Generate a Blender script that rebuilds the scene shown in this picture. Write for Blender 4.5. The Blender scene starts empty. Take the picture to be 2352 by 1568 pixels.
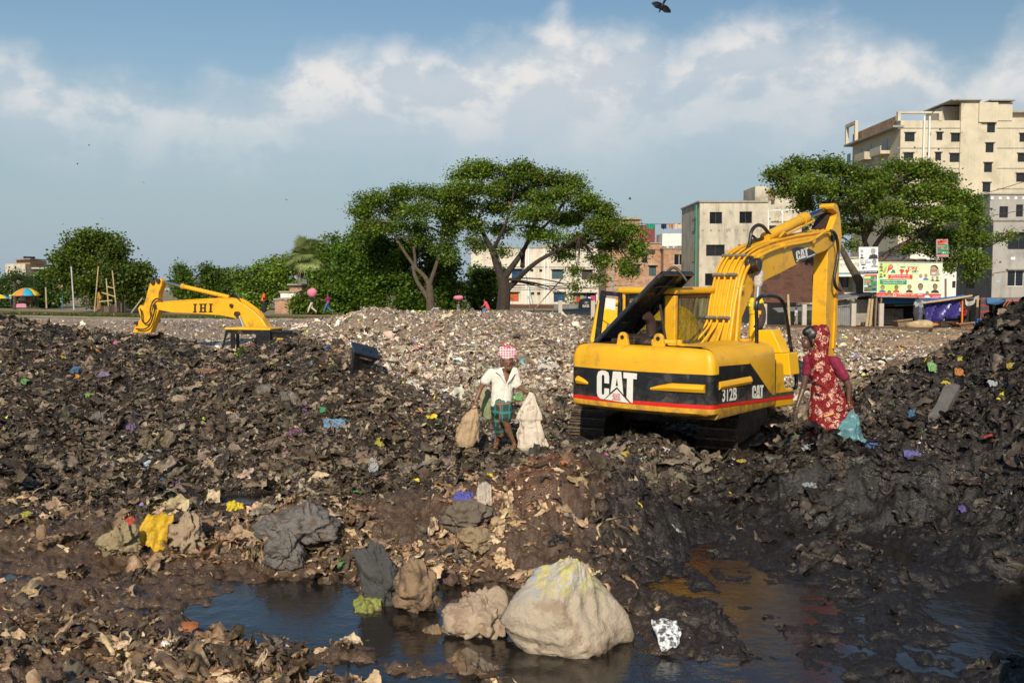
import bpy, bmesh, math, random
import numpy as np
from mathutils import Vector, Matrix, Euler

random.seed(7); rng = np.random.default_rng(7)
R = math.radians
SC = bpy.context.scene
COL = SC.collection
# ------------------------------------------------------------------ camera
CZ = 2.75; PITCH = R(3.55); K = 1.7415 / 3982.2
cam = bpy.data.cameras.new("camera"); camo = bpy.data.objects.new("camera", cam); COL.objects.link(camo)
camo.location = (0, 0, CZ); camo.rotation_euler = (R(90) - PITCH, 0, 0)
cam.sensor_width = 36; cam.lens = 35.0; cam.clip_start = .1; cam.clip_end = 8000
cam.dof.use_dof = True; cam.dof.focus_distance = 16.0; cam.dof.aperture_fstop = 5.0
SC.camera = camo
SC.view_settings.view_transform = 'Standard'; SC.view_settings.look = 'None'
SC.view_settings.exposure = 0.0; SC.view_settings.gamma = 1.0
# ------------------------------------------------------------------ sun
SUN_AZ = R(-9); SUN_EL = R(33)
sd = Vector((math.sin(SUN_AZ) * math.cos(SUN_EL), -math.cos(SUN_AZ) * math.cos(SUN_EL), math.sin(SUN_EL)))
sun = bpy.data.lights.new("sun", 'SUN'); suno = bpy.data.objects.new("sun", sun); COL.objects.link(suno)
sun.energy = 5.0; sun.angle = R(.5); sun.color = (1.0, .90, .75)
suno.rotation_euler = sd.to_track_quat('Z', 'Y').to_euler(); suno.location = (0, -20, 40)
# ------------------------------------------------------------------ sky
W = bpy.data.worlds.new("World"); SC.world = W; W.use_nodes = True
nt = W.node_tree; nt.nodes.clear()
class NT:
    def __init__(s, tree): s.t = tree
    def n(s, typ, **kw):
        nd = s.t.nodes.new(typ)
        for a, b in kw.items(): setattr(nd, a, b)
        return nd
    def set(s, sock, v):
        if hasattr(v, 'is_linked') or isinstance(v, bpy.types.NodeSocket): s.t.links.new(v, sock)
        elif isinstance(v, (tuple, list)) and len(v) == 3 and sock.type == 'RGBA': sock.default_value = (*v, 1)
        else: sock.default_value = v
    def m(s, op, a, b=0.0, c=None, clamp=False):
        nd = s.n('ShaderNodeMath', operation=op, use_clamp=clamp)
        s.set(nd.inputs[0], a); s.set(nd.inputs[1], b)
        if c is not None: s.set(nd.inputs[2], c)
        return nd.outputs[0]
    def ss(s, v, lo, hi, a=0.0, b=1.0):
        nd = s.n('ShaderNodeMapRange', interpolation_type='SMOOTHSTEP')
        s.set(nd.inputs[0], v); s.set(nd.inputs[1], lo); s.set(nd.inputs[2], hi); s.set(nd.inputs[3], a); s.set(nd.inputs[4], b)
        return nd.outputs[0]
    def mix(s, f, a, b, mode='MIX'):
        nd = s.n('ShaderNodeMix', data_type='RGBA', blend_type=mode)
        s.set(nd.inputs[0], f); s.set(nd.inputs[6], a); s.set(nd.inputs[7], b)
        return nd.outputs[2]
    def noise(s, vec=None, scale=5, detail=4, rough=.55, dist=0.0, out=0):
        nd = s.n('ShaderNodeTexNoise'); nd.inputs['Scale'].default_value = scale; nd.inputs['Detail'].default_value = detail
        nd.inputs['Roughness'].default_value = rough; nd.inputs['Distortion'].default_value = dist
        if vec is not None: s.set(nd.inputs['Vector'], vec)
        return nd.outputs[out]
    def comb(s, x, y, z):
        nd = s.n('ShaderNodeCombineXYZ'); s.set(nd.inputs[0], x); s.set(nd.inputs[1], y); s.set(nd.inputs[2], z); return nd.outputs[0]
    def ramp(s, f, stops, interp='LINEAR'):
        nd = s.n('ShaderNodeValToRGB'); cr = nd.color_ramp; cr.interpolation = interp
        while len(cr.elements) < len(stops): cr.elements.new(.5)
        for e, (p, c) in zip(cr.elements, stops):
            e.position = p; e.color = (*c, 1) if isinstance(c, (tuple, list)) else (c, c, c, 1)
        s.set(nd.inputs[0], f); return nd.outputs[0]
g = NT(nt)
sky = g.n('ShaderNodeTexSky', sky_type='NISHITA', sun_disc=False, sun_elevation=SUN_EL, sun_rotation=R(180) + SUN_AZ)
sky.air_density = 1.3; sky.dust_density = 1.6; sky.ozone_density = 2.0
tc = g.n('ShaderNodeTexCoord'); sep = g.n('ShaderNodeSeparateXYZ'); nt.links.new(tc.outputs['Generated'], sep.inputs[0])
az = g.m('ARCTAN2', sep.outputs[0], sep.outputs[1])
el = g.m('ARCSINE', sep.outputs[2])
TOPS = [(-400, 190), (0, 172), (90, 182), (170, 222), (290, 208), (420, 228), (500, 196), (600, 216), (660, 182), (695, 132), (780, 120), (860, 138), (905, 114), (1010, 114),
        (1075, 104), (1225, 92), (1255, 52), (1290, 24), (1322, 74), (1400, 84), (1480, 88), (1550, 118), (1650, 74), (1760, 66), (1815, 96), (1905, 84), (1970, 110), (2080, 128), (2165, 186), (2250, 196), (2300, 132), (2800, 120)]
def azof(x): return math.atan((x - 1176) * K)
a0, a1 = azof(-400), azof(2800)
azn = g.m('DIVIDE', g.m('SUBTRACT', az, a0), a1 - a0)
top = g.m('MULTIPLY', g.ramp(azn, [((azof(x) - a0) / (a1 - a0), (642 - y) * K / .3) for x, y in TOPS]), .3)
cv = g.comb(az, g.m('MULTIPLY', el, 1.35), 3.7); cvb = g.comb(g.m('SUBTRACT', az, .010), g.m('ADD', g.m('MULTIPLY', el, 1.35), .024), 3.7)
n1 = g.noise(cv, 11, 9, .56, .15); n2 = g.noise(cv, 38, 6, .6, .1); n1b = g.noise(cvb, 11, 9, .56, .15); n3 = g.noise(cv, 5.5, 7, .6, .4)
under = g.m('ADD', g.m('SUBTRACT', top, el), g.m('ADD', g.m('MULTIPLY', g.m('SUBTRACT', n1, .5), .046), g.m('MULTIPLY', g.m('SUBTRACT', n2, .5), .026)))
edge = g.ss(under, -.014, .040)
fade = g.ss(g.m('ADD', el, g.m('MULTIPLY', g.m('SUBTRACT', n3, .5), .12)), .075, .2)
dens = g.m('MULTIPLY', g.m('MULTIPLY', edge, fade), g.ss(n3, .25, .5, .88, 1.0))
puff = g.m('MULTIPLY', g.ss(under, .16, .03), g.ss(g.m('ADD', g.m('MULTIPLY', g.m('SUBTRACT', n1, n1b), 3.2), g.m('MULTIPLY', n1, .55)), .05, .60))
ccol = g.mix(puff, (6.1, 6.65, 7.2), (8.8, 8.55, 8.3))
haz = g.ss(el, .30, -.02)
skyc = g.mix(g.m('MULTIPLY', haz, .86), g.mix(1.0, sky.outputs[0], (.80, .93, 1.0), 'MULTIPLY'), (4.15, 5.15, 6.15))
skyc = g.mix(g.m('MULTIPLY', dens, .95), skyc, ccol)
bg = g.n('ShaderNodeBackground'); nt.links.new(skyc, bg.inputs[0]); bg.inputs[1].default_value = .095
wo = g.n('ShaderNodeOutputWorld'); nt.links.new(bg.outputs[0], wo.inputs[0])

# ------------------------------------------------------------------ helpers
def P(dx, dy, Y, off=(0, 0, 0)):
    "world point seen at photo position dx,dy (photo taken as 2352 wide), Y metres in front of the camera"
    u = (dx - 1176) * K; v = (784.1 - dy) * K
    d = Vector((u, math.cos(PITCH) + v * math.sin(PITCH), -math.sin(PITCH) + v * math.cos(PITCH)))
    t = Y / d.y
    return Vector((d.x * t + off[0], Y + off[1], CZ + d.z * t + off[2]))
def pts(l, Y): return [P(a, b, Y) for a, b in l]
class Fr:
    "a thing's own frame: local x right, y forward, z up, turned by a about z"
    def __init__(s, loc, a): s.loc = Vector(loc); s.a = a; s.M = Matrix.Rotation(a, 3, 'Z'); s.Mi = s.M.transposed()
    def inv(s, dx, dy, axis, val):
        o = s.Mi @ (Vector((0, 0, CZ)) - s.loc); d = s.Mi @ (P(dx, dy, 10) - Vector((0, 0, CZ)))
        return o + d * ((val - o[axis]) / d[axis])
def tag(o, label=None, cat=None, group=None, kind=None):
    if label: o['label'] = label
    if cat: o['category'] = cat
    if group: o['group'] = group
    if kind: o['kind'] = kind
    return o
def empty(name, loc=(0, 0, 0), rz=0, label=None, cat=None, group=None, kind=None):
    o = bpy.data.objects.new(name, None); COL.objects.link(o); o.location = loc; o.rotation_euler = (0, 0, rz); o.empty_display_size = .2
    return tag(o, label, cat, group, kind)
class MB:
    def __init__(s): s.v = []; s.f = []; s.mi = []; s.cur = 0
    def add(s, vs, fs):
        b = len(s.v); s.v += [tuple(x) for x in vs]
        for f in fs: s.f.append([i + b for i in f]); s.mi.append(s.cur)
        return s
    def poly(s, vs): return s.add(vs, [list(range(len(vs)))])
    def box(s, c, d, rot=None):
        x, y, z = d[0] / 2, d[1] / 2, d[2] / 2
        vs = [Vector((a * x, b * y, e * z)) for a in (-1, 1) for b in (-1, 1) for e in (-1, 1)]
        if rot is not None: vs = [rot @ q for q in vs]
        c = Vector(c)
        return s.add([q + c for q in vs], [(0, 1, 3, 2), (4, 6, 7, 5), (0, 4, 5, 1), (2, 3, 7, 6), (0, 2, 6, 4), (1, 5, 7, 3)])
    def bb(s, a, b):
        a, b = Vector(a), Vector(b); return s.box((a + b) / 2, [abs(q) for q in (b - a)])
    def prism(s, poly, off):
        n = len(poly); off = Vector(off); p = [Vector(q) for q in poly]
        s.add(p + [q + off for q in p], [list(range(n)), list(range(2 * n - 1, n - 1, -1))] + [[(i + 1) % n, i, n + i, n + (i + 1) % n] for i in range(n)])
        return s
    def beam(s, a, b, w, h=None, up=(0, 0, 1)):
        a, b = Vector(a), Vector(b); h = h or w; d = b - a; z = d.normalized(); u = Vector(up)
        if abs(z.dot(u)) > .95: u = Vector((0, 1, 0))
        x = z.cross(u).normalized(); y = x.cross(z)
        return s.box((a + b) / 2, (w, h, d.length), Matrix((x, y, z)).transposed())
    def tube(s, path, r, n=8, cap=True):
        path = [Vector(q) for q in path]; m = len(path)
        rs = r if isinstance(r, (list, tuple)) else [r] * m
        t0 = (path[1] - path[0]).normalized(); u = t0.orthogonal().normalized(); vs = []
        for i, q in enumerate(path):
            t = ((path[min(i + 1, m - 1)] - path[max(i - 1, 0)])).normalized()
            u = (u - t * u.dot(t)).normalized(); w = t.cross(u)
            for j in range(n):
                an = 2 * math.pi * j / n; vs.append(q + (u * math.cos(an) + w * math.sin(an)) * rs[i])
        fs = [[i * n + j, i * n + (j + 1) % n, (i + 1) * n + (j + 1) % n, (i + 1) * n + j] for i in range(m - 1) for j in range(n)]
        if cap: fs += [list(range(n))[::-1], [(m - 1) * n + j for j in range(n)]]
        return s.add(vs, fs)
    def cyl(s, a, b, r, n=16, r2=None): return s.tube([a, b], [r, r if r2 is None else r2], n)
    def loft(s, rings, cap=True, close=True):
        n = len(rings[0]); vs = [q for r_ in rings for q in r_]; fs = []
        for i in range(len(rings) - 1):
            for j in range(n if close else n - 1): fs.append([i * n + j, i * n + (j + 1) % n, (i + 1) * n + (j + 1) % n, (i + 1) * n + j])
        if cap: fs += [list(range(n))[::-1], [(len(rings) - 1) * n + j for j in range(n)]]
        return s.add(vs, fs)
    def ell(s, c, r, n=12, m=8, rot=None):
        rings = []; c = Vector(c)
        for i in range(m + 1):
            th = math.pi * (i + .02 * (i == 0) - .02 * (i == m)) / m; rg = []
            for j in range(n):
                ph = 2 * math.pi * j / n
                q = Vector((r[0] * math.sin(th) * math.cos(ph), r[1] * math.sin(th) * math.sin(ph), -r[2] * math.cos(th)))
                rg.append((rot @ q if rot is not None else q) + c)
            rings.append(rg)
        return s.loft(rings)
    def mesh(s, name, smooth=False, fix=True):
        me = bpy.data.meshes.new(name); me.from_pydata(s.v, [], s.f)
        me.polygons.foreach_set('material_index', s.mi)
        if fix:
            bm = bmesh.new(); bm.from_mesh(me); bmesh.ops.recalc_face_normals(bm, faces=bm.faces); bm.to_mesh(me); bm.free()
        if smooth: me.polygons.foreach_set('use_smooth', [True] * len(me.polygons))
        return me
    def build(s, name, mats, parent=None, smooth=False, bevel=0, seg=2, loc=None, fix=True, weld=False, **kw):
        me = s.mesh(name, smooth, fix); o = bpy.data.objects.new(name, me); COL.objects.link(o)
        for m in (mats if isinstance(mats, (list, tuple)) else [mats]): me.materials.append(m)
        if parent: o.parent = parent
        if loc is not None: o.location = loc
        if bevel:
            b = o.modifiers.new('bevel', 'BEVEL'); b.width = bevel; b.segments = seg; b.limit_method = 'ANGLE'; b.angle_limit = R(35); b.use_clamp_overlap = True
            b.harden_normals = False
        if smooth:
            try: me.set_sharp_from_angle(angle=R(38))
            except Exception: pass
        return tag(o, **kw)
def rawmesh(name, V, F, mats, parent=None, cols=None, smooth=False, mi=None, **kw):
    "fast mesh from numpy: V (n,3), F (m,4 or 3)"
    me = bpy.data.meshes.new(name); k = F.shape[1]
    me.vertices.add(len(V)); me.vertices.foreach_set('co', np.ascontiguousarray(V, dtype=np.float32).ravel())
    me.loops.add(F.size); me.loops.foreach_set('vertex_index', np.ascontiguousarray(F, dtype=np.int32).ravel())
    me.polygons.add(len(F)); me.polygons.foreach_set('loop_start', np.arange(0, F.size, k, dtype=np.int32))
    if smooth: me.polygons.foreach_set('use_smooth', np.ones(len(F), dtype=bool))
    if mi is not None: me.polygons.foreach_set('material_index', np.asarray(mi, dtype=np.int32))
    me.update(calc_edges=True)
    if cols is not None:
        at = me.color_attributes.new('Col', 'FLOAT_COLOR', 'POINT')
        c4 = np.ones((len(V), 4), dtype=np.float32); c4[:, :3] = cols; at.data.foreach_set('color', c4.ravel())
    o = bpy.data.objects.new(name, me); COL.objects.link(o)
    for m in (mats if isinstance(mats, (list, tuple)) else [mats]): me.materials.append(m)
    if parent: o.parent = parent
    return tag(o, **kw)
def catrom(p, n=6):
    p = [Vector(q) for q in p]; out = []
    for i in range(len(p) - 1):
        a = p[max(i - 1, 0)]; b = p[i]; c = p[i + 1]; d = p[min(i + 2, len(p) - 1)]
        for j in range(n):
            t = j / n; out.append(.5 * ((2 * b) + (c - a) * t + (2 * a - 5 * b + 4 * c - d) * t * t + (3 * b - a - 3 * c + d) * t ** 3))
    return out + [p[-1]]
# ------------------------------------------------------------------ materials
MATS = {}
def pm(name, col, rough=.6, var=.25, scale=3.0, dark=None, metal=0.0, bump=0.0, bscale=None, streak=0.0, spec=.5, coat=0.0, dirt=None, dirtamt=0.5, dirtscale=2.5, trans=0.0):
    if name in MATS: return MATS[name]
    m = bpy.data.materials.new(name); m.use_nodes = True; t = m.node_tree; q = NT(t)
    b = t.nodes['Principled BSDF']; tcn = q.n('ShaderNodeTexCoord'); vec = tcn.outputs['Object']
    dk = dark or tuple(c * (1 - var) for c in col)
    f = q.noise(vec, scale, 5, .6)
    c = q.mix(q.ss(f, .3, .7), dk, col)
    if streak:
        mp = q.n('ShaderNodeMapping'); t.links.new(vec, mp.inputs[0]); mp.inputs['Scale'].default_value = (1.3, 1.3, .12)
        s1 = q.noise(mp.outputs[0], 1.6, 6, .65); s2 = q.noise(vec, .35, 5, .6)
        c = q.mix(q.m('MULTIPLY', q.ss(q.m('ADD', s1, q.m('MULTIPLY', s2, .6)), .78, 1.05), streak), c, tuple(x * .28 for x in col))
    if dirt:
        d1 = q.noise(vec, dirtscale, 7, .65, .3)
        c = q.mix(q.ss(d1, .62 - .3 * dirtamt, .72 - .2 * dirtamt), c, dirt)
    t.links.new(c, b.inputs['Base Color'])
    b.inputs['Roughness'].default_value = rough; b.inputs['Metallic'].default_value = metal; b.inputs['Specular IOR Level'].default_value = spec
    b.inputs['Coat Weight'].default_value = coat; b.inputs['Coat Roughness'].default_value = .15
    if rough < .95:
        rv = q.ss(q.noise(vec, scale * 2.3, 4), .2, .8, max(0, rough - .12), min(1, rough + .12)); t.links.new(rv, b.inputs['Roughness'])
    if bump:
        bn = q.n('ShaderNodeBump'); bn.inputs['Strength'].default_value = bump; bn.inputs['Distance'].default_value = .05
        t.links.new(q.noise(vec, bscale or scale * 4, 6, .65), bn.inputs['Height']); t.links.new(bn.outputs[0], b.inputs['Normal'])
    if trans:
        b.inputs['Subsurface Weight'].default_value = 0
    MATS[name] = m; return m
def flat(name, col, rough=.7): return pm(name, col, rough, var=.08, scale=8)
def colmat(name, rough=.55, spec=.4, mud=None, mudlo=.5, mudhi=.65, mudscale=5.0, bump=.35, bscale=30, transl=0.0, rvar=.2, mul=1.0, distance=.02):
    "colour per piece from the Col attribute, muddied by a noise in world-fixed object space"
    m = bpy.data.materials.new(name); m.use_nodes = True; t = m.node_tree; q = NT(t); b = t.nodes['Principled BSDF']
    at = q.n('ShaderNodeAttribute', attribute_name='Col'); tcn = q.n('ShaderNodeTexCoord'); vec = tcn.outputs['Object']
    c = at.outputs['Color']
    f = q.noise(vec, bscale * .6, 4, .6)
    c = q.mix(1.0, c, q.ramp(f, [(.25, .62 * mul), (.75, 1.3 * mul)]), 'MULTIPLY')
    if mud:
        c = q.mix(q.ss(q.noise(vec, mudscale, 6, .65), mudlo, mudhi), c, mud)
    t.links.new(c, b.inputs['Base Color']); b.inputs['Specular IOR Level'].default_value = spec
    t.links.new(q.ss(q.noise(vec, mudscale * 1.7, 4), .3, .7, max(.05, rough - rvar), min(1, rough + rvar)), b.inputs['Roughness'])
    if bump:
        bn = q.n('ShaderNodeBump'); bn.inputs['Strength'].default_value = bump; bn.inputs['Distance'].default_value = distance
        t.links.new(q.noise(vec, bscale, 5, .65), bn.inputs['Height']); t.links.new(bn.outputs[0], b.inputs['Normal'])
    if transl:
        tr = q.n('ShaderNodeBsdfTranslucent'); t.links.new(c, tr.inputs[0]); mx = q.n('ShaderNodeMixShader'); mx.inputs[0].default_value = transl
        t.links.new(b.outputs[0], mx.inputs[1]); t.links.new(tr.outputs[0], mx.inputs[2]); t.links.new(mx.outputs[0], t.nodes['Material Output'].inputs[0])
    return m
# lettering -> outlines in a unit box
TXT = {}
def glyphs(s, bold=0.0, spacing=1.0):
    key = (s, bold, spacing)
    if key not in TXT:
        cu = bpy.data.curves.new('lettering', 'FONT'); cu.body = s; cu.offset = bold; cu.space_character = spacing; cu.resolution_u = 3
        o = bpy.data.objects.new('lettering', cu); COL.objects.link(o); bpy.context.view_layer.update()
        me = bpy.data.meshes.new_from_object(o.evaluated_get(bpy.context.evaluated_depsgraph_get()))
        v = np.array([x.co[:2] for x in me.vertices]) if len(me.vertices) else np.zeros((1, 2)); f = [list(p.vertices) for p in me.polygons]
        lo = v.min(0); sz = np.maximum(v.max(0) - lo, 1e-6); TXT[key] = ((v - lo) / sz, f, sz[0] / sz[1])
        bpy.data.objects.remove(o); bpy.data.curves.remove(cu); bpy.data.meshes.remove(me)
    return TXT[key]
def lay(mb, s, o, ux, uy, bold=0.0, n=(0, 0, 0), spacing=1.0):
    "set the lettering s in the parallelogram o, o+ux, o+uy"
    v, f, _ = glyphs(s, bold, spacing); o, ux, uy, n = Vector(o), Vector(ux), Vector(uy), Vector(n)
    mb.add([o + ux * a + uy * b + n for a, b in v], f)
# ------------------------------------------------------------------ terrain
_pm = np.random.default_rng(3).random((256, 256)).astype(np.float32)
def vn(x, y):
    xi = np.floor(x).astype(np.int64); yi = np.floor(y).astype(np.int64); fx = x - xi; fy = y - yi
    fx = fx * fx * (3 - 2 * fx); fy = fy * fy * (3 - 2 * fy)
    a = _pm[xi & 255, yi & 255]; b = _pm[(xi + 1) & 255, yi & 255]; c = _pm[xi & 255, (yi + 1) & 255]; d = _pm[(xi + 1) & 255, (yi + 1) & 255]
    return (a * (1 - fx) + b * fx) * (1 - fy) + (c * (1 - fx) + d * fx) * fy
def fbm(x, y, o=4, g=.5, ridge=False):
    s = 0; a = 1; t = 0
    for i in range(o):
        n = vn(x * 2 ** i + 17.3 * i, y * 2 ** i + 9.1 * i)
        if ridge: n = 1 - abs(2 * n - 1)
        s = s + a * n; t += a; a *= g
    return s / t
CP = []   # control points of the ground as world x, y, z
def cp(l): CP.extend([tuple(P(a, b, Y)) for a, b, Y in l])
# the long dark heap on the left: crest, flank, foot
cp([(-260, 715, 24), (-20, 722, 24), (45, 742, 24), (100, 752, 26), (200, 756, 27), (300, 772, 26.5), (400, 778, 26.5), (500, 797, 26), (600, 797, 26), (690, 780, 25), (765, 787, 23), (830, 835, 21), (885, 880, 20), (960, 938, 18.5), (1010, 990, 17.2), (1060, 1035, 16)])
cp([(-250, 860, 19.5), (0, 862, 20), (200, 862, 20.5), (400, 882, 20.5), (600, 880, 20.5), (760, 880, 19.7), (855, 950, 18)])
cp([(-250, 980, 16.5), (0, 980, 16.6), (200, 980, 17), (400, 980, 17), (600, 980, 17.2), (800, 980, 17), (905, 1025, 16)])
cp([(-250, 1080, 14.2), (0, 1080, 14.2), (200, 1080, 14.5), (400, 1090, 14.6), (600, 1090, 14.5), (800, 1085, 14.5), (950, 1085, 14.8)])
cp([(-200, 1150, 12.8), (0, 1150, 12.9), (200, 1152, 13.2), (440, 1158, 13.45), (540, 1152, 13.6), (650, 1150, 13.3), (800, 1130, 13.7), (965, 1132, 14.3)])
cp([(-150, 1200, 11.7), (100, 1205, 11.6), (300, 1205, 11.4), (500, 1205, 11.4), (690, 1150, 11.5), (800, 1185, 11.3), (950, 1150, 11.7), (1080, 1130, 11.8)])
cp([(-150, 1290, 10.5), (0, 1285, 10.5), (200, 1290, 10.5), (400, 1290, 10.5), (600, 1280, 10.4), (800, 1265, 10.4), (950, 1240, 10.5), (1090, 1200, 10.8)])
# the wet heap in the middle foreground
cp([(1160, 1090, 11.7), (1250, 1056, 11.6), (1330, 1054, 11.5), (1400, 1069, 11.5), (1480, 1122, 11.5), (1535, 1185, 11.3), (1575, 1250, 11.1), (1420, 1250, 10.2), (1290, 1200, 10.4), (1530, 1330, 10.0), (1200, 1300, 10.0), (1330, 1100, 12.8), (1450, 1150, 12.6)])
cp([(600, 1375, 9.4), (800, 1370, 9.45), (950, 1370, 9.5), (1090, 1380, 9.35), (1500, 1420, 8.72), (1555, 1440, 8.45), (1590, 1500, 7.9), (1450, 1350, 9.4), (1560, 1300, 10.15), (1595, 1380, 9.1)])
cp([(-100, 1345, 9.5), (0, 1345, 9.5), (150, 1345, 9.5), (300, 1345, 9.55), (430, 1340, 9.7), (-100, 1400, 8.85), (0, 1400, 8.85), (200, 1400, 8.85), (380, 1395, 8.95), (0, 1500, 7.72), (200, 1500, 7.72), (340, 1495, 7.85), (300, 1568, 7.15), (100, 1568, 7.15), (500, 1568, 7.2), (720, 1572, 7.2)])
def w(l): CP.extend(l)
# open water (bed below -0.3)
w([(-2.2, 8.45, -.38), (-1.7, 8.35, -.41), (-.9, 8.3, -.42), (0, 8.0, -.42), (-2.3, 8.0, -.33), (-1.2, 7.55, -.28), (-1.8, 7.6, -.27), (-.3, 8.6, -.38), (.8, 7.7, -.45), (1.4, 7.6, -.44), (2.2, 8.4, -.36), (1.9, 9.2, -.30), (-.4, 7.3, -.36), (.4, 7.1, -.40), (-3.0, 8.4, -.18), (-3.6, 9.0, -.2), (-1.3, 9.1, -.22), (-.4, 9.2, -.22)])
w([(2.5, 11.9, -.265), (3.0, 11.6, -.27), (2.6, 10.9, -.275), (2.4, 10.2, -.29), (3.1, 10.2, -.265), (2.9, 9.4, -.30), (3.2, 9.0, -.285), (2.6, 8.6, -.30), (3.0, 8.1, -.305), (2.4, 7.5, -.335), (2.1, 8.8, -.29), (-1.75, 7.95, -.24), (-1.35, 8.0, -.22), (-1.3, 8.55, -.31), (-1.9, 8.3, -.33), (-2.2, 7.75, -.2), (-.9, 7.6, -.25), (-.2, 7.55, -.30), (-1.0, 8.85, -.3), (4.75, 9.0, -.325), (4.3, 8.3, -.32), (3.75, 9.4, -.22), (3.5, 8.7, -.22), (3.3, 7.9, -.24), (3.1, 7.3, -.26), (4.2, 9.8, -.22), (3.8, 10.5, -.2), (3.65, 11.2, -.23), (3.9, 7.5, -.25)])
w([(-5.2, 9.0, -.16)])
cp([(1600, 1105, 14.5), (1560, 1150, 13.2), (1640, 1180, 12.9)])
cp([(1955, 1232, 11.7), (2060, 1290, 10.85), (2200, 1385, 9.5), (2345, 1330, 9.9), (2345, 1535, 7.95), (2250, 1480, 8.3)])
# the dark heap on the right
cp([(1720, 1105, 13.5), (1800, 1058, 13), (1862, 1022, 12.8), (1950, 1016, 12.8), (2050, 1030, 12.6), (2150, 1045, 12.3), (1965, 955, 14.3), (2050, 885, 15), (2150, 832, 15.2), (2250, 782, 15), (2340, 736, 14.5), (2520, 650, 14), (2000, 1120, 12.2), (2200, 1120, 11.9), (2100, 950, 13.6), (2250, 950, 13), (2345, 950, 12.4), (2345, 1120, 11.2), (1855, 1150, 12.4), (2000, 1200, 11.9), (2160, 1240, 11.1), (2345, 1230, 10.5), (2550, 1050, 11), (2550, 1300, 9.3)])
w([(4.35, 13.35, .52), (4.0, 13.6, .35), (4.7, 13.3, .56)])
# worked ground round the big digger and the walking man
cp([(1150, 1036, 15.6), (1250, 1040, 15.4), (1480, 1018, 15.3), (1540, 1035, 15.2), (1400, 1075, 14.3), (1600, 1075, 14.1), (1320, 1050, 15.2)])
w([(1.4, 17.0, -.02), (2.3, 16.4, -.1), (3.3, 16.6, -.2), (3.6, 14.5, .02), (4.4, 16.2, -.1), (4.9, 17.2, .0), (5.4, 18.6, .1), (3.2, 18.6, -.1), (5.0, 20.5, .1), (2.2, 19.5, .1), (4.0, 15.2, -.02)])
# the tall pale heap behind
cp([(1050, 990, 17.6), (1150, 952, 19), (1250, 935, 19.5), (1300, 905, 21), (1000, 900, 21.8), (905, 830, 24), (855, 770, 28), (850, 710, 36), (900, 716, 36.5), (960, 724, 36), (1050, 716, 36), (1130, 734, 36), (1180, 748, 35), (1290, 736, 36), (1360, 742, 36), (1480, 748, 36), (1650, 754, 36), (1760, 757, 40), (1000, 800, 28.5), (1150, 820, 27.5), (1290, 820, 27.5), (760, 737, 39), (700, 747, 40), (640, 762, 40), (1450, 830, 27), (1700, 830, 27)])
w([(-15, 40, -.1), (-11, 36, -.2), (-8, 33, 0), (-12, 46, .05), (-20, 45, -.1), (-6, 34, .3), (-14, 32, .5), (-19, 33, .5), (-25, 34, .3)])
cp([(1960, 771, 50), (2100, 776, 50), (2300, 772, 50), (1960, 862, 24.5), (1960, 800, 36), (2150, 800, 36), (2050, 850, 24.5), (2300, 790, 36), (1860, 900, 20.5)])
w([(x, 62, -.3 if x > -7 else .22) for x in range(-48, 49, 8)] + [(x, 53, .22) for x in (-34, -26, -18, -10)] + [(0, 50, .3), (10, 50, .2), (36, 50, .2), (-2, 56, -.1), (12, 18, 2.5), (14, 24, 1.5), (-14, 18, .9), (-13, 15, .3)])
CP = np.array(CP)
def par(x, y): return np.stack([x / y * 9.0, np.log(y) * 7.0], -1)
def _tps():
    p = par(CP[:, 0], CP[:, 1]); n = len(p)
    d = np.linalg.norm(p[:, None] - p[None], axis=-1); Km = np.where(d > 0, d ** 2 * np.log(d + 1e-12), 0) + np.eye(n) * .012
    A = np.zeros((n + 3, n + 3)); A[:n, :n] = Km; A[:n, n] = 1; A[:n, n + 1:] = p; A[n, :n] = 1; A[n + 1:, :n] = p.T
    return p, np.linalg.solve(A, np.concatenate([CP[:, 2], [0, 0, 0]]))
TP, TW = _tps()
DROP = .12
def macro(x, y):
    q = par(np.asarray(x, dtype=float), np.maximum(np.asarray(y, dtype=float), 4.0)); sh = q.shape[:-1]; q = q.reshape(-1, 2); out = np.zeros(len(q)); n = len(TP)
    for i in range(0, len(q), 40000):
        d2 = ((q[i:i + 40000, None] - TP[None]) ** 2).sum(-1)
        out[i:i + 40000] = (.5 * d2 * np.log(d2 + 1e-12)) @ TW[:n] + TW[n] + q[i:i + 40000] @ TW[n + 1:]
    return out.reshape(sh)
def zones_left(x, y): return 1 / (1 + np.exp((x + 1.1 + (y - 17.2) * .52) / .5)) / (1 + np.exp(-(y - 15) / 1.5)) / (1 + np.exp((y - 30) / 1.5))
NU, NV = 1000, 700
us = np.linspace(-.72, .72, NU); ys = np.exp(np.linspace(math.log(6.2), math.log(64), NV))
UU, YY = np.meshgrid(us, ys); XX = UU * YY
cu_, cv_ = np.linspace(0, NU - 1, 180), np.linspace(0, NV - 1, 160)
cx, cy = np.meshgrid(us[np.round(cu_).astype(int)], ys[np.round(cv_).astype(int)])
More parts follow.
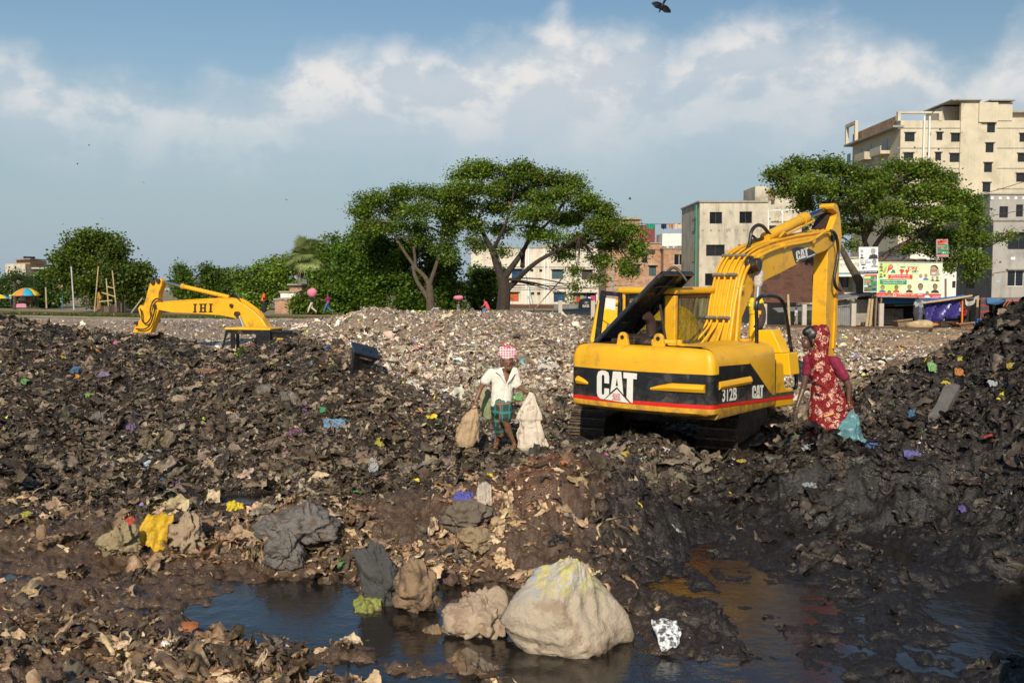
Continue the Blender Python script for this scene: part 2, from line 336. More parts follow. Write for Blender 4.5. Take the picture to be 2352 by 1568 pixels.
# coarse solve, bilinear to the full sheet
cu2 = np.linspace(-.72, .72, 181); cl2 = np.linspace(math.log(6.2), math.log(64), 181)
cU, cL = np.meshgrid(cu2, cl2); cZ = macro(cU * np.exp(cL), np.exp(cL))
def bil(G, u, l):
    a = np.clip((u + .72) / 1.44 * (G.shape[1] - 1), 0, G.shape[1] - 1.001); b = np.clip((l - math.log(6.2)) / (math.log(64) - math.log(6.2)) * (G.shape[0] - 1), 0, G.shape[0] - 1.001)
    i = a.astype(int); j = b.astype(int); fa = a - i; fb = b - j
    return (G[j, i] * (1 - fa) + G[j, i + 1] * fa) * (1 - fb) + (G[j + 1, i] * (1 - fa) + G[j + 1, i + 1] * fa) * fb
ZM = bil(cZ, UU, np.log(YY))
ZM = ZM - (.07 + .16 * np.exp(-((XX + 6.6) / 1.9) ** 2)) * zones_left(XX, YY) + .60 * (fbm(XX * .33 + 3, YY * .33 + 8, 3) - .5) * zones_left(XX, YY) * np.clip((26 - YY) / 4, 0, 1) + .14 * np.exp(-((XX + 4.2) / 1.5) ** 2 - ((YY - 21.3) / 2.2) ** 2) + .18 * np.exp(-((XX + 2.4) / .9) ** 2 - ((YY - 18.6) / 1.3) ** 2)
WATER = -.30
near = np.clip((30 - YY) / 14, 0, 1)
lump = (fbm(XX * .9 + 5, YY * .9, 4) - .5) * .34 + (fbm(XX * 3.1, YY * 3.1 + 3, 3, .6, True) - .55) * .17 + (fbm(XX * 9 + 2, YY * 9, 3, .6) - .5) * .11
clod = (1 - fbm(XX * 4.2 + 7, YY * 4.2, 4, .62, True)) ; drape = fbm(XX * 1.6 + 2.5 * vn(XX * .8, YY * .8), YY * 3.4 + 2.5 * vn(XX * .7 + 9, YY * .7), 4, .6, True) - .55
lumpf = (fbm(XX * .55, YY * .55, 4) - .5) * .55 + (fbm(XX * 1.9, YY * 1.9, 3, .6, True) - .55) * .16
wet = 1 / (1 + np.exp(-(ZM - (WATER + .02)) / .05))
calm = np.exp(-(((XX - 3.2) / 1.3) ** 2 + ((YY - 9.7) / 2.6) ** 2)); calm = np.maximum(calm, np.exp(-(((XX + .8) / 1.9) ** 2 + ((YY - 8.3) / .5) ** 2)))
wl = np.exp(-((ZM - WATER) / .16) ** 2) * (YY < 14)
ZZ = ZM + ((lump + (clod - .42) * .20 * (YY < 20) + drape * .16 * np.clip((XX - .3) / 1.2, 0, 1)) * near * (.35 + .65 * wet) * (1 - .35 * calm) + lumpf * (1 - near) * np.clip((70 - YY) / 14, .35, 1))
def ground(x, y):
    x = np.asarray(x, float); y = np.asarray(y, float); return bil(ZZ, x / y, np.log(y))
def gz(x, y): return float(ground(np.array([x]), np.array([y]))[0])
# zones by where they lie on the site
def sg(v, w_): return 1 / (1 + np.exp(-np.clip(v / w_, -30, 30)))
def zones(x, y):
    wob = (fbm(x * .5, y * .5 + 40, 3) - .5) * 3
    left = sg(-1.1 - (y - 17.2) * .52 - x + wob * .5, .14) * sg(27.2 - y + wob, .5) * sg(y - 12.6 + wob * .4, .3)
    front = sg(12.6 - y - wob * .4, .3) * sg(1.0 - x + wob * .5, .3)
    right = sg(x - 1.0 - wob * .5 - np.clip(y - 12.5, 0, 9) * 1.0, .35) * sg(15.6 - y + wob * .3, .6)
    work = sg(19.6 - y + wob * .4, .5) * (1 - left) * (1 - front) * (1 - right)
    far = np.clip(1 - left - front - right - work, 0, 1)
    return np.stack([left, front, right, work, far], -1)
Zt = zones(XX, YY); Zt = Zt / Zt.sum(-1, keepdims=True)
SOIL = np.array([(.030, .021, .013), (.090, .054, .030), (.018, .0145, .0115), (.040, .028, .018), (.25, .18, .12)])
tcol = Zt @ SOIL
redm = np.exp(-(((XX - .2) / .7) ** 2 + ((YY - 11.3) / .55) ** 2))[..., None]; tcol = tcol * (1 - redm) + np.array([.13, .055, .026]) * redm
cut = np.exp(-(((XX - 1.4) / .9) ** 2 + ((YY - 20.3) / .8) ** 2))[..., None] * .8; tcol = tcol * (1 - cut) + np.array([.20, .12, .06]) * cut
tan = (sg(XX - 12.5, 1.2) * sg(YY - 31, 1.5) * (.35 + .65 * (fbm(XX * .3, YY * .3, 3) > .47)))[..., None] * .85; tcol = tcol * (1 - tan) + np.array([.42, .27, .14]) * tan
tan2 = (sg(YY - 60, 1.5) * sg(-6 - XX, 2))[..., None] * .9; tcol = tcol * (1 - tan2) + np.array([.46, .335, .21]) * tan2
idx = np.arange(NU * NV).reshape(NV, NU)
F = np.stack([idx[:-1, :-1], idx[:-1, 1:], idx[1:, 1:], idx[1:, :-1]], -1).reshape(-1, 4)
m_soil = colmat('muck', rough=.45, spec=.55, bump=.9, bscale=24, mudscale=3, rvar=.28, distance=.03)
t_ = m_soil.node_tree; q = NT(t_); gp = q.n('ShaderNodeNewGeometry'); sz = q.n('ShaderNodeSeparateXYZ'); t_.links.new(gp.outputs['Position'], sz.inputs[0]); b_ = t_.nodes['Principled BSDF']; ro = b_.inputs['Roughness'].links[0].from_socket
t_.links.new(q.m('MULTIPLY', ro, q.ss(sz.outputs[2], -.30, .05, .42, 1.0)), b_.inputs['Roughness'])
rawmesh('terrain', np.stack([XX, YY, ZZ], -1).reshape(-1, 3), F, m_soil, cols=tcol.reshape(-1, 3), smooth=True, kind='structure')
gm = MB(); gm.poly([(-2500, 61, -.42), (2500, 61, -.42), (2500, 5000, -.42), (-2500, 5000, -.42)])
gm.build('ground', pm('dry_earth', (.30, .235, .155), .95, .35, .35, dirt=(.14, .13, .05), dirtamt=.55, dirtscale=.25, bump=.5, bscale=4), kind='structure')
# water lying in the low places
wv = []; m_wat = bpy.data.materials.new('dirty_water'); m_wat.use_nodes = True; q = NT(m_wat.node_tree); b_ = m_wat.node_tree.nodes['Principled BSDF']
tcn = q.n('ShaderNodeTexCoord'); vec = tcn.outputs['Object']
b_.inputs['Base Color'].default_value = (.014, .011, .009, 1); b_.inputs['Specular IOR Level'].default_value = .5; b_.inputs['IOR'].default_value = 1.55
m_wat.node_tree.links.new(q.ss(q.noise(vec, 1.2, 5, .6), .45, .75, .03, .16), b_.inputs['Roughness'])
sx_ = q.n('ShaderNodeSeparateXYZ'); q.t.links.new(vec, sx_.inputs[0]); ro_ = b_.inputs['Roughness'].links[0].from_socket; q.t.links.new(q.m('ADD', ro_, q.m('MULTIPLY', q.ss(sx_.outputs[0], 1.2, 2.4), q.ss(q.noise(vec, 2.5, 4, .6), .35, .65, .03, .15))), b_.inputs['Roughness'])
bn = q.n('ShaderNodeBump'); bn.inputs['Strength'].default_value = .32; bn.inputs['Distance'].default_value = .035; q.t.links.new(q.m('MULTIPLY', q.noise(vec, 4, 5, .6), q.ss(q.n('ShaderNodeSeparateXYZ').outputs[0], 0, 1, 1, 1)), bn.inputs['Height']); q.t.links.new(bn.outputs[0], b_.inputs['Normal'])
wm = MB(); wm.poly([(-8, 6.3, WATER), (9, 6.3, WATER), (9, 12.6, WATER), (2, 14.8, WATER), (-8, 14.6, WATER)]); wm.build('puddle_water', m_wat, kind='structure')
# ------------------------------------------------------------------ litter
def proto(n, k, curl, seed):
    r = np.random.default_rng(seed); out = []
    a, b = np.meshgrid(np.linspace(-1, 1, n), np.linspace(-1, 1, n)); a, b = a.ravel(), b.ravel(); ang = np.arctan2(b, a); sq = np.maximum(abs(a), abs(b)) / np.maximum(np.hypot(a, b), 1e-6)
    for i in range(k):
        th = r.random(10) * 6.3; st = r.random() < .5; asp = r.uniform(.07, .24) if st else r.uniform(.3, .9); rad = 1 + .28 * np.sin(2 * ang + th[0]) + .22 * np.sin(3 * ang + th[1]) + .15 * np.sin(5 * ang + th[2])
        x = a * (sq * .5 + .5) * rad + r.normal(0, .07, len(a)); y = (b * (sq * .5 + .5) * rad + r.normal(0, .09, len(a))) * asp; z = 0
        for j, (f, am) in enumerate(((1.1, .6), (2.6, .42), (4.2, .30), (6.5, .2))):
            if f > n * .75: break
            t = th[3 + j] if j else th[3]; d_ = a * math.cos(t) + b * math.sin(t) * (1.3 - asp); z = z + am * np.abs(np.sin(f * d_ + th[6 + j % 4] + .5 * np.sin(2 * a + t)))
        y = y + st * r.uniform(-.5, .5) * (x * x - .3) + st * .12 * np.sin(3.5 * x + th[2]); z = (z - np.mean(z)) * curl * (.6 + .8 * asp) + st * .18 * np.sin(2.6 * x + th[1]) + r.normal(0, .06, len(a)) * curl; x = x * (1 - .25 * curl * r.random()); out.append(np.stack([x, y, z], -1))
    return np.array(out)
def grid_f(n):
    i = np.arange(n * n).reshape(n, n); return np.stack([i[:-1, :-1], i[:-1, 1:], i[1:, 1:], i[1:, :-1]], -1).reshape(-1, 4)
BRIGHT = np.array([(.75, .55, .02), (.70, .08, .04), (.05, .22, .60), (.75, .74, .70), (.06, .42, .10), (.75, .30, .04), (.05, .40, .45), (.55, .70, .08), (.60, .12, .30), (.22, .14, .45), (.75, .74, .72), (.45, .55, .62)])
PAL = [np.array(p) for p in (
    [(.055, .039, .024), (.078, .056, .034), (.034, .025, .016), (.12, .086, .052), (.19, .14, .09), (.050, .038, .026), (.095, .072, .048), (.028, .021, .014), (.27, .205, .14), (.14, .11, .08)],
    [(.31, .20, .11), (.17, .108, .060), (.42, .285, .165), (.085, .056, .034), (.12, .092, .065), (.24, .148, .080), (.50, .36, .225)],
    [(.016, .0135, .011), (.026, .021, .016), (.045, .036, .027), (.010, .009, .008), (.075, .060, .045), (.020, .0165, .013)],
    [(.062, .047, .032), (.12, .092, .062), (.040, .032, .024), (.22, .17, .115), (.30, .24, .17), (.085, .066, .045)],
    [(.46, .36, .26), (.35, .26, .175), (.23, .165, .108), (.56, .48, .385), (.13, .095, .065), (.64, .58, .50), (.29, .22, .15)])]
def litter(name, N, y0, y1, u0, u1, n, k, curl, s0, s1, keep, mat, seed, lift=.25, bright=.03, tilt=.55, power=1.0, sizepow=2.2, smooth=False, xlim=None):
    r = np.random.default_rng(seed)
    M = N * 6; u = r.uniform(u0, u1, M); t = r.random(M); y = (y0 ** (1 - power) + t * (y1 ** (1 - power) - y0 ** (1 - power))) ** (1 / (1 - power)) if power != 1 else np.exp(np.log(y0) + t * np.log(y1 / y0)); x = u * y
    ok = keep(x, y) > r.random(M); x, y = x[ok][:N], y[ok][:N]; N = len(x)
    e = .06 + .004 * y; gx = (ground(x + e, y) - ground(x - e, y)) / (2 * e); gy = (ground(x, y + e) - ground(x, y - e)) / (2 * e); z = ground(x, y)
    s = s0 + (s1 - s0) * r.random(N) ** sizepow
    zn = zones(x, y); zn = zn / zn.sum(-1, keepdims=True); zi = (zn.cumsum(-1) > r.random(N)[:, None]).argmax(-1)
    col = np.stack([PAL[j][r.integers(0, len(PAL[j]), N)] for j in range(5)], 1)[np.arange(N), zi]
    col = col * (.62 + .76 * fbm(x * .35 + 20, y * .35 + 20, 3))[:, None] * r.uniform(.7, 1.3, (N, 1)) * r.uniform(.93, 1.07, (N, 3))
    bf = np.array([.6, .35, .35, 1.4, 1.0])[zi] * bright; br = r.random(N) < bf; bc = BRIGHT[r.integers(0, len(BRIGHT), N)]
    kk = r.uniform(.35, .95, (N, 1)); col = np.where(br[:, None], bc * kk + col * (1 - kk), col); s = np.where(br, s * .75, s)
    pr = proto(n, k, curl, seed + 1)[r.integers(0, k, N)]
    nx, ny = -gx + r.normal(0, tilt, N), -gy + r.normal(0, tilt, N) - .12; nz = np.ones(N); L = np.sqrt(nx * nx + ny * ny + 1); nrm = np.stack([nx, ny, nz], -1) / L[:, None]
    ya = r.random(N) * 6.283; t1 = np.stack([np.cos(ya), np.sin(ya), np.zeros(N)], -1); t1 -= nrm * (t1 * nrm).sum(-1, keepdims=True); t1 /= np.linalg.norm(t1, axis=-1, keepdims=True); t2 = np.cross(nrm, t1)
    V = (pr[..., 0:1] * t1[:, None] + pr[..., 1:2] * t2[:, None] + pr[..., 2:3] * nrm[:, None]) * s[:, None, None] + np.stack([x, y, z], -1)[:, None] + nrm[:, None] * (s * lift)[:, None, None]
    Fq = (grid_f(n)[None] + (np.arange(N) * n * n)[:, None, None]).reshape(-1, 4)
    return rawmesh(name, V.reshape(-1, 3), Fq, mat, cols=np.repeat(col, n * n, 0), smooth=smooth, kind='stuff')
def dry(x, y, lo=-.30, hi=-.22): return np.clip((ground(x, y) - lo) / (hi - lo), .03, 1)
def sparse_right(x, y): # bare mud on the flats at the right
    zn = zones(x, y); return 1 - .55 * zn[..., 2] * (macro_lo(x, y))
def macro_lo(x, y): return np.clip((.25 - bil(ZM, x / y, np.log(y))) / .3, 0, 1)
m_lit = colmat('litter_scraps', rough=.52, spec=.34, mud=(.075, .050, .032), mudlo=.52, mudhi=.66, mudscale=7, bump=.35, bscale=45)
m_litf = colmat('dry_litter', rough=.6, spec=.35, bump=0, bscale=12)
FOOT = [(wr_, .5) for wr_ in ((3.45, 16.0), (1.30, 16.9), (3.6, 16.4), (1.45, 17.3), (3.8, 16.9), (1.6, 17.7))]
def off_feet(x, y):
    k = np.ones_like(x)
    for (fx, fy), rr in FOOT: k = k * np.clip((np.hypot(x - fx, y - fy) - rr) / .12, 0, 1)
    return k
def patchy(x, y): zn = zones(x, y); pt = np.clip((fbm(x * .9 + 11, y * .9, 3) - .40) / .16, .10, 1); return 1 - (1 - pt) * np.clip(zn[..., 1] + zn[..., 2] * macro_lo(x, y), 0, 1) - .35 * zn[..., 2] * pt * macro_lo(x, y)
keep_n = lambda x, y: dry(x, y) * sparse_right(x, y) * off_feet(x, y) * patchy(x, y)
litter('litter', 3300, 6.6, 13.2, -.62, .62, 8, 60, .62, .035, .15, keep_n, m_lit, 11, bright=.03, smooth=True, lift=.10, tilt=.42)
rag = lambda x, y: keep_n(x, y) * np.clip(np.exp(-(((x + 2.4) / 1.9) ** 2 + ((y - 10.2) / 1.0) ** 2)) + np.exp(-(((x + 2.9) / 1.6) ** 2 + ((y - 7.6) / .7) ** 2)) + .8 * np.exp(-(((x + .6) / 1.0) ** 2 + ((y - 10.0) / .8) ** 2)), 0, 1)
litter('litter', 620, 6.8, 12.4, -.62, .3, 14, 60, .75, .06, .20, rag, m_lit, 17, bright=.01, smooth=True, lift=.16, tilt=.45)
litter('litter', 330, 6.8, 13.2, -.62, .62, 16, 50, .50, .10, .26, keep_n, m_lit, 14, bright=.02, smooth=True, lift=.12, tilt=.35)
litter('litter', 1500, 12.6, 28, -.62, .66, 14, 60, .60, .10, .32, lambda x, y: keep_n(x, y) * (1 - zones(x, y)[..., 4]), m_lit, 24, bright=.04, smooth=True, lift=.14, tilt=.4)
litter('litter', 19000, 6.6, 13.2, -.62, .62, 4, 60, .7, .010, .042, keep_n, m_lit, 12, bright=.02, tilt=.6, lift=.1)
nf = lambda x, y: 1 - zones(x, y)[..., 4] * .8
litter('litter', 26000, 12.6, 28, -.62, .66, 7, 60, .65, .035, .15, lambda x, y: keep_n(x, y) * nf(x, y), m_lit, 21, bright=.05, smooth=True, lift=.10, tilt=.45)
litter('litter', 70000, 12.6, 28, -.62, .66, 4, 60, .7, .016, .06, lambda x, y: keep_n(x, y) * nf(x, y), m_lit, 22, bright=.05, tilt=.6, lift=.15)
ff = lambda x, y: np.clip(zones(x, y)[..., 4] + .05, 0, 1) * (1 - .80 * sg(x - 12.5, 1.2) * sg(y - 31, 1.5) * (fbm(x * .3, y * .3, 3) > .47)) * (1 - .8 * sg(y - 61, 1.5) * sg(-7 - x, 2)) * (1 - .8 * np.exp(-(((x - 1.4) / .9) ** 2 + ((y - 20.3) / .8) ** 2)))
litter('litter', 90000, 17, 62, -.60, .64, 4, 50, .7, .035, .10, ff, m_litf, 31, bright=.085, tilt=.75, power=1.5)
litter('litter', 2200, 19, 58, -.60, .64, 7, 50, .65, .10, .26, ff, m_litf, 33, bright=.10, tilt=.5, power=1.5, smooth=True)
litter('litter', 50000, 17, 40, -.35, .60, 3, 40, .8, .02, .06, ff, m_litf, 32, bright=.10, tilt=.8, power=1.5)
# ------------------------------------------------------------------ shared machine materials
YEL = (.73, .37, .009); 
m_yel = pm('yellow_paint', YEL, .42, .10, 2.2, dirt=(.42, .225, .02), dirtamt=.25, dirtscale=1.6, spec=.5)
m_yel2 = pm('worn_yellow_paint', (.74, .385, .012), .42, .14, 2, dirt=(.50, .25, .03), dirtamt=.30, dirtscale=2.6, bump=.1)
def splash(m, z0, z1, col):
    t = m.node_tree; q = NT(t); b = t.nodes['Principled BSDF']; old = b.inputs['Base Color'].links[0].from_socket; vec = q.n('ShaderNodeTexCoord').outputs['Object']; sp_ = q.n('ShaderNodeSeparateXYZ'); t.links.new(vec, sp_.inputs[0])
    zz = q.m('ADD', sp_.outputs[2], q.m('MULTIPLY', q.m('SUBTRACT', q.noise(vec, 7, 7, .7), .5), .9)); mp = q.n('ShaderNodeMapping'); t.links.new(vec, mp.inputs[0]); mp.inputs['Scale'].default_value = (3, 3, 26); sc_ = q.ss(q.noise(mp.outputs[0], 1.5, 5, .7), .60, .72)
    c = q.mix(q.m('MULTIPLY', q.ss(zz, z1, z0), .75), old, col); t.links.new(q.mix(q.m('MULTIPLY', sc_, .35), c, col), b.inputs['Base Color'])
m_rust = pm('scraped_paint', (.52, .22, .02), .55, .5, 3, dark=(.16, .085, .05), dirt=(.72, .42, .05), dirtamt=.55, dirtscale=1.9)
m_yel3 = pm('clean_yellow_paint', (.80, .43, .006), .4, .06, 3)
m_blk = pm('black_paint', (.014, .014, .016), .34, .3, 5, dirt=(.06, .052, .045), dirtamt=.22, dirtscale=3)
m_blkd = pm('dull_black', (.010, .010, .011), .6, .3, 6)
m_red = pm('red_stripe', (.62, .018, .012), .45, .12, 4, dirt=(.5, .2, .04), dirtamt=.12, dirtscale=5)
m_wht = pm('white_decal', (.74, .71, .64), .5, .06, 9, dirt=(.45, .36, .28), dirtamt=.12, dirtscale=9)
m_pink = pm('faded_sticker', (.45, .14, .14), .6, .4, 30, dark=(.66, .45, .45))
m_rubber = pm('rubber_hose', (.018, .016, .014), .55, .35, 9, dirt=(.09, .065, .04), dirtamt=.25, dirtscale=6)
m_grease = pm('greasy_steel', (.035, .022, .014), .45, .5, 14, dirt=(.12, .06, .03), dirtamt=.3, dirtscale=12)
m_chrome = pm('chrome_rod', (.80, .80, .82), .12, .05, 3, metal=1.0)
m_steel = pm('mud_caked_steel', (.075, .052, .033), .6, .45, 6, dirt=(.15, .105, .062), dirtamt=.42, dirtscale=8, bump=.6, bscale=40)
m_edge = pm('worn_steel_edge', (.26, .19, .12), .45, .5, 12, dark=(.08, .055, .035))
m_exh = pm('rusty_pipe', (.042, .018, .011), .8, .4, 9)
m_paper = pm('white_paper', (.74, .72, .66), .8, .05, 4)
def glassmat(name, col=(.55, .6, .55), refl=.14, haze=.10):
    m = bpy.data.materials.new(name); m.use_nodes = True; t = m.node_tree; q = NT(t); t.nodes.remove(t.nodes['Principled BSDF'])
    tr = q.n('ShaderNodeBsdfTransparent'); tr.inputs[0].default_value = (*col, 1); gl = q.n('ShaderNodeBsdfGlossy'); gl.inputs['Roughness'].default_value = .03
    df = q.n('ShaderNodeBsdfDiffuse'); df.inputs[0].default_value = (.30, .27, .2, 1)
    m1 = q.n('ShaderNodeMixShader'); t.links.new(q.m('MULTIPLY', q.ss(q.noise(q.n('ShaderNodeTexCoord').outputs['Object'], 3, 6, .7), .35, .8), haze * 2), m1.inputs[0]); t.links.new(tr.outputs[0], m1.inputs[1]); t.links.new(df.outputs[0], m1.inputs[2])
    m2 = q.n('ShaderNodeMixShader'); fr = q.n('ShaderNodeFresnel'); fr.inputs[0].default_value = 1.45; t.links.new(q.m('MULTIPLY', fr.outputs[0], refl * 3), m2.inputs[0])
    t.links.new(m1.outputs[0], m2.inputs[1]); t.links.new(gl.outputs[0], m2.inputs[2]); t.links.new(m2.outputs[0], t.nodes['Material Output'].inputs[0]); return m
m_glass = glassmat('dusty_glass')
splash(m_yel2, .85, 1.25, (.16, .10, .055)); m_blkc = pm('scuffed_black_paint', (.014, .014, .016), .34, .3, 5, dirt=(.06, .052, .045), dirtamt=.22, dirtscale=3); splash(m_blkc, .9, 1.35, (.13, .10, .075))
# maker's mark as outlines, unit box
def _px(l): return [((x - 525) / 510, (755 - y) / 410) for x, y in l]
CAT = [_px(l) for l in (
    [(692, 520), (692, 420), (680, 370), (640, 347), (585, 347), (545, 370), (527, 430), (527, 660), (540, 710), (575, 742), (625, 745), (692, 668), (692, 590), (628, 590), (628, 665), (618, 682), (602, 682), (594, 665), (594, 425), (602, 408), (620, 408), (628, 425), (628, 520)],
    [(740, 348), (792, 348), (792, 432), (776, 545), (792, 545), (792, 557), (708, 642)], [(792, 348), (845, 348), (873, 655), (792, 557), (792, 545), (806, 545), (792, 432)],
    [(872, 350), (1035, 355), (1033, 432), (990, 432), (987, 755), (965, 755), (912, 690), (916, 432), (873, 430)], [(792, 585), (945, 765), (637, 745)])]
# ------------------------------------------------------------------ the big digger in the middle
EX = Fr((3.13, 16.66, -.25), -.6577); e = EX.inv
def e2(l, ax, v): return [e(a, b, ax, v) for a, b in l]
D1 = empty('excavator', EX.loc, EX.a, 'yellow and black excavator with its engine hood propped open, standing beside the walking man', 'excavator')
def rear_y(x): return -2.10 + .13 * (x / 1.12) ** 2
def cw_ring(z, d):
    r_ = [(1.24 - d, -1.775), (1.24 - d, -1.88)]
    for i in range(1, 5):
        t = i / 5 * math.pi / 2; r_.append((1.12 - d + .12 * math.cos(t), -1.88 + d - .10 * math.sin(t)))
    n = 14
    for i in range(n + 1):
        x = 1.12 - 2.24 * i / n; r_.append((x * (1 - d / 1.24), rear_y(x) + d))
    r_ += [(-x, y) for x, y in r_[:6][::-1]]
    return [Vector((x, y, z)) for x, y in r_]
mb = MB(); lv = [(.965, .30), (.975, .14), (1.0, .05), (1.04, .0), (1.115, 0), (1.175, 0), (1.62, 0), (1.80, .005), (1.90, .03), (1.96, .07), (1.99, .13), (2.0, .24)]
ml = [3, 3, 3, 2, 1, 4, 0, 0, 0, 0, 0]; ml = [3, 3, 3, 0, 2, 1, 0, 0, 0, 0, 0]
for i in range(len(lv) - 1):
    mb.cur = ml[i]; mb.loft([cw_ring(*lv[i]), cw_ring(*lv[i + 1])], cap=False, close=False)
mb.cur = 0; mb.poly(cw_ring(*lv[-1])); mb.cur = 3; mb.poly(cw_ring(*lv[0]))
mb.v = [tuple(v) for v in mb.v]
cw = mb.build('counterweight', [m_yel2, m_blkc, m_red, m_rust], D1, smooth=True)
bmw = bmesh.new(); bmw.from_mesh(cw.data); bmesh.ops.remove_doubles(bmw, verts=bmw.verts, dist=.0005); bmesh.ops.recalc_face_normals(bmw, faces=bmw.faces); bmw.to_mesh(cw.data); bmw.free()
cw.data.set_sharp_from_angle(angle=R(50))
def ridge(mb, x0, x1, z0, z1, out, taper0=0., taper1=0.):
    rings = []; n = 12
    for i in range(n + 1):
        x = x0 + (x1 - x0) * i / n; t = min(1, (x - x0) / taper0) if taper0 else 1
        if taper1: t = min(t, max(.0, (x1 - x) / taper1))
        t = max(t, .06) ** .6; zt = z0 + (z1 - z0) * (.15 + .85 * t); y = rear_y(x)
        rings.append([Vector((x, y + .02, z0)), Vector((x, y - out * .55 * t - .003, z0 + .003)), Vector((x, y - out * t - .004, z0 + .45 * (zt - z0))), Vector((x, y - out * .8 * t - .004, z0 + .7 * (zt - z0))), Vector((x, y - .004, zt)), Vector((x, y + .02, zt))])
    mb.loft(rings)
mb = MB(); ridge(mb, .28, 1.12, 1.355, 1.475, .06, taper0=.34); mb.build('ridge', m_yel, cw, smooth=True)
mb = MB(); ridge(mb, -1.12, -.88, 1.355, 1.475, .06, taper1=.2); mb.build('ridge', m_yel, cw, smooth=True)
def on_rear(mb, poly, x0, x1, z0, z1, off=.010):
    mb.poly([Vector((x0 + (x1 - x0) * a, rear_y(x0 + (x1 - x0) * a) - off, z0 + (z1 - z0) * b)) for a, b in poly])
mb = MB()
for pl in CAT: on_rear(mb, pl, -.69, .06, 1.14, 1.60, .016)
mb.build('logo', m_wht, cw)
mb = MB(); on_rear(mb, [(.42, .05), (.62, .05), (.60, .27), (.42, .27)], -.69, .06, 1.14, 1.60, .020); mb.build('sticker', m_pink, cw)
mb = MB(); n = 24   # scuffed round plate beside the mark
mb.poly([Vector((.40 + .17 * math.cos(i * .2618), rear_y(.4 + .17 * math.cos(i * .2618)) - .008, 1.38 + .17 * math.sin(i * .2618))) for i in range(24)])
mb.build('access_plate', pm('scuffed_black', (.035, .034, .034), .3, .5, 8), cw)
# side housing
mb = MB(); prof = [(.34, .94), (1.17, .94), (1.21, .955), (1.225, 1.0), (1.225, 1.70), (1.215, 1.80), (1.18, 1.90), (1.10, 1.965), (.98, 1.985), (.34, 1.99)]
mb.loft([[Vector((x, -1.765, z)) for x, z in prof], [Vector((x, -.68, z)) for x, z in prof], [Vector((x, .30, z)) for x, z in prof], [Vector((x - .03 * (z > 1.3), .36 - .0 * z, z - .08 * (z > 1.85))) for x, z in prof]])
sp = mb.build('side_panel', m_yel2, D1, smooth=True)
mb = MB(); sx = 1.228
def side_poly(l, x=sx): return [Vector((x, a, b)) for a, b in l]
mb.prism(side_poly([(-1.76, 1.175), (.36, 1.085), (.30, 1.125), (.20, 1.14), (.1, 1.19), (.02, 1.24), (-.66, 1.70), (-1.76, 1.735)]), (.004, 0, 0))
mb.build('decal', m_blkc, sp)
mb = MB(); mb.prism(side_poly([(-1.76, 1.125), (.36, 1.035), (.36, 1.085), (-1.76, 1.175)]), (.005, 0, 0)); mb.build('stripe', m_red, sp)
mb = MB(); mb.loft([[Vector((1.222, y, 1.385)), Vector((1.248, y, 1.39)), Vector((1.27, y, 1.43)), Vector((1.262, y, 1.47)), Vector((1.236, y, 1.505)), Vector((1.222, y, 1.51))] for y in (-1.762, -.70, -.66)]); mb.build('ridge', m_yel, sp, smooth=True)
mb = MB(); lay(mb, '312B', (1.236, -1.65, 1.20), (0, .50, -.02), (0, 0, .205), .03); mb.build('model_number', m_wht, sp)
mb = MB()
for pl in CAT: mb.poly([Vector((1.236, -.60 + .43 * a, 1.145 + .21 * b - .02 * a)) for a, b in pl])
mb.build('logo', m_wht, sp)
mb = MB(); mb.bb((1.22, -1.08, 1.22), (1.238, -.88, 1.36)); mb.build('latch', pm('latch_grey', (.03, .028, .026), .4, .5, 20), sp, bevel=.01)
mb = MB(); mb.bb((1.22, -.684, .97), (1.2275, -.676, 1.72)); mb.build('seam', m_blkd, sp); mb = MB(); mb.bb((1.215, .33, .95), (1.2275, .336, 1.70)); mb.build('seam', m_blkd, sp)
mb = MB(); mb.prism([Vector((1.20, a, b)) for a, b in [(.365, .90), (1.17, .86), (1.17, 1.12), (1.10, 1.165), (.86, 1.19), (.78, 1.25), (.72, 1.58), (.66, 1.64), (.365, 1.66)]], (-.55, 0, 0))
fp = mb.build('step_panel', m_yel, D1, bevel=.035, seg=3)
mb = MB(); mb.prism([Vector((1.203, a, b)) for a, b in [(.37, 1.085), (1.165, 1.05), (1.165, 1.115), (.37, 1.145)]], (.004, 0, 0)); mb.build('decal', m_blkc, fp)
mb = MB(); mb.prism([Vector((1.203, a, b)) for a, b in [(.37, 1.032), (1.165, .99), (1.165, 1.048), (.37, 1.083)]], (.005, 0, 0)); mb.build('stripe', m_red, fp)
mb = MB(); mb.prism(e2([(1722, 758), (1773, 758), (1797, 811), (1722, 811)], 1, 1.0), (0, .35, 0)); tb = mb.build('toolbox', m_yel3, D1, bevel=.015)
mb = MB(); mb.prism(e2([(1760, 813), (1811, 811), (1816, 862), (1760, 862)], 1, .97), (0, .4, 0)); mb.build('toolbox_base', m_yel3, tb, bevel=.015)
mb = MB(); mb.bb((-1.2, -1.77, .98), (.33, 1.3, 1.16)); mb.bb((-1.2, -1.77, 1.16), (-.05, -.6, 1.5)); mb.bb((.34, -1.7, .96), (1.1, .9, 1.2)); mb.build('deck', m_blkd, D1)
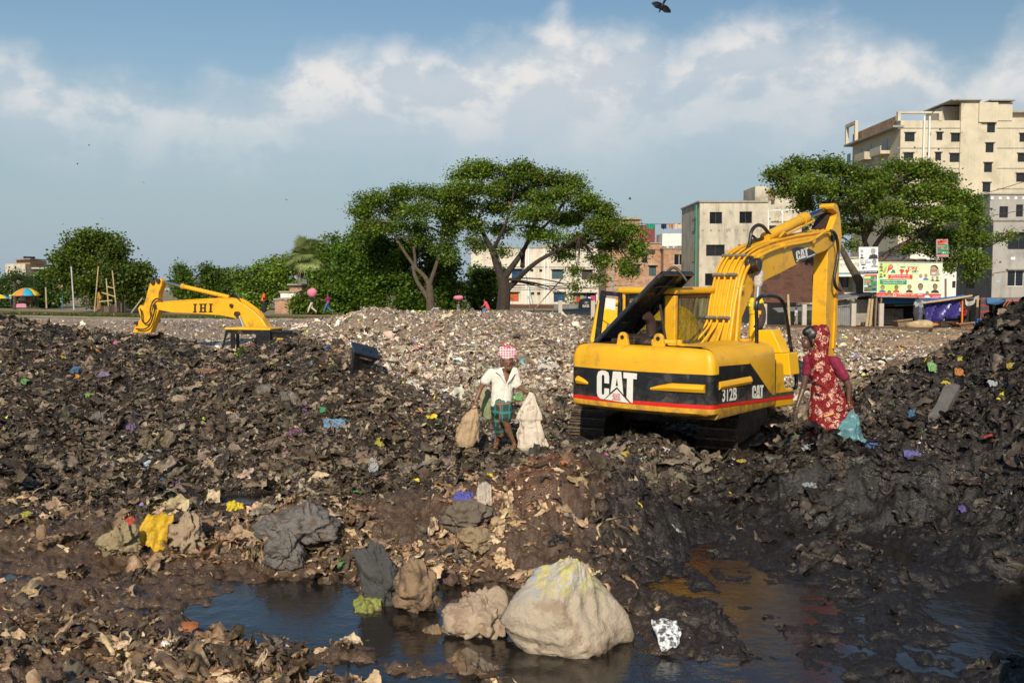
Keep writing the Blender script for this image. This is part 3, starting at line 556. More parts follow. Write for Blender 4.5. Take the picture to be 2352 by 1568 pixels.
# engine
mb = MB(); mb.bb((-.72, -1.62, 1.2), (-.28, -.8, 2.07)); mb.bb((-1.16, -1.6, 1.2), (-1.0, -.7, 1.98)); mb.cyl((-.2, -1.5, 2.0), (.15, -1.5, 2.0), .12); mb.cyl((-.75, -1.2, 2.05), (-.2, -1.2, 2.08), .07); mb.bb((-.2, -1.6, 1.2), (.3, -.75, 1.93))
eng = mb.build('engine', m_grease, D1, bevel=.02)
mb = MB(); mb.cyl((.02, -1.6, 2.04), (.4, -1.5, 2.04), .045); mb.bb((.32, -1.65, 1.98), (.6, -1.5, 2.03)); mb.cyl((.5, -1.62, 2.0), (.5, -1.62, 2.09), .05); mb.bb((.05, -1.68, 1.98), (.18, -1.6, 2.06)); mb.build('engine_fitting', m_yel2, eng, bevel=.01)
for x0 in (-.36, .27):
    mb = MB(); o_ = []; 
    for i in range(13): t = math.pi * i / 12; o_.append(Vector((x0 + .08 * math.cos(t), -1.86, 2.11 + .08 * math.sin(t))))
    o_ = [Vector((x0 + .11, -1.86, 1.97))] + o_ + [Vector((x0 - .11, -1.86, 1.97))]; mb.prism(o_, (0, .06, 0)); le = mb.build('lifting_eye', m_yel2, D1, bevel=.008)
    mb = MB(); mb.cyl((x0, -1.865, 2.11), (x0, -1.79, 2.11), .034, 12); mb.build('eye_hole', m_blkd, le)
mb = MB(); pth = [e(1497, 800, 1, -.9), e(1496, 760, 1, -.9), e(1494, 738, 1, -.92), e(1485, 725, 1, -1.0)]; mb.tube(catrom(pth), .085, 12); mb.build('exhaust_pipe', m_exh, D1, smooth=True)
# propped hood: hinge along the left side, plate turned up about it
h0 = e(1366, 797, 1, -1.32); h1 = e(1526, 630, 1, -1.32); hu = (h1 - h0); HL = hu.length; hu.normalize(); hv = Vector((0, 1, 0)); hn = hu.cross(hv) * -1
if hn.z < 0: hn = -hn
def H(u, v, n=0): return h0 + hu * (u * HL) + hv * v + hn * n
HW = 1.02; mb = MB()
def hbox(mb, u0, u1, v0, v1, n0, n1): mb.add([H(u, v, n) for u in (u0, u1) for v in (v0, v1) for n in (n0, n1)], [(0, 1, 3, 2), (4, 6, 7, 5), (0, 4, 5, 1), (2, 3, 7, 6), (0, 2, 6, 4), (1, 5, 7, 3)])
hbox(mb, .30, .72, 0, HW, .06, .075); hbox(mb, 0, .08, 0, HW, .06, .075); hbox(mb, .72, .95, 0, .12, .06, .075); hbox(mb, .72, .95, .72, HW, .06, .075); hbox(mb, .08, .3, 0, .08, .06, .075); hbox(mb, .08, .3, .55, HW, .06, .075); hbox(mb, .95, 1, 0, HW, .06, .075)
mb.loft([[H(u, -.01, .0), H(u, -.035, .02), H(u, -.03, .06), H(u, 0, .085), H(u, .03, .085), H(u, .012, .005)] for u in (0, .94)] + [[H(.985, .02, .0), H(.99, .0, .02), H(.985, .01, .05), H(.97, .03, .08), H(.96, .05, .08), H(.965, .03, .005)]])
hbox(mb, 0, 1, HW - .03, HW, .0, .06); hbox(mb, .975, 1.0, .02, HW, .0, .06); hbox(mb, 0, .02, 0, HW, -.12, .06)
hood = mb.build('engine_hood', pm('blue_black_hood', (.024, .027, .034), .3, .3, 4, dirt=(.07, .06, .05), dirtamt=.25, dirtscale=4), D1, smooth=False, bevel=.008)
mb = MB()
for i in range(14):
    v = .12 + .6 * i / 14; hbox(mb, .72, .95, v, v + .012, .055, .07)
for i in range(9):
    u = .72 + .23 * i / 9; hbox(mb, u, u + .006, .12, .72, .052, .06)
hbox(mb, .825, .84, .1, .74, .0, .05); hbox(mb, .72, .95, .4, .43, .0, .05); mb.build('grille', m_blkd, hood); mb = MB()
for i in range(11):
    v = .08 + .47 * i / 11; hbox(mb, .08, .30, v, v + .012, .055, .07)
for i in range(8):
    u = .08 + .22 * i / 8; hbox(mb, u, u + .006, .08, .55, .052, .06)
mb.build('grille', m_blkd, hood)
mb = MB(); mb.tube([e(1531, 793, 1, -1.2), e(1516, 700, 1, -1.1)], .02, 8); mb.build('prop_rod', m_exh, hood)
mb = MB(); mb.tube(catrom([H(.93, .3, .05), H(.97, .35, .12), H(1.02, .4, .12), H(1.035, .42, .0), H(1.03, .42, -.2)]), .025, 8); mb.build('latch_cable', m_rubber, hood, smooth=True)
# cab
cab = MB(); cx0, cx1, cy0, cy1 = -1.20, -.15, -.55, 1.22
cab.bb((cx0, cy0, 1.16), (cx1, cy1, 1.60)); cab.bb((cx0, cy0, 1.6), (cx0 + .09, cy0 + .08, 2.74)); cab.bb((cx1 - .2, cy0, 1.6), (cx1, cy0 + .1, 2.74)); cab.bb((cx1 - .07, cy1 - .07, 1.6), (cx1, cy1, 2.74)); cab.bb((cx0, cy1 - .07, 1.6), (cx0 + .07, cy1, 2.74))
cabo = cab.build('cab', m_yel2, D1, bevel=.02)
mb = MB(); mb.bb((cx0 - .05, cy0 - .04, 2.76), (cx1 + .03, cy1 + .06, 2.87)); mb.build('cab_roof', m_yel2, cabo, bevel=.045, seg=3)
mb = MB(); 
def fr_y(mb, y, x0, x1, z0, z1, w, t=.04): mb.bb((x0, y, z0), (x0 + w, y + t, z1)); mb.bb((x1 - w, y, z0), (x1, y + t, z1)); mb.bb((x0 + w, y, z0), (x1 - w, y + t, z0 + w)); mb.bb((x0 + w, y, z1 - w), (x1 - w, y + t, z1))
def fr_x(mb, x, y0, y1, z0, z1, w, t=.04): mb.bb((x, y0, z0), (x + t, y0 + w, z1)); mb.bb((x, y1 - w, z0), (x + t, y1, z1)); mb.bb((x, y0 + w, z0), (x + t, y1 - w, z0 + w)); mb.bb((x, y0 + w, z1 - w), (x + t, y1 - w, z1))
fr_y(mb, cy0 + .01, cx0 + .09, cx1 - .2, 1.6, 2.755, .07); mb.bb((cx0 + .16, cy0 + .012, 1.67), (cx1 - .27, cy0 + .04, 1.98)); mb.build('rear_window_frame', m_blk, cabo, bevel=.012)
mb = MB(); fr_x(mb, cx1 - .055, cy0 + .1, cy1 - .06, 1.6, 2.755, .055); mb.build('side_window_frame', m_blk, cabo, bevel=.012)
mb = MB(); mb.bb((cx0 + .1, cy0 + .02, 1.98), (cx1 - .24, cy0 + .026, 2.69)); mb.build('rear_window', m_glass, cabo)
mb = MB(); mb.bb((cx1 - .03, cy0 + .15, 1.65), (cx1 - .024, cy1 - .11, 2.70)); mb.build('side_window', m_glass, cabo)
mb = MB(); mb.bb((cx0 + .05, cy1 - .05, 2.66), (cx1 - .05, cy1 - .01, 2.74)); mb.bb((cx0 + .03, cy0 + .1, 2.70), (cx0 + .07, cy1 - .1, 2.755)); mb.bb((cx0 + .1, cy0 + .05, 2.72), (cx1 - .08, cy1 - .1, 2.75)); mb.build('headliner', m_blkd, cabo)
mb = MB(); mb.bb((-.95, .05, 1.6), (-.45, .5, 1.78)); mb.prism([Vector((-.93, -.02, 1.75)), Vector((-.93, .12, 1.75)), Vector((-.93, .02, 2.30)), Vector((-.93, -.1, 2.30))], (.46, 0, 0)); mb.build('seat', m_blkd, cabo, bevel=.04)
mb = MB(); mb.cyl(e(1475, 693, 1, -.57), e(1475, 693, 1, -.545), .05, 16); mb.build('sticker', m_paper, cabo)
dd = MB(); A = [e(a, b, 1, -.72) for a, b in ((1379, 667), (1427, 672), (1424, 797), (1362, 797))]
B = [e(a, b, 1, -.72) for a, b in ((1389, 678), (1419, 681), (1415, 775), (1377, 775))]
for i in range(4): j = (i + 1) % 4; dd.prism([A[i], A[j], B[j], B[i]], (0, .05, 0))
do = dd.build('cab_door', m_blk, cabo, bevel=.01)
mb = MB(); mb.prism([e(a, b, 1, -.735) for a, b in ((1391, 684), (1414, 687), (1413, 713), (1389, 708))], (0, .006, 0)); mb.build('paper_sheet', m_paper, do)
# boom
bx = .30; bw = .48
btop = [(1672, 850), (1679, 773), (1684, 735), (1689, 698), (1701, 636), (1710, 611), (1722, 592), (1735, 581), (1749, 573), (1780, 561), (1814, 552), (1850, 545), (1885, 540), (1908, 533)]
bbot = [(1919, 541), (1918, 556), (1904, 571), (1896, 577), (1872, 586), (1835, 606), (1793, 628), (1765, 641), (1751, 650), (1740, 657), (1731, 666), (1720, 692), (1705, 730), (1701, 773), (1694, 850)]
mb = MB(); mb.prism(e2(btop + bbot, 0, bx), (-bw, 0, 0)); boom = mb.build('boom', m_yel2, D1, bevel=.02)
tp = [e(a, b, 0, 0) for a, b in [(1679, 773), (1689, 698), (1701, 636), (1722, 592), (1749, 573), (1814, 552), (1885, 540)]]
tp = [e(a, b, 0, bx) for a, b in btop[1:]]
def rail(xo, off, i0=0, i1=None, base=None, tail=None):
    q = tp[i0:i1]; out = []
    for i, p_ in enumerate(q):
        t = (q[min(i + 1, len(q) - 1)] - q[max(i - 1, 0)]).normalized(); nn = Vector((0, -t.z, t.y)); nn = nn if nn.z > 0 or nn.y < 0 else -nn
        out.append(Vector((xo, p_.y, p_.z)) + nn * off)
    return (base or []) + out + (tail or [])
for xo, off, dxb in ((.24, .045, .18), (.14, .05, .05), (.02, .045, -.25), (-.06, .05, -.3), (-.14, .045, -.38)):
    xo += .015 * (xo > 0) - .015 * (xo < 0)
    q_ = rail(xo, off, 1); b0 = Vector((xo + dxb * .6, q_[0].y - .42, 1.86)); b1 = Vector((xo + dxb * .1, q_[0].y - .12, 2.16))
    mb = MB(); mb.tube(catrom([b0, b1] + q_, 4), .021, 8); mb.build('boom_pipe', m_yel2, boom, smooth=True)
mb = MB(); mb.tube(catrom([e(a, b, 0, bx + .05) for a, b in ((1690, 785), (1692, 765), (1694, 740), (1698, 690), (1702, 660), (1710, 632), (1716, 618), (1727, 598), (1740, 592), (1765, 578), (1800, 566), (1840, 558), (1862, 553), (1880, 542), (1893, 533), (1905, 530))], 3), .028, 8); mb.build('boom_pipe', m_yel, boom, smooth=True)
for i, (a, b) in enumerate(((1746, 589), (1800, 565), (1867, 553), (1703, 662))):
    mb = MB(); c_ = e(a, b, 0, bx + .03); mb.box(c_, (.09, .13, .08), Matrix.Rotation(.3, 3, 'X')); mb.build('pipe_clamp', m_yel2, boom, bevel=.012)
for t in (1, 3, 5):
    mb = MB(); c_ = tp[t]; mb.box((.16, c_.y - .07, c_.z + .03), (.22, .05, .06), Matrix.Rotation(.8, 3, 'X')); mb.box((-.09, c_.y - .07, c_.z + .03), (.2, .05, .06), Matrix.Rotation(.8, 3, 'X')); mb.build('pipe_clamp', pm('dull_steel', (.2, .17, .13), .5, .3, 9), boom)
mb = MB(); mb.prism(e2([(1818, 572), (1830, 568), (1845, 568), (1858, 571), (1868, 576), (1877, 586), (1840, 601), (1828, 605), (1824, 594)], 0, bx + .002), (.004, 0, 0)); dec = mb.build('decal', m_blk, boom)
mb = MB(); o_, xa, ya = e(1830, 599, 0, bx + .010), e(1858, 588, 0, bx + .010), e(1827, 578, 0, bx + .010)
for pl in CAT: mb.poly([o_ + (xa - o_) * a + (ya - o_) * b for a, b in pl])
mb.poly(e2([(1829, 602), (1834, 600), (1834, 597.5), (1829, 599.5)], 0, bx + .010)); mb.poly(e2([(1853, 592.5), (1873, 585), (1872, 582.5), (1854, 589.5)], 0, bx + .010)); mb.build('logo', m_wht, dec)
mb = MB(); c_ = e(1745, 608, 0, .5); mb.cyl((.28, c_.y, c_.z), (.50, c_.y, c_.z), .12, 18); mb.cyl((.28, c_.y, c_.z), (.36, c_.y, c_.z), .16, 18); mb.build('boom_pin', m_grease, boom, bevel=.012)
mb = MB(); c_ = e(1912, 543, 0, .30); mb.cyl((.27, c_.y, c_.z), (.34, c_.y, c_.z), .11, 18); mb.build('stick_pin', m_grease, boom, bevel=.012)
# boom cylinder
a, b, c_ = e(1744, 612, 0, .42), e(1736, 716, 0, .42), e(1728, 812, 0, .42)
mb = MB(); mb.cyl(b + (c_ - b) * .06, c_, .10, 18); mb.cyl(b - (c_ - b) * .02, b + (c_ - b) * .07, .115, 18); bcy = mb.build('boom_cylinder', m_yel3, D1, smooth=True)
mb = MB(); mb.cyl(a, b, .052, 18); mb.build('rod', m_chrome, bcy, smooth=True)
mb = MB(); d_ = (b - a).normalized(); mb.tube([a + d_ * t for t in (.08, .16, .24, .30, .36)], [.075, .085, .078, .085, .06], 10); mb.build('cloth_wrap', pm('dirty_white_cloth', (.62, .55, .48), .9, .3, 20, bump=.8, bscale=30), bcy, smooth=True)
mb = MB(); mb.tube(catrom([b - d_ * .12 + Vector((.05, 0, 0)), b + Vector((.08, .05, .02)), b + d_ * .14 + Vector((.1, .02, 0)), b + d_ * .3 + Vector((.07, -.06, 0))]), [.08] * 19, 8); mb.build('rag', pm('dark_rag', (.06, .04, .035), .9, .4, 15, bump=.8, bscale=20), bcy, smooth=True)
# stick
st = [(1923, 491), (1914, 480), (1913, 473), (1917, 467), (1923, 469), (1927, 480), (1930, 492), (1934, 542), (1928, 600), (1922, 670), (1920, 741), (1917, 800), (1915, 870), (1897, 870), (1896, 800), (1896, 741), (1899, 650), (1902, 573), (1907, 540), (1911, 525)]
mb = MB(); mb.prism(e2(st, 0, .262), (-.30, 0, 0)); stick = mb.build('stick', m_yel2, D1, bevel=.014)
mb = MB(); mb.prism(e2([(1927, 545), (1921, 668), (1919, 742), (1916, 800), (1911, 800), (1914, 742), (1916, 668), (1923, 545)], 0, .263), (.035, 0, 0)); mb.build('edge_rib', m_yel, stick)
mb = MB(); mb.prism(e2([(1889, 526), (1903, 500), (1909, 482), (1914, 490), (1907, 528)], 0, .13), (-.25, 0, 0)); mb.build('stick_bracket', m_exh, stick)
a, b, c_ = e(1757, 546, 0, .06), e(1850, 500, 0, .06), e(1911, 476, 0, .06)
mb = MB(); mb.cyl(a, b, .10, 18); mb.cyl(b - (b - a).normalized() * .22, b, .118, 18); scy = mb.build('stick_cylinder', m_yel2, D1, smooth=True)
mb = MB(); mb.cyl(b, c_, .06, 18); mb.build('rod', pm('blued_chrome', (.16, .22, .34), .16, .2, 3, metal=1.0), scy, smooth=True)
mb = MB(); mb.tube([a + Vector((.16, .3, .02)), a + (b - a) * .25 + Vector((.16, 0, .0)), a + (b - a) * .35 + Vector((.14, 0, -.08)), b + Vector((.14, .1, -.06))], .024, 8); mb.build('feed_pipe', m_yel, scy, smooth=True)
mb = MB(); mb.box(a + Vector((0, .05, -.16)), (.3, .35, .2), Matrix.Rotation(.3, 3, 'X')); mb.build('cylinder_bracket', m_yel2, boom, bevel=.02)
def hose(l, x, r=.033, n=4): mb = MB(); mb.tube(catrom([e(a, b, 0, x) for a, b in l], n), r, 8); mb.build('hose', m_rubber, D1, smooth=True)
hose([(1708, 592), (1721, 560), (1726, 532), (1738, 518), (1752, 520), (1764, 534), (1772, 544)], .12); hose([(1716, 590), (1722, 566), (1728, 552), (1742, 550), (1758, 545)], .02, .028); hose([(1722, 590), (1724, 560), (1724, 540), (1736, 548)], -.1, .024)
hose([(1908, 530), (1917, 536), (1923, 552), (1925, 580), (1922, 605), (1917, 632), (1917, 650), (1922, 662), (1931, 667)], .40, .034); hose([(1896, 560), (1880, 605), (1872, 620), (1868, 645), (1872, 672)], -.12, .03)
mb = MB(); mb.tube(catrom([e(a, b, 0, 1.02) for a, b in ((1738, 800), (1738, 745), (1737.5, 700), (1743, 685), (1756, 679.5), (1778, 680), (1793, 687), (1802, 705), (1808, 740), (1817, 800), (1829, 872), (1826, 892))], 4), .032, 8); mb.build('handrail', m_blk, D1, smooth=True)
mb = MB(); c_ = e(1712, 790, 0, .75); mb.cyl(c_ + Vector((0, 0, -.08)), c_ + Vector((0, 0, .05)), .10, 18); mb.cyl(c_ + Vector((0, 0, .05)), c_ + Vector((0, 0, .085)), .11, 18); mb.build('fuel_cap', m_yel2, D1, bevel=.006)
# undercarriage, slewed a little from the house
UA = -R(26); UF = Vector((math.sin(-UA), math.cos(UA), 0)); 
def track(wp, root, ang, L=3.3, r=.40, wd=.66):
    fr = empty('track', EX.Mi @ (Vector(wp) - EX.loc), ang - EX.a); fr.parent = root
    mb = MB(); per = 2 * (L - 2 * r) + 2 * math.pi * r; N = 46; out = []
    def at(s):
        a = L - 2 * r
        if s < a: return Vector((0, r + s, 0)), 0.0
        s -= a
        if s < math.pi * r: t = s / r; return Vector((0, L - r + r * math.sin(t), r - r * math.cos(t))), t
        s -= math.pi * r
        if s < a: return Vector((0, L - r - s, 2 * r)), math.pi
        s -= a; t = s / r; return Vector((0, r - r * math.sin(t), r + r * math.cos(t))), math.pi + t
    for i in range(N):
        p_, t = at(per * i / N); rot = Matrix.Rotation(t, 3, 'X'); w2 = per / N
        mb.cur = 0; mb.box(p_ + rot @ Vector((0, 0, .012)), (wd, w2 * .93, .03), rot)
        for k_ in (-.3, .05, .36): mb.cur = 1 if k_ < 0 else 0; mb.box(p_ + rot @ Vector((random.uniform(-.02, .02), w2 * k_, -.018)), (wd * .97, .014, .045), rot)
    mb.cur = 0
    o = mb.build('track_chain', [m_steel, m_edge], fr)
    mb = MB(); mb.bb((-.2, .3, .12), (.2, L - .3, .62)); mb.build('track_frame', m_steel, fr, bevel=.03)
    for y in (r, L - r): mb = MB(); mb.cyl((-.14, y, r), (.14, y, r), r - .04, 20); mb.build('sprocket', m_steel, fr, bevel=.02)
    return fr
wr, wl_ = P(1646, 1050, 16.25), P(1346, 1046, 17.1)
track(wr, D1, UA); track(wl_, D1, UA)
mb = MB(); cc = (wr + wl_) / 2 + UF * 1.6; c_ = EX.Mi @ (Vector((cc.x, cc.y, -.25)) - EX.loc); mb.box((c_.x, c_.y, .62), (1.7, 1.3, .3), Matrix.Rotation(UA - EX.a, 3, 'Z')); mb.cyl((0, 0, .7), (0, 0, .99), .6, 24); mb.build('carbody', m_steel, D1, bevel=.03)
# ------------------------------------------------------------------ people
def blob(name, parts, mats, parent=None, voxel=.008, smooth=3, wr=0.0, wf=14.0, cut=None, frame=None, **kw):
    "tapered limbs and ellipsoids fused into one continuous skin"
    mb = MB()
    for p_ in parts:
        if p_[0] == 'cap':
            _, a, b, r0, r1 = p_[:5]; a, b = Vector(a), Vector(b); d_ = (b - a).normalized(); n = 6
            path, rad = [], []
            for i in range(n): t = math.pi / 2 * (1 - i / n); path.append(a - d_ * r0 * math.sin(t)); rad.append(max(r0 * math.cos(t), r0 * .08))
            path.append(a); rad.append(r0); path.append(b); rad.append(r1)
            for i in range(1, n + 1): t = math.pi / 2 * i / n; path.append(b + d_ * r1 * math.sin(t)); rad.append(max(r1 * math.cos(t), r1 * .08))
            mb.tube(path, rad, 12)
        elif p_[0] == 'loft':
            rg = [[Vector(c_) + Vector((rx * math.cos(t_ * .3927), ry * math.sin(t_ * .3927), 0)) for t_ in range(16)] for c_, rx, ry in p_[1]]; mb.loft(rg)
        else: mb.ell(p_[1], p_[2], 16, 12, p_[3] if len(p_) > 3 else None)
    me = mb.mesh('tmp'); o = bpy.data.objects.new('tmp', me); COL.objects.link(o)
    rm = o.modifiers.new('r', 'REMESH'); rm.mode = 'VOXEL'; rm.voxel_size = voxel; rm.use_smooth_shade = True
    if smooth: s_ = o.modifiers.new('s', 'SMOOTH'); s_.iterations = smooth; s_.factor = .5
    bpy.context.view_layer.update(); me2 = bpy.data.meshes.new_from_object(o.evaluated_get(bpy.context.evaluated_depsgraph_get()))
    bpy.data.objects.remove(o); bpy.data.meshes.remove(me)
    if wr or cut:
        n = len(me2.vertices); v = np.empty(n * 3, np.float32); me2.vertices.foreach_get('co', v); v = v.reshape(-1, 3); nr = np.empty(n * 3, np.float32); me2.vertices.foreach_get('normal', nr); nr = nr.reshape(-1, 3)
        if wr:
            d_ = fbm(v[:, 0] * wf + v[:, 1] * wf * .6 + 50, v[:, 2] * wf * .55 + v[:, 1] * 3 + 50, 3, .6, True) - .55
            v = v + nr * (d_ * wr)[:, None]; me2.vertices.foreach_set('co', v.ravel().astype(np.float32))
        if cut:
            bm = bmesh.new(); bm.from_mesh(me2); kill = [f for f in bm.faces if cut(f.calc_center_median())]; bmesh.ops.delete(bm, geom=kill, context='FACES'); bm.to_mesh(me2); bm.free()
    me2.polygons.foreach_set('use_smooth', [True] * len(me2.polygons)); me2.name = name; me2.update()
    ob = bpy.data.objects.new(name, me2); COL.objects.link(ob); me2.materials.append(mats)
    if parent: ob.parent = parent
    return tag(ob, **kw)
def cap(a, b, r0, r1): return ('cap', a, b, r0, r1)
def ell(c, r, rot=None): return ('ell', c, r, rot) if rot is not None else ('ell', c, r)
SKIN = pm('brown_skin', (.19, .088, .048), .42, .18, 9, spec=.5); SKIND = pm('dark_brown_skin', (.105, .052, .033), .42, .2, 9)
HAIR = pm('black_hair', (.010, .008, .007), .45, .3, 30)
def weave(name, base, bands, rough=.9):
    "woven check: bands = (axis, scale, width, colour)"
    m = bpy.data.materials.new(name); m.use_nodes = True; t = m.node_tree; q = NT(t); b = t.nodes['Principled BSDF']; vec = q.n('ShaderNodeTexCoord').outputs['Object']; sp_ = q.n('ShaderNodeSeparateXYZ'); t.links.new(vec, sp_.inputs[0])
    nz = q.noise(vec, 6, 3); c = q.mix(nz, tuple(x * .8 for x in base), base)
    for ax, sc, wd, col, f in bands:
        v = q.m('FRACT', q.m('ADD', q.m('MULTIPLY', sp_.outputs[ax], sc), q.m('MULTIPLY', nz, .5))); c = q.mix(q.m('MULTIPLY', q.m('LESS_THAN', v, wd), f), c, col)
    t.links.new(c, b.inputs['Base Color']); b.inputs['Roughness'].default_value = rough; b.inputs['Specular IOR Level'].default_value = .2; return m
def hand(wrist, d_, side, curl, r=.0095, toward=(0, 0, -1)):
    "palm, four curled fingers of unequal length and a thumb from the side of the palm"
    w_ = Vector(wrist); d_ = Vector(d_).normalized(); s_ = Vector(side).normalized(); nrm = d_.cross(s_).normalized(); out = [ell(w_ + d_ * .045, (.038, .022, .048), Matrix((s_, nrm, d_)).transposed())]
    for i, L in enumerate((.066, .076, .070, .055)):
        b0 = w_ + d_ * .082 + s_ * (-.030 + .020 * i); k1 = b0 + (d_ * math.cos(curl * .6) + nrm * math.sin(curl * .6)) * L * .5; k2 = k1 + (d_ * math.cos(curl * 1.5) + nrm * math.sin(curl * 1.5)) * L * .5
        out += [cap(b0, k1, r, r * .92), cap(k1, k2, r * .92, r * .8)]
    t0 = w_ + d_ * .03 - s_ * .034; t1 = t0 + (d_ * .7 - s_ * .5 + nrm * .5).normalized() * .035; out += [cap(t0, t1, r * 1.15, r * 1.05), cap(t1, t1 + (d_ * .6 + nrm * .7).normalized() * .03, r * 1.05, r * .85)]
    return out
# ---- the man with two sacks
MY = 15.6; mroot = P(1156, 1036, MY); mroot.z = gz(mroot.x, MY) - .0
man = empty('person', (mroot.x, mroot.y, P(1156, 1036, MY).z), 0, 'man in white shirt and red checked turban walking with a sack in each hand', 'person')
def m3(x, y, d=0.0): return P((1750 + x / 2.613) / 1.7415, (1250 + y / 2.613) / 1.7415, MY) - Vector(man.location) + Vector((0, d, 0))
la, ra = Vector((.03, -.02, 0)), 0
body = [ell(m3(738, 515, -.05), (.080, .095, .110), Matrix.Rotation(R(14), 3, 'X')), ell(m3(744, 572, -.085), (.052, .058, .050)), ell(m3(742, 540, -.145), (.014, .024, .026)), ell(m3(741, 512, -.125), (.055, .02, .012)), ell(m3(674, 520, -.01), (.012, .02, .03)), ell(m3(804, 520, -.02), (.012, .02, .03)), ell(m3(744, 574, -.137), (.024, .012, .010)),
        cap(m3(722, 600, 0), m3(705, 650, .03), .052, .062), ell(m3(690, 700, .03), (.155, .105, .15)), ell(m3(675, 850, .03), (.135, .09, .2)), ell(m3(668, 970, .03), (.15, .11, .12)),
        cap(m3(556, 628, .03), m3(452, 790, .02), .050, .040), cap(m3(452, 790, .02), m3(398, 925, -.04), .038, .026), cap(m3(806, 640, .02), m3(836, 765, .0), .048, .040), cap(m3(836, 765, 0), m3(925, 818, -.14), .038, .026),
        cap(m3(715, 985, 0), m3(703, 1105, -.20), .085, .060), cap(m3(703, 1105, -.20), m3(800, 1350, -.10), .056, .034), ell(m3(735, 1190, -.15), (.055, .06, .1)), cap(m3(805, 1375, -.1), m3(780, 1405, -.24), .036, .030), ell(m3(800, 1395, -.08), (.04, .06, .035)),
        cap(m3(635, 990, .05), m3(655, 1185, .06), .085, .060), cap(m3(655, 1185, .06), m3(628, 1375, .22), .054, .034), cap(m3(625, 1392, .24), m3(598, 1420, .10), .034, .026)]
body += hand(m3(398, 925, -.04), (-.10, -.1, -1), (.85, -.5, 0), 1.1) + hand(m3(925, 818, -.14), (.9, -.25, -.35), (.1, -.8, .5), 1.2)
mbod = blob('body', body, SKIN, man, .007, 2)
for ex_ in (724, 762): mb = MB(); mb.ell(m3(ex_, 521, -.138), (.012, .008, .006)); mb.build('eye', HAIR, man, smooth=True)
blob('hair', [ell(m3(735, 495, -.005), (.090, .098, .075)), ell(m3(744, 560, -.137), (.030, .012, .007))], HAIR, man, .009, 2)
m_shirt = pm('white_shirt', (.72, .67, .58), .85, .1, 4, dirt=(.52, .44, .34), dirtamt=.18, dirtscale=4, bump=.3, bscale=30, spec=.2)
vx0, vz0, vx1, vz1, vx2, vz2 = *m3(672, 585).xz, *m3(782, 585).xz, *m3(722, 735).xz
def vcut(c):
    if c.y > -.02: return False
    t = (c.z - vz2) / (vz0 - vz2); return 0 < t < 1.3 and vx2 + (vx0 - vx2) * t < c.x < vx2 + (vx1 - vx2) * t
sh = blob('shirt', [('loft', [(m3(712, 575, .03), .07, .06), (m3(690, 592, .03), .14, .085), (m3(683, 615, .03), .178, .105), (m3(684, 660, .03), .182, .125), (m3(682, 740, .03), .176, .128), (m3(674, 830, .025), .166, .122), (m3(668, 910, .02), .166, .126), (m3(668, 970, .02), .170, .134), (m3(690, 1005, .0), .13, .12)]), cap(m3(566, 622, .03), m3(498, 718, .025), .066, .076), cap(m3(800, 618, .02), m3(824, 752, .0), .066, .074)], m_shirt, man, .010, 2, wr=.032, wf=7, cut=vcut)
mb = MB()
mb.prism([m3(672, 575, -.06), m3(600, 600, -.115), m3(655, 645, -.135), m3(716, 735, -.125), m3(690, 640, -.11)], (0, -.008, .0)); mb.build('collar', m_shirt, sh, smooth=False)
mb = MB(); mb.prism([m3(784, 575, -.06), m3(812, 625, -.105), m3(770, 690, -.12), m3(727, 735, -.125), m3(752, 650, -.11)], (0, -.008, 0)); mb.build('collar', m_shirt, sh)
m_lungi = weave('green_check_cloth', (.030, .060, .050), [(0, 9, .22, (.035, .17, .16), .8), (2, 6, .2, (.04, .19, .17), .8), (0, 4.5, .08, (.32, .10, .05), .8), (2, 3.6, .10, (.34, .12, .06), .8)])
blob('lungi', [cap(m3(668, 975, .03), m3(664, 1010, .03), .175, .16), cap(m3(715, 1000, -.02), m3(704, 1075, -.17), .115, .095), cap(m3(632, 1010, .05), m3(655, 1170, .07), .12, .10), cap(m3(655, 1170, .07), m3(655, 1275, .12), .095, .075), ell(m3(690, 1150, .05), (.09, .08, .12))], m_lungi, man, .010, 3, wr=.05, wf=8)
m_turb = weave('red_check_cloth', (.66, .10, .16), [(0, 24, .42, (.70, .62, .60), .75), (2, 26, .42, (.70, .62, .60), .75), (0, 24, .14, (.30, .45, .45), .6)])
tb_ = blob('turban', [ell(m3(732, 440, -.03), (.118, .125, .085)), ell(m3(726, 402, -.01), (.122, .122, .085)), ell(m3(735, 462, -.05), (.112, .112, .05)), cap(m3(665, 385, -.05), m3(800, 420, -.06), .05, .05), cap(m3(660, 430, -.08), m3(790, 395, -.07), .045, .045), cap(m3(800, 455, -.06), m3(800, 495, -.06), .02, .012)], m_turb, man, .008, 2, wr=.035, wf=16)
blob('turban_tail', [ell(m3(735, 368, -.05), (.07, .06, .032)), cap(m3(700, 360, -.03), m3(735, 385, -.09), .03, .025)], pm('crimson_cloth', (.62, .03, .10), .85, .2, 12), tb_, .008, 2, wr=.02)
blob('sandal', [cap(m3(800, 1412, -.1), m3(775, 1428, -.27), .040, .036)], m_rubber, man, .010, 1)
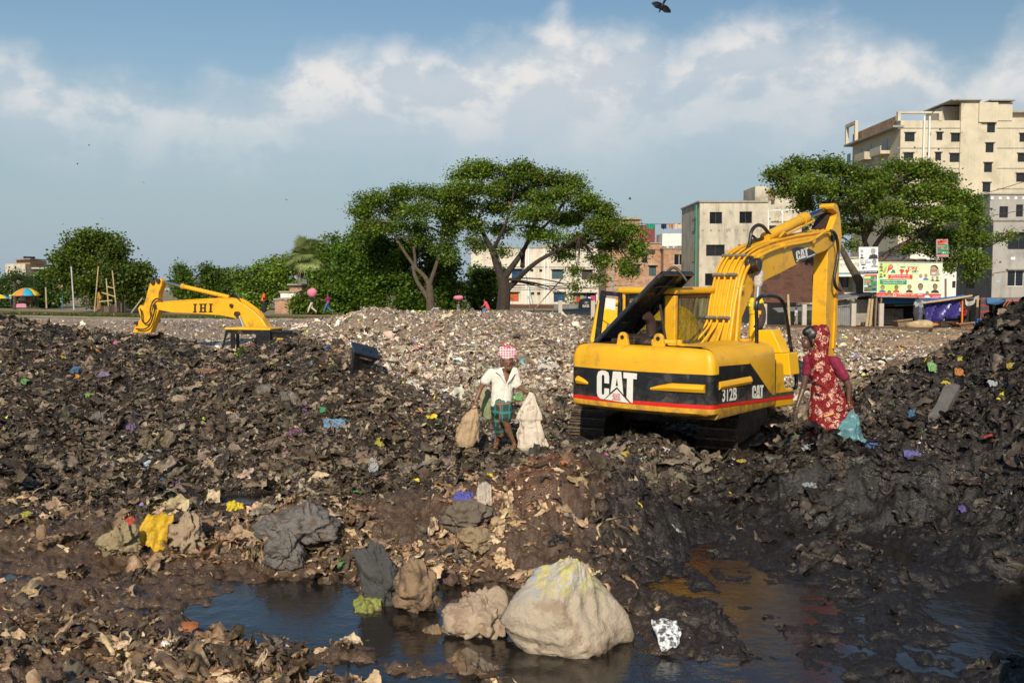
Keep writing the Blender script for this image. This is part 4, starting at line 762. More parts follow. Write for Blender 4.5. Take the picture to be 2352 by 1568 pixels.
def sack(name, rings, mat, loc, sub=6, wr=.06, fold=.10, seed=1, dr=.62, **kw):
    "rings: centre, half width; a limp cloth bag with pleats gathering to its top"
    mb = MB(); N = 72; sub = 12; cs = catrom([r_[0] for r_ in rings], sub); ws = catrom([Vector((r_[1], 0, 0)) for r_ in rings], sub); rg = []; top = cs[0].z; bot = cs[-1].z
    for c, w_ in zip(cs, ws):
        w_ = max(w_.x, .008); u = (top - c.z) / max(top - bot, .01); ring = []
        for i in range(N):
            a = 2 * math.pi * i / N; f = 1 + fold * (1 - .55 * u) * (math.sin(7 * a + seed + 2.2 * u) * .6 + math.sin(12 * a + seed * 2 + 4 * u) * .4)
            nz = float(vn(np.array([a * 2.2 + seed * 7 + 30]), np.array([u * 7 + seed]))[0]) - .5
            f += nz * wr * 5 * (.25 + .75 * min(1, w_ / .12)); ring.append(c + Vector((math.cos(a) * w_ * f, math.sin(a) * w_ * dr * f, 0)))
        rg.append(ring)
    mb.loft(rg); o = mb.build(name, mat, smooth=True, **kw)
    me = o.data; off = Vector(loc); n_ = len(me.vertices); v_ = np.empty(n_ * 3, np.float32); me.vertices.foreach_get('co', v_); v_ = v_.reshape(-1, 3); r_ = v_ - v_.mean(0); q_ = fbm(r_[:, 0] * 7 + r_[:, 2] * 1.5 + 40 + seed, r_[:, 2] * 3 - r_[:, 0] * 2 + r_[:, 1] * 7 + 40, 3, .6, True) - .6; nn_ = np.empty(n_ * 3, np.float32); me.vertices.foreach_get('normal', nn_); v_ = v_ + nn_.reshape(-1, 3) * (q_ * .07 * np.clip((off.z + .62 - v_[:, 2]) / .3 + .15, .1, 1))[:, None]; me.vertices.foreach_set('co', v_.ravel())
    for v in me.vertices: v.co -= off
    o.location = loc; return o
def mw(x, y, d=0.0): return m3(x, y, d) + Vector(man.location)
m_sackw = pm('dirty_white_sack', (.62, .53, .42), .85, .12, 5, dirt=(.25, .17, .11), dirtamt=.30, dirtscale=5, bump=.4, bscale=45, spec=.25)
m_sackt = pm('tan_sack', (.46, .32, .19), .85, .2, 4, dirt=(.20, .13, .075), dirtamt=.35, dirtscale=6, bump=.4, bscale=45, spec=.25)
m_sackg = pm('greenish_sack', (.30, .33, .16), .8, .3, 4, dirt=(.33, .25, .16), dirtamt=.5, dirtscale=5, bump=.3, bscale=40)
sack('sack', [(mw(968, 815, -.2), .018), (mw(975, 850, -.2), .05), (mw(970, 930, -.2), .10), (mw(955, 1040, -.2), .165), (mw(952, 1085, -.2), .178), (mw(955, 1120, -.2), .155), (mw(962, 1190, -.2), .165), (mw(970, 1290, -.2), .195), (mw(985, 1370, -.2), .215), (mw(990, 1420, -.2), .15)], m_sackw, mw(985, 1420, -.2), wr=.07, fold=.13, seed=2, label='dirty white cloth sack dangling from the outstretched hand of the turbaned man', cat='sack', group='sacks carried by the ragpickers')
sack('sack', [(mw(390, 965, -.06), .018), (mw(388, 1000, -.06), .045), (mw(365, 1065, -.05), .10), (mw(342, 1140, -.05), .14), (mw(322, 1230, -.05), .165), (mw(312, 1320, -.05), .165), (mw(308, 1390, -.05), .12)], m_sackt, mw(310, 1390, -.05), wr=.05, fold=.10, seed=5, label='tan muddy sack hanging by the side of the turbaned man, away from the digger', cat='sack', group='sacks carried by the ragpickers')
sack('sack', [(mw(490, 825, .45), .05), (mw(500, 880, .45), .085), (mw(515, 960, .45), .11), (mw(528, 1070, .45), .105), (mw(530, 1150, .45), .06)], m_sackg, mw(530, 1150, .45), wr=.05, fold=.10, seed=8, label='pale green sack hanging behind the back of the man in the white shirt', cat='sack', group='sacks carried by the ragpickers')
# ---- someone walking hidden behind him
p2 = empty('person', mw(640, 1400, .75), 0, 'person in pink lungi almost hidden behind the man in the white shirt', 'person')
def m2(x, y, d=0): return mw(x, y, .7 + d) - Vector(p2.location)
blob('body', [ell(m2(700, 560), (.08, .09, .11)), cap(m2(700, 600), m2(690, 700), .05, .06), ell(m2(680, 760), (.16, .1, .2)), ell(m2(670, 930), (.15, .1, .15)), cap(m2(570, 690), m2(560, 800), .045, .04), cap(m2(560, 800), m2(548, 890, -.1), .038, .028), cap(m2(770, 700), m2(780, 820), .045, .04), cap(m2(780, 820), m2(770, 930), .036, .028), cap(m2(625, 1000), m2(610, 1190), .08, .055), cap(m2(610, 1190), m2(612, 1370), .05, .032), cap(m2(700, 1000), m2(690, 1190), .08, .055), cap(m2(690, 1190), m2(690, 1390), .05, .032), cap(m2(612, 1390), m2(600, 1405, -.15), .035, .028), cap(m2(690, 1400), m2(690, 1410, -.15), .035, .028)] + hand(m2(548, 890, -.1), (0, -.2, -1), (1, 0, 0), 1.0), SKIN, p2, .012, 2)
blob('shirt', [ell(m2(680, 740), (.165, .115, .16)), ell(m2(690, 880), (.16, .115, .16)), cap(m2(590, 690), m2(566, 770), .065, .06), cap(m2(765, 690), m2(782, 800), .065, .06)], pm('navy_shirt', (.02, .022, .04), .9, .2, 6), p2, .014, 2, wr=.03)
blob('lungi', [cap(m2(665, 980), m2(650, 1120), .16, .15), cap(m2(625, 1120), m2(620, 1180), .11, .09)], pm('pink_cloth', (.55, .14, .16), .9, .2, 6), p2, .014, 2, wr=.03)
# ---- the woman in the red sari
WY = 13.3
def w4(x, y, d=0.0): return P((3050 + x / 2.613) / 1.7415, (1250 + y / 2.613) / 1.7415, WY) + Vector((0, d, 0))
wroot = w4(640, 1420); wroot.z = gz(wroot.x, WY) - .02
wom = empty('person', wroot, 0, 'woman in red floral sari with covered head, looking towards the digger', 'person')
def w3(x, y, d=0): return w4(x, y, d) - wroot
fz = .05
hd = Matrix.Rotation(R(-8), 3, 'Y')
wb = [ell(w3(520, 262, 0), (.108, .080, .115), hd), ell(w3(452, 330, 0), (.055, .058, .075), hd), ell(w3(402, 292, -.01), (.020, .014, .022)), cap(w3(414, 268, -.01), w3(400, 296, -.01), .012, .014), ell(w3(425, 345, -.01), (.018, .025, .010)), ell(w3(425, 362, -.01), (.018, .024, .010)), ell(w3(447, 392, -.01), (.030, .036, .025)), ell(w3(422, 262, -.025), (.02, .03, .012)), ell(w3(512, 300, -.085), (.020, .012, .034)),
      cap(w3(530, 390, .02), w3(560, 470, .03), .055, .065), ell(w3(610, 560, .02), (.16, .11, .16)), ell(w3(660, 760, .02), (.15, .11, .2)), ell(w3(720, 950, .02), (.2, .15, .18)),
      cap(w3(484, 500, .02), w3(468, 640, .04), .058, .048), cap(w3(468, 640, .04), w3(430, 800, .03), .046, .040), cap(w3(430, 800, .03), w3(352, 972, -.04), .039, .025),
      cap(w3(735, 510, -.07), w3(835, 690, -.12), .062, .048), cap(w3(835, 690, -.12), w3(868, 770, -.13), .046, .042), cap(w3(868, 770, -.13), w3(862, 925, -.15), .041, .026),
      cap(w3(600, 1050, 0), w3(590, 1250, .02), .10, .07), cap(w3(590, 1250, .02), (w3(590, 1300, .02).x, .05, .10), .06, .04), cap(w3(760, 1050, 0), w3(770, 1250, 0), .10, .07), cap(w3(770, 1250, 0), (w3(770, 1300).x, .0, .10), .06, .04), cap((w3(590, 1300).x, .05, .05), (w3(530, 1300).x, -.02, .04), .04, .03), cap((w3(770, 1300).x, .0, .05), (w3(710, 1300).x, -.05, .04), .04, .03)]
wb += hand(w3(352, 972, -.04), (-.35, -.1, -1), (.3, -.95, 0), .75) + hand(w3(862, 925, -.15), (.05, -.05, -1), (.2, -.95, 0), 1.35)
blob('body', wb, SKIND, wom, .006, 2)
blob('hair', [ell(w3(528, 232, 0), (.112, .092, .105), hd), cap(w3(462, 205, 0), w3(500, 190, 0), .06, .07), ell(w3(600, 330, .0), (.07, .07, .09)), cap(w3(470, 240, -.07), w3(495, 300, -.075), .022, .018)], HAIR, wom, .008, 2, cut=lambda c: c.x < w3(418, 0).x)
mb = MB(); mb.ell(w3(432, 283, -.052), (.010, .007, .006)); mb.build('eye', pm('eye_white', (.3, .28, .26), .3), wom, smooth=True)
mb = MB(); o_ = w3(512, 325, -.105); mb.tube([o_ + Vector((.017 * math.cos(i * .524), .004 * math.sin(i), .019 * math.sin(i * .524))) for i in range(13)], .0035, 6); mb.build('earring', pm('gold', (.85, .55, .12), .25, .1, 3, metal=1.0), wom, smooth=True)
def sari():
    m = bpy.data.materials.new('red_floral_cloth'); m.use_nodes = True; t = m.node_tree; q = NT(t); b = t.nodes['Principled BSDF']; vec = q.n('ShaderNodeTexCoord').outputs['Object']
    wv_ = q.n('ShaderNodeVectorMath', operation='ADD'); t.links.new(vec, wv_.inputs[0]); nz = q.n('ShaderNodeTexNoise'); nz.inputs['Scale'].default_value = 16; nz.inputs['Detail'].default_value = 3; sc = q.n('ShaderNodeVectorMath', operation='SCALE'); t.links.new(vec, nz.inputs['Vector']); t.links.new(nz.outputs['Color'], sc.inputs[0]); sc.inputs[3].default_value = .05; t.links.new(sc.outputs[0], wv_.inputs[1])
    vo = q.n('ShaderNodeTexVoronoi'); vo.inputs['Scale'].default_value = 11; t.links.new(wv_.outputs[0], vo.inputs['Vector'])
    v2 = q.n('ShaderNodeTexVoronoi'); v2.inputs['Scale'].default_value = 50; t.links.new(wv_.outputs[0], v2.inputs['Vector'])
    pet = q.ss(q.noise(wv_.outputs[0], 40, 3, .6, 1.2), .49, .55); ring = q.m('MULTIPLY', q.m('GREATER_THAN', vo.outputs['Distance'], .12), q.m('LESS_THAN', vo.outputs['Distance'], .48)); fl = q.m('MULTIPLY', pet, ring)
    c = q.mix(q.noise(vec, 5, 3), (.12, .004, .007), (.20, .007, .012)); c = q.mix(q.m('LESS_THAN', vo.outputs['Distance'], .14), c, (.42, .22, .07)); c = q.mix(fl, c, (.66, .40, .30)); c = q.mix(q.m('MULTIPLY', q.m('LESS_THAN', v2.outputs['Distance'], .16), .8), c, (.55, .28, .16))
    t.links.new(c, b.inputs['Base Color']); b.inputs['Roughness'].default_value = .75; b.inputs['Specular IOR Level'].default_value = .25; return m
m_sari = sari(); m_bl = pm('maroon_cloth', (.20, .008, .035), .8, .2, 5, bump=.3, bscale=20)
blob('blouse', [ell(w3(610, 545, .02), (.172, .118, .15)), cap(w3(484, 495, .02), w3(470, 625, .04), .070, .062), cap(w3(738, 510, -.07), w3(826, 665, -.12), .078, .066)], m_bl, wom, .010, 2, wr=.025)
sr = blob('sari', [('loft', [(w3(580, 415, 0), .10, .09), (w3(598, 455, 0), .165, .115), (w3(606, 500, 0), .178, .128), (w3(618, 580, 0), .168, .134), (w3(640, 700, .0), .172, .138), (w3(660, 800, .0), .192, .148), (w3(690, 880, .0), .235, .172), (w3(715, 960, .0), .29, .20), (w3(722, 1040, .0), .305, .215), (w3(716, 1120, 0), .30, .215), (w3(700, 1190, 0), .29, .215), (w3(680, 1235, 0), .275, .205)]), cap(w3(905, 850, .03), w3(945, 1140, .03), .04, .055), cap(w3(540, 590, -.11), w3(800, 850, -.15), .018, .024), cap(w3(520, 700, -.12), w3(780, 890, -.16), .016, .022), cap(w3(540, 820, -.14), w3(740, 930, -.18), .016, .024)],
     m_sari, wom, .009, 1, wr=.045, wf=6)
blob('head_cloth', [ell(w3(605, 255, 0), (.112, .118, .165), Matrix.Rotation(R(10), 3, 'Y')), cap(w3(610, 330, 0), w3(590, 470, 0), .115, .125), cap(w3(530, 440, -.03), w3(560, 480, -.02), .07, .08), ell(w3(560, 180, 0), (.07, .1, .06))], m_sari, wom, .009, 2, wr=.05, wf=10, cut=lambda c: c.x < w3(528, 0).x - (.0 if c.z > w3(0, 400).z else .2))
blob('petticoat', [cap(w3(585, 1230, .03), w3(575, 1420, .03), .10, .13), cap(w3(740, 1200, .03), w3(750, 1420, .03), .15, .17)], pm('scarlet_cloth', (.36, .008, .016), .85, .2, 6), wom, .012, 2, wr=.06, wf=14)
for (x, y, d, r) in ((352, 965, -.04, .032), (862, 915, -.15, .034)):
    mb = MB(); o_ = w3(x, y, d); mb.tube([o_ + Vector((r * math.cos(i * .524), r * math.sin(i * .524), .008 * math.sin(i * .524))) for i in range(13)], .004, 6); mb.build('bangle', MATS['gold'], wom, smooth=True)
hk = empty('litter_hook', w4(870, 985, -.20), 0, 'iron litter hook with orange handle held by the woman in the red sari', 'tool')
mb = MB(); o_ = w4(870, 985, -.20); mb.tube(catrom([w4(590, 1064, -.20) - o_, w4(640, 1050, -.2) - o_, w4(695, 1030, -.2) - o_]), [.012] + [.016] * 11 + [.012], 8); mb.build('handle', pm('orange_plastic', (.62, .22, .015), .45, .2, 20), hk, smooth=True)
mb = MB(); mb.tube(catrom([w4(695, 1030, -.2) - o_, w4(860, 990, -.2) - o_, w4(1005, 945, -.2) - o_, w4(1050, 960, -.2) - o_, w4(1052, 1010, -.2) - o_]), .007, 6); mb.build('rod', m_grease, hk, smooth=True)
m_teal = pm('teal_net_bag', (.10, .27, .30), .6, .4, 7, dark=(.05, .12, .13), dirt=(.30, .36, .36), dirtamt=.3, dirtscale=14, bump=.5, bscale=50)
sack('sack', [(w4(880, 1000, -.22), .02), (w4(885, 1040, -.22), .04), (w4(880, 1100, -.22), .085), (w4(850, 1190, -.22), .15), (w4(830, 1270, -.22), .20), (w4(815, 1330, -.22), .225), (w4(810, 1370, -.22), .20)], m_teal, w4(810, 1370, -.22), wr=.07, fold=.13, seed=11, label='teal net bag sagging from the hand of the woman in the red sari', cat='sack', group='sacks carried by the ragpickers')
blob_clod = blob('muddy_bottle', [cap(w4(330, 1060, -.05), w4(338, 1150, -.05), .035, .030), cap(w4(338, 1150, -.05), w4(345, 1195, -.05), .018, .014)], m_steel, None, .008, 1, wr=.02, label='muddy bottle dangling from the lowered hand of the woman in the red sari', cat='bottle')
off = w4(335, 1120, -.05)
for v in blob_clod.data.vertices: v.co -= off
blob_clod.location = off
# ---- simpler figures far off
def figure(px, feet, Y, h, label, top, low, skin=SKIN, walk=.3, hair=True, group=None, scarf=None, face=-1, skirt=False, sit=False, arm=.0, top_d=None):
    p_ = P(px, feet, Y); o = empty('person', p_, 0, label, 'person', group); s = h / 1.65
    def v(x, y, z): return (x * s * -face * -1 if False else x * s, y * s, z * s)
    f = face
    if sit: # pedalling
        hip = (0, 0, .95); kn1 = (f * .42, -.08, .80); an1 = (f * .30, -.08, .36); kn2 = (f * .40, .08, .98); an2 = (f * .22, .08, .55); sh_ = (f * .22, 0, 1.42); hdp = (f * .33, 0, 1.64); h1_ = (f * .62, -.15, 1.08)
        bd = [ell(v(*hdp), (.085 * s, .08 * s, .11 * s)), cap(v(f * .27, 0, 1.48), v(*sh_), .05 * s, .06 * s), cap(v(*sh_), v(*hip), .13 * s, .13 * s), cap(v(*hip), v(*kn1), .08 * s, .06 * s), cap(v(*kn1), v(*an1), .055 * s, .035 * s), cap(v(*hip), v(*kn2), .08 * s, .06 * s), cap(v(*kn2), v(*an2), .055 * s, .035 * s), cap(v(f * .22, -.15, 1.38), v(f * .42, -.18, 1.15), .045 * s, .038 * s), cap(v(f * .42, -.18, 1.15), v(*h1_), .036 * s, .03 * s), cap(v(f * .22, .15, 1.38), v(f * .62, .15, 1.08), .045 * s, .03 * s), cap(v(*an1), v(f * .42, -.08, .34), .035 * s, .03 * s), cap(v(*an2), v(f * .34, .08, .52), .035 * s, .03 * s)]
        blob('body', bd, skin, o, .025 * s, 2); blob('shirt', [cap(v(*sh_), v(f * .02, 0, 1.0), .155 * s, .15 * s), cap(v(f * .22, -.15, 1.38), v(f * .34, -.17, 1.25), .065 * s, .06 * s)], top, o, .025 * s, 2); blob('trousers', [cap(v(*hip), v(*kn1), .105 * s, .08 * s), cap(v(*kn1), v(*an1), .075 * s, .055 * s), cap(v(*hip), v(*kn2), .105 * s, .08 * s), cap(v(*kn2), v(*an2), .075 * s, .055 * s)], low, o, .025 * s, 2)
        blob('hair', [ell(v(hdp[0] - f * .02, 0, 1.69), (.092 * s, .09 * s, .085 * s))], HAIR, o, .025 * s, 2); return o
    kn1, an1 = (f * walk * .55, -.07, .48), (f * walk * .9, -.07, .07); kn2, an2 = (f * walk * .1, .07, .48), (-f * walk * .9, .07, .09)
    bd = [ell(v(f * .03, 0, 1.53), (.085 * s, .075 * s, .11 * s)), cap(v(f * .01, 0, 1.42), v(0, 0, 1.36), .05 * s, .06 * s), ell(v(0, 0, 1.2), (.12 * s, .18 * s, .2 * s)), ell(v(0, 0, .95), (.12 * s, .16 * s, .15 * s)), cap(v(0, -.08, .9), v(*kn1), .085 * s, .06 * s), cap(v(*kn1), v(*an1), .055 * s, .035 * s), cap(v(0, .08, .9), v(*kn2), .085 * s, .06 * s), cap(v(*kn2), v(*an2), .055 * s, .035 * s), cap(v(an1[0], -.07, .05), v(an1[0] + f * .14, -.07, .03), .035 * s, .03 * s), cap(v(an2[0], .07, .05), v(an2[0] + f * .13, .07, .03), .035 * s, .03 * s),
          cap(v(0, -.20, 1.34), v(f * (arm * .5), -.22, 1.10), .05 * s, .04 * s), cap(v(f * (arm * .5), -.22, 1.10), v(f * arm * 1.2, -.2, .92 + arm * .5), .038 * s, .03 * s), cap(v(0, .20, 1.34), v(-f * .08, .22, 1.08), .05 * s, .04 * s), cap(v(-f * .08, .22, 1.08), v(f * .05, .2, .85), .038 * s, .03 * s)]
    blob('body', bd, skin, o, .025 * s, 2)
    blob('shirt' if not skirt else 'dress', [ell(v(0, 0, 1.2), (.145 * s, .205 * s, .21 * s)), ell(v(0, 0, .98), (.15 * s, .19 * s, .16 * s)), cap(v(0, -.20, 1.34), v(f * arm * .25, -.215, 1.20), .065 * s, .06 * s), cap(v(0, .20, 1.34), v(-f * .04, .215, 1.2), .065 * s, .06 * s)], top, o, .025 * s, 2)
    if skirt: blob('skirt', [cap(v(0, 0, .95), v(0, 0, .22), .17 * s, .24 * s)], low, o, .025 * s, 2, wr=.05)
    else: blob('trousers', [ell(v(0, 0, .93), (.14 * s, .18 * s, .13 * s)), cap(v(0, -.08, .9), v(*kn1), .11 * s, .085 * s), cap(v(*kn1), v(an1[0] * .93, -.07, .15), .08 * s, .06 * s), cap(v(0, .08, .9), v(*kn2), .11 * s, .085 * s), cap(v(*kn2), v(an2[0] * .93, .07, .17), .08 * s, .06 * s)], low, o, .025 * s, 2)
    if scarf: blob('headscarf', [ell(v(-f * .01, 0, 1.56), (.12 * s, .12 * s, .14 * s)), cap(v(-f * .02, 0, 1.42), v(-f * .06, 0, 1.15), .14 * s, .22 * s)], scarf, o, .025 * s, 2, wr=.03)
    elif hair: blob('hair', [ell(v(-f * .005, 0, 1.58), (.093 * s, .085 * s, .085 * s))], HAIR, o, .025 * s, 2)
    return o
# ------------------------------------------------------------------ the second digger, sunk behind the dark heap
IH = Fr(P(520, 760, 38), -R(15)); ii = IH.inv
def ic(x, y, v=0.0): return ii((500 + x / 2.0364) / 1.7415, (1080 + y / 2.0364) / 1.7415, 1, v)
D2 = empty('excavator', IH.loc, IH.a, 'yellow excavator with a black cab sunk behind the dark refuse heap', 'excavator')
mb = MB(); mb.prism([ic(*p_) for p_ in [(238, 285), (262, 262), (380, 262), (560, 249), (760, 235), (850, 240), (905, 247), (965, 275), (1045, 332), (1115, 400), (1160, 470), (1160, 520), (1000, 520), (990, 470), (965, 440), (930, 407), (880, 390), (780, 370), (560, 355), (380, 347), (270, 325)]], (0, .42, 0)); b2 = mb.build('boom', m_yel, D2, bevel=.025)
mb = MB(); a_, b_2, c_2 = ic(550, 346, -.012), ic(716, 344, -.012), ic(552, 275, -.012); ux, uy = b_2 - a_, c_2 - a_
def quad(mb, x0, y0, x1, y1): mb.poly([a_ + ux * x0 + uy * y0, a_ + ux * x1 + uy * y0, a_ + ux * x1 + uy * y1, a_ + ux * x0 + uy * y1])
for x0 in (.02, .315, .51, .79): quad(mb, x0 + .05, .1, x0 + .14, .9); quad(mb, x0, 0, x0 + .19, .12); quad(mb, x0, .88, x0 + .19, 1.0)
quad(mb, .44, .44, .58, .56); mb.build('lettering', m_blkd, b2)
mb = MB(); mb.prism([ic(*p_, .06) for p_ in [(62, 512), (75, 470), (128, 392), (104, 312), (122, 285), (150, 297), (205, 92), (222, 80), (242, 86), (262, 72), (285, 70), (300, 85), (296, 130), (272, 190), (268, 262), (275, 330), (205, 512)]], (0, .32, 0)); s2 = mb.build('stick', m_yel, D2, bevel=.02)
for x, y in ((225, 98), (268, 88), (244, 292), (88, 432)):
    mb = MB(); c_ = ic(x, y, 0); mb.cyl(c_ + Vector((0, -.05, 0)), c_ + Vector((0, .12, 0)), .085 if y < 420 else .07, 14); mb.build('pin', m_grease, s2, bevel=.01)
a_, b_2, c_2 = ic(292, 90, .2), ic(462, 131, .2), ic(850, 222, .2)
mb = MB(); mb.cyl(b_2, c_2, .085, 14); mb.cyl(b_2, b_2 + (c_2 - b_2) * .06, .11, 14); sc2 = mb.build('stick_cylinder', m_yel, D2, smooth=True)
mb = MB(); mb.cyl(a_, b_2, .045, 12); mb.build('rod', m_chrome, sc2, smooth=True)
mb = MB(); mb.cyl(ic(930, 375, -.1), ic(985, 520, -.1), .05, 12); bc2 = mb.build('boom_cylinder', m_chrome, D2, smooth=True)
mb = MB(); c_ = ic(922, 357, 0); mb.cyl(c_ + Vector((0, -.16, 0)), c_ + Vector((0, .1, 0)), .10, 14); c_ = ic(870, 290, 0); mb.cyl(c_ + Vector((0, -.06, 0)), c_ + Vector((0, .1, 0)), .08, 14); mb.build('boom_pin', m_grease, b2, bevel=.01)
for k_, dx_ in enumerate((0, 18, 36)):
    mb = MB(); mb.tube(catrom([ic(300, 262, .1 + .1 * k_), ic(380, 256, .1 + .1 * k_), ic(760, 232, .1 + .1 * k_)] + [ic(x + dx_ * .5, y - dx_ * .3, .1 + .12 * k_) for x, y in ((920, 245), (1000, 285), (1080, 345), (1120, 400), (1160, 475))], 3), .025, 6); mb.build('boom_pipe', m_yel, b2, smooth=True)
for l in ([(300, 250), (262, 232), (225, 260), (205, 330), (210, 385), (175, 432), (142, 415), (135, 350), (125, 315)], [(240, 300), (236, 350), (200, 450), (150, 482), (90, 478)], [(835, 190), (870, 175), (930, 235)]):
    mb = MB(); mb.tube(catrom([ic(x, y, -.06) for x, y in l], 4), .028, 6); mb.build('hose', m_rubber, D2, smooth=True)
mb = MB(); cz0 = ic(820, 660, -1.2).z; A = [ic(*p_, -1.2) for p_ in ((784, 625), (818, 487), (1180, 490), (1180, 640))]
def wl2(x, y): return ic(x, y, -1.2)
mb = MB(); polys = [[(784, 640), (800, 575), (818, 487), (1180, 490), (1180, 518), (835, 512), (815, 560), (798, 640)], [(858, 512), (892, 512), (892, 640), (858, 640)], [(1076, 512), (1180, 515), (1180, 640), (1076, 640)], [(892, 512), (1076, 512), (1076, 524), (892, 524)]]
for pl in polys: mb.prism([wl2(*p_) for p_ in pl], (0, .06, 0))
mb.build('cab_side', m_blk, D2, bevel=.012)
mb = MB(); x1 = wl2(1180, 500).x; zt = wl2(1180, 490).z; x0 = wl2(818, 500).x
mb.bb((x1 - .06, -1.14, zt - 1.2), (x1, -1.0, zt)); mb.bb((x1 - .06, -.36, zt - 1.2), (x1, -.25, zt)); mb.bb((x1 - .06, -1.0, zt - .2), (x1, -.36, zt)); mb.bb((x0 - .1, -.31, zt - 1.2), (x0 + .02, -.25, zt)); mb.bb((x0 + .75, -.31, zt - 1.2), (x0 + .85, -.25, zt)); mb.bb((x1 - .5, -.31, zt - 1.2), (x1 - .06, -.25, zt)); mb.build('cab_frame', m_blk, D2, bevel=.01)
mb = MB(); mb.bb((x0 - .02, -1.22, zt), (x1 + .02, -.22, zt + .07)); mb.build('cab_roof', m_yel3, D2, bevel=.02)
mb = MB(); mb.bb((x1 + .02, -1.1, zt - 1.4), (x1 + .9, -.1, zt - .04)); mb.bb((x1 + .0, -1.16, zt - .1), (x1 + .95, -1.1, zt)); rb2 = mb.build('rear_housing', m_blk, D2, bevel=.02)
mb = MB(); mb.prism([ic(*p_, -1.115) for p_ in ((1208, 602), (1212, 552), (1292, 556), (1296, 602))], (0, .01, 0)); mb.build('rear_window', m_yel, rb2)
figure(585, 910, 28.3, 1.66, 'person in blue checked shirt standing behind the heap in front of the black cab', weave('blue_check_cloth', (.05, .16, .30), [(0, 14, .3, (.30, .40, .50), .6), (2, 14, .3, (.02, .06, .14), .6)]), pm('dark_trousers', (.03, .03, .04), .9), walk=.02, face=-1)
# ------------------------------------------------------------------ the third digger, beyond the cab of the big one
S3 = Fr(P(1500, 790, 27), 0.0); si = S3.inv
def s3(l, v=0.0): return [si(a, b, 1, v) for a, b in l]
D3 = empty('excavator', S3.loc, 0, 'yellow excavator half hidden behind the cab of the large digger', 'excavator')
mb = MB(); mb.prism(s3([(1610, 800), (1600, 760), (1588, 732), (1570, 714), (1545, 708), (1400, 704), (1384, 712), (1384, 735), (1400, 745), (1500, 760), (1530, 765), (1545, 800)]), (0, .45, 0)); b3 = mb.build('boom', m_yel3, D3, bevel=.02)
mb = MB(); v0 = si(1440, 752, 1, -.01); lay(mb, 'Sumitomo', v0, si(1497, 754, 1, -.01) - v0, si(1440, 737, 1, -.01) - v0, .02); mb.build('lettering', m_blkd, b3)
mb = MB(); mb.prism(s3([(1374, 690), (1400, 690), (1403, 716), (1386, 778), (1360, 800), (1356, 780)], .05), (0, .33, 0)); mb.build('stick', m_yel3, D3, bevel=.02)
mb = MB(); mb.cyl(si(1400, 693, 1, .2), si(1530, 700, 1, .2), .07, 12); mb.build('stick_cylinder', m_yel3, D3, smooth=True)
for k_ in range(4):
    mb = MB(); mb.tube(catrom(s3([(1540 + 4 * k_, 705 - k_), (1566 + 4 * k_, 711), (1584 + 5 * k_, 735), (1598 + 6 * k_, 775), (1602 + 6 * k_, 792)], .05 + .1 * k_), 3), .024, 6); mb.build('boom_pipe', m_yel3, b3, smooth=True)
mb = MB(); p0, p1 = si(1545, 784, 1, -.4), si(1660, 840, 1, -.4); mb.bb((p0.x, -.4, p1.z), (p1.x, 1.6, p0.z)); mb.build('house', pm('blue_grey_panel', (.05, .08, .12), .5, .3, 4), D3, bevel=.04)
# yellow drum and the black bin
yd = empty('drum', P(1736, 728, 40), 0, 'bright yellow plastic drum behind the chrome cylinder rod of the large digger', 'drum')
mb = MB(); s_ = 40 * K; mb.loft([[Vector((r_ * s_ * math.cos(a * .3927), r_ * s_ * math.sin(a * .3927), z * s_)) for a in range(16)] for r_, z in ((11, 0), (14, 3), (17, 20), (18, 36), (15, 40), (15, 44))]); mb.build('barrel', pm('lemon_plastic', (.80, .60, .01), .4, .1, 3), yd, smooth=True)
mb = MB(); mb.bb((-19 * s_, -.2, 24 * s_), (-15 * s_, .2, 30 * s_)); mb.bb((15 * s_, -.2, 22 * s_), (19 * s_, .2, 28 * s_)); mb.build('handle', MATS['lemon_plastic'], yd, bevel=.02)
BN = Fr(P(822, 848, 20.2), R(24)); bi = BN.inv
bn0 = empty('metal_box', BN.loc, R(24), 'black metal box with a lid handle, tipped on the shoulder of the dark heap', 'box')
T = (Matrix.Rotation(R(16), 3, 'Y') @ Matrix.Rotation(R(24), 3, 'X')) * .84
mb = MB(); rg = [[T @ Vector((x * w_, y * w_ * .8, z)) for x, y in ((-1, -1), (1, -1), (1, 1), (-1, 1))] for w_, z in ((.17, -.35), (.17, .05), (.30, .50))]; mb.loft(rg); mb.build('body', m_blk, bn0, bevel=.012)
mb = MB(); mb.box(T @ Vector((0, 0, .53)), (.66, .54, .06), T); mb.build('lid', pm('blue_black_paint', (.018, .024, .036), .35, .3, 4), bn0, bevel=.012)
mb = MB(); mb.tube([T @ Vector(q_) for q_ in ((-.10, -.1, .56), (-.10, -.12, .63), (.10, -.12, .63), (.10, -.1, .56))], .012, 6); mb.build('handle', m_blkd, bn0)
mb = MB(); mb.box(T @ Vector((0, -.27, .44)), (.30, .05, .03), T); mb.build('catch', m_steel, bn0)
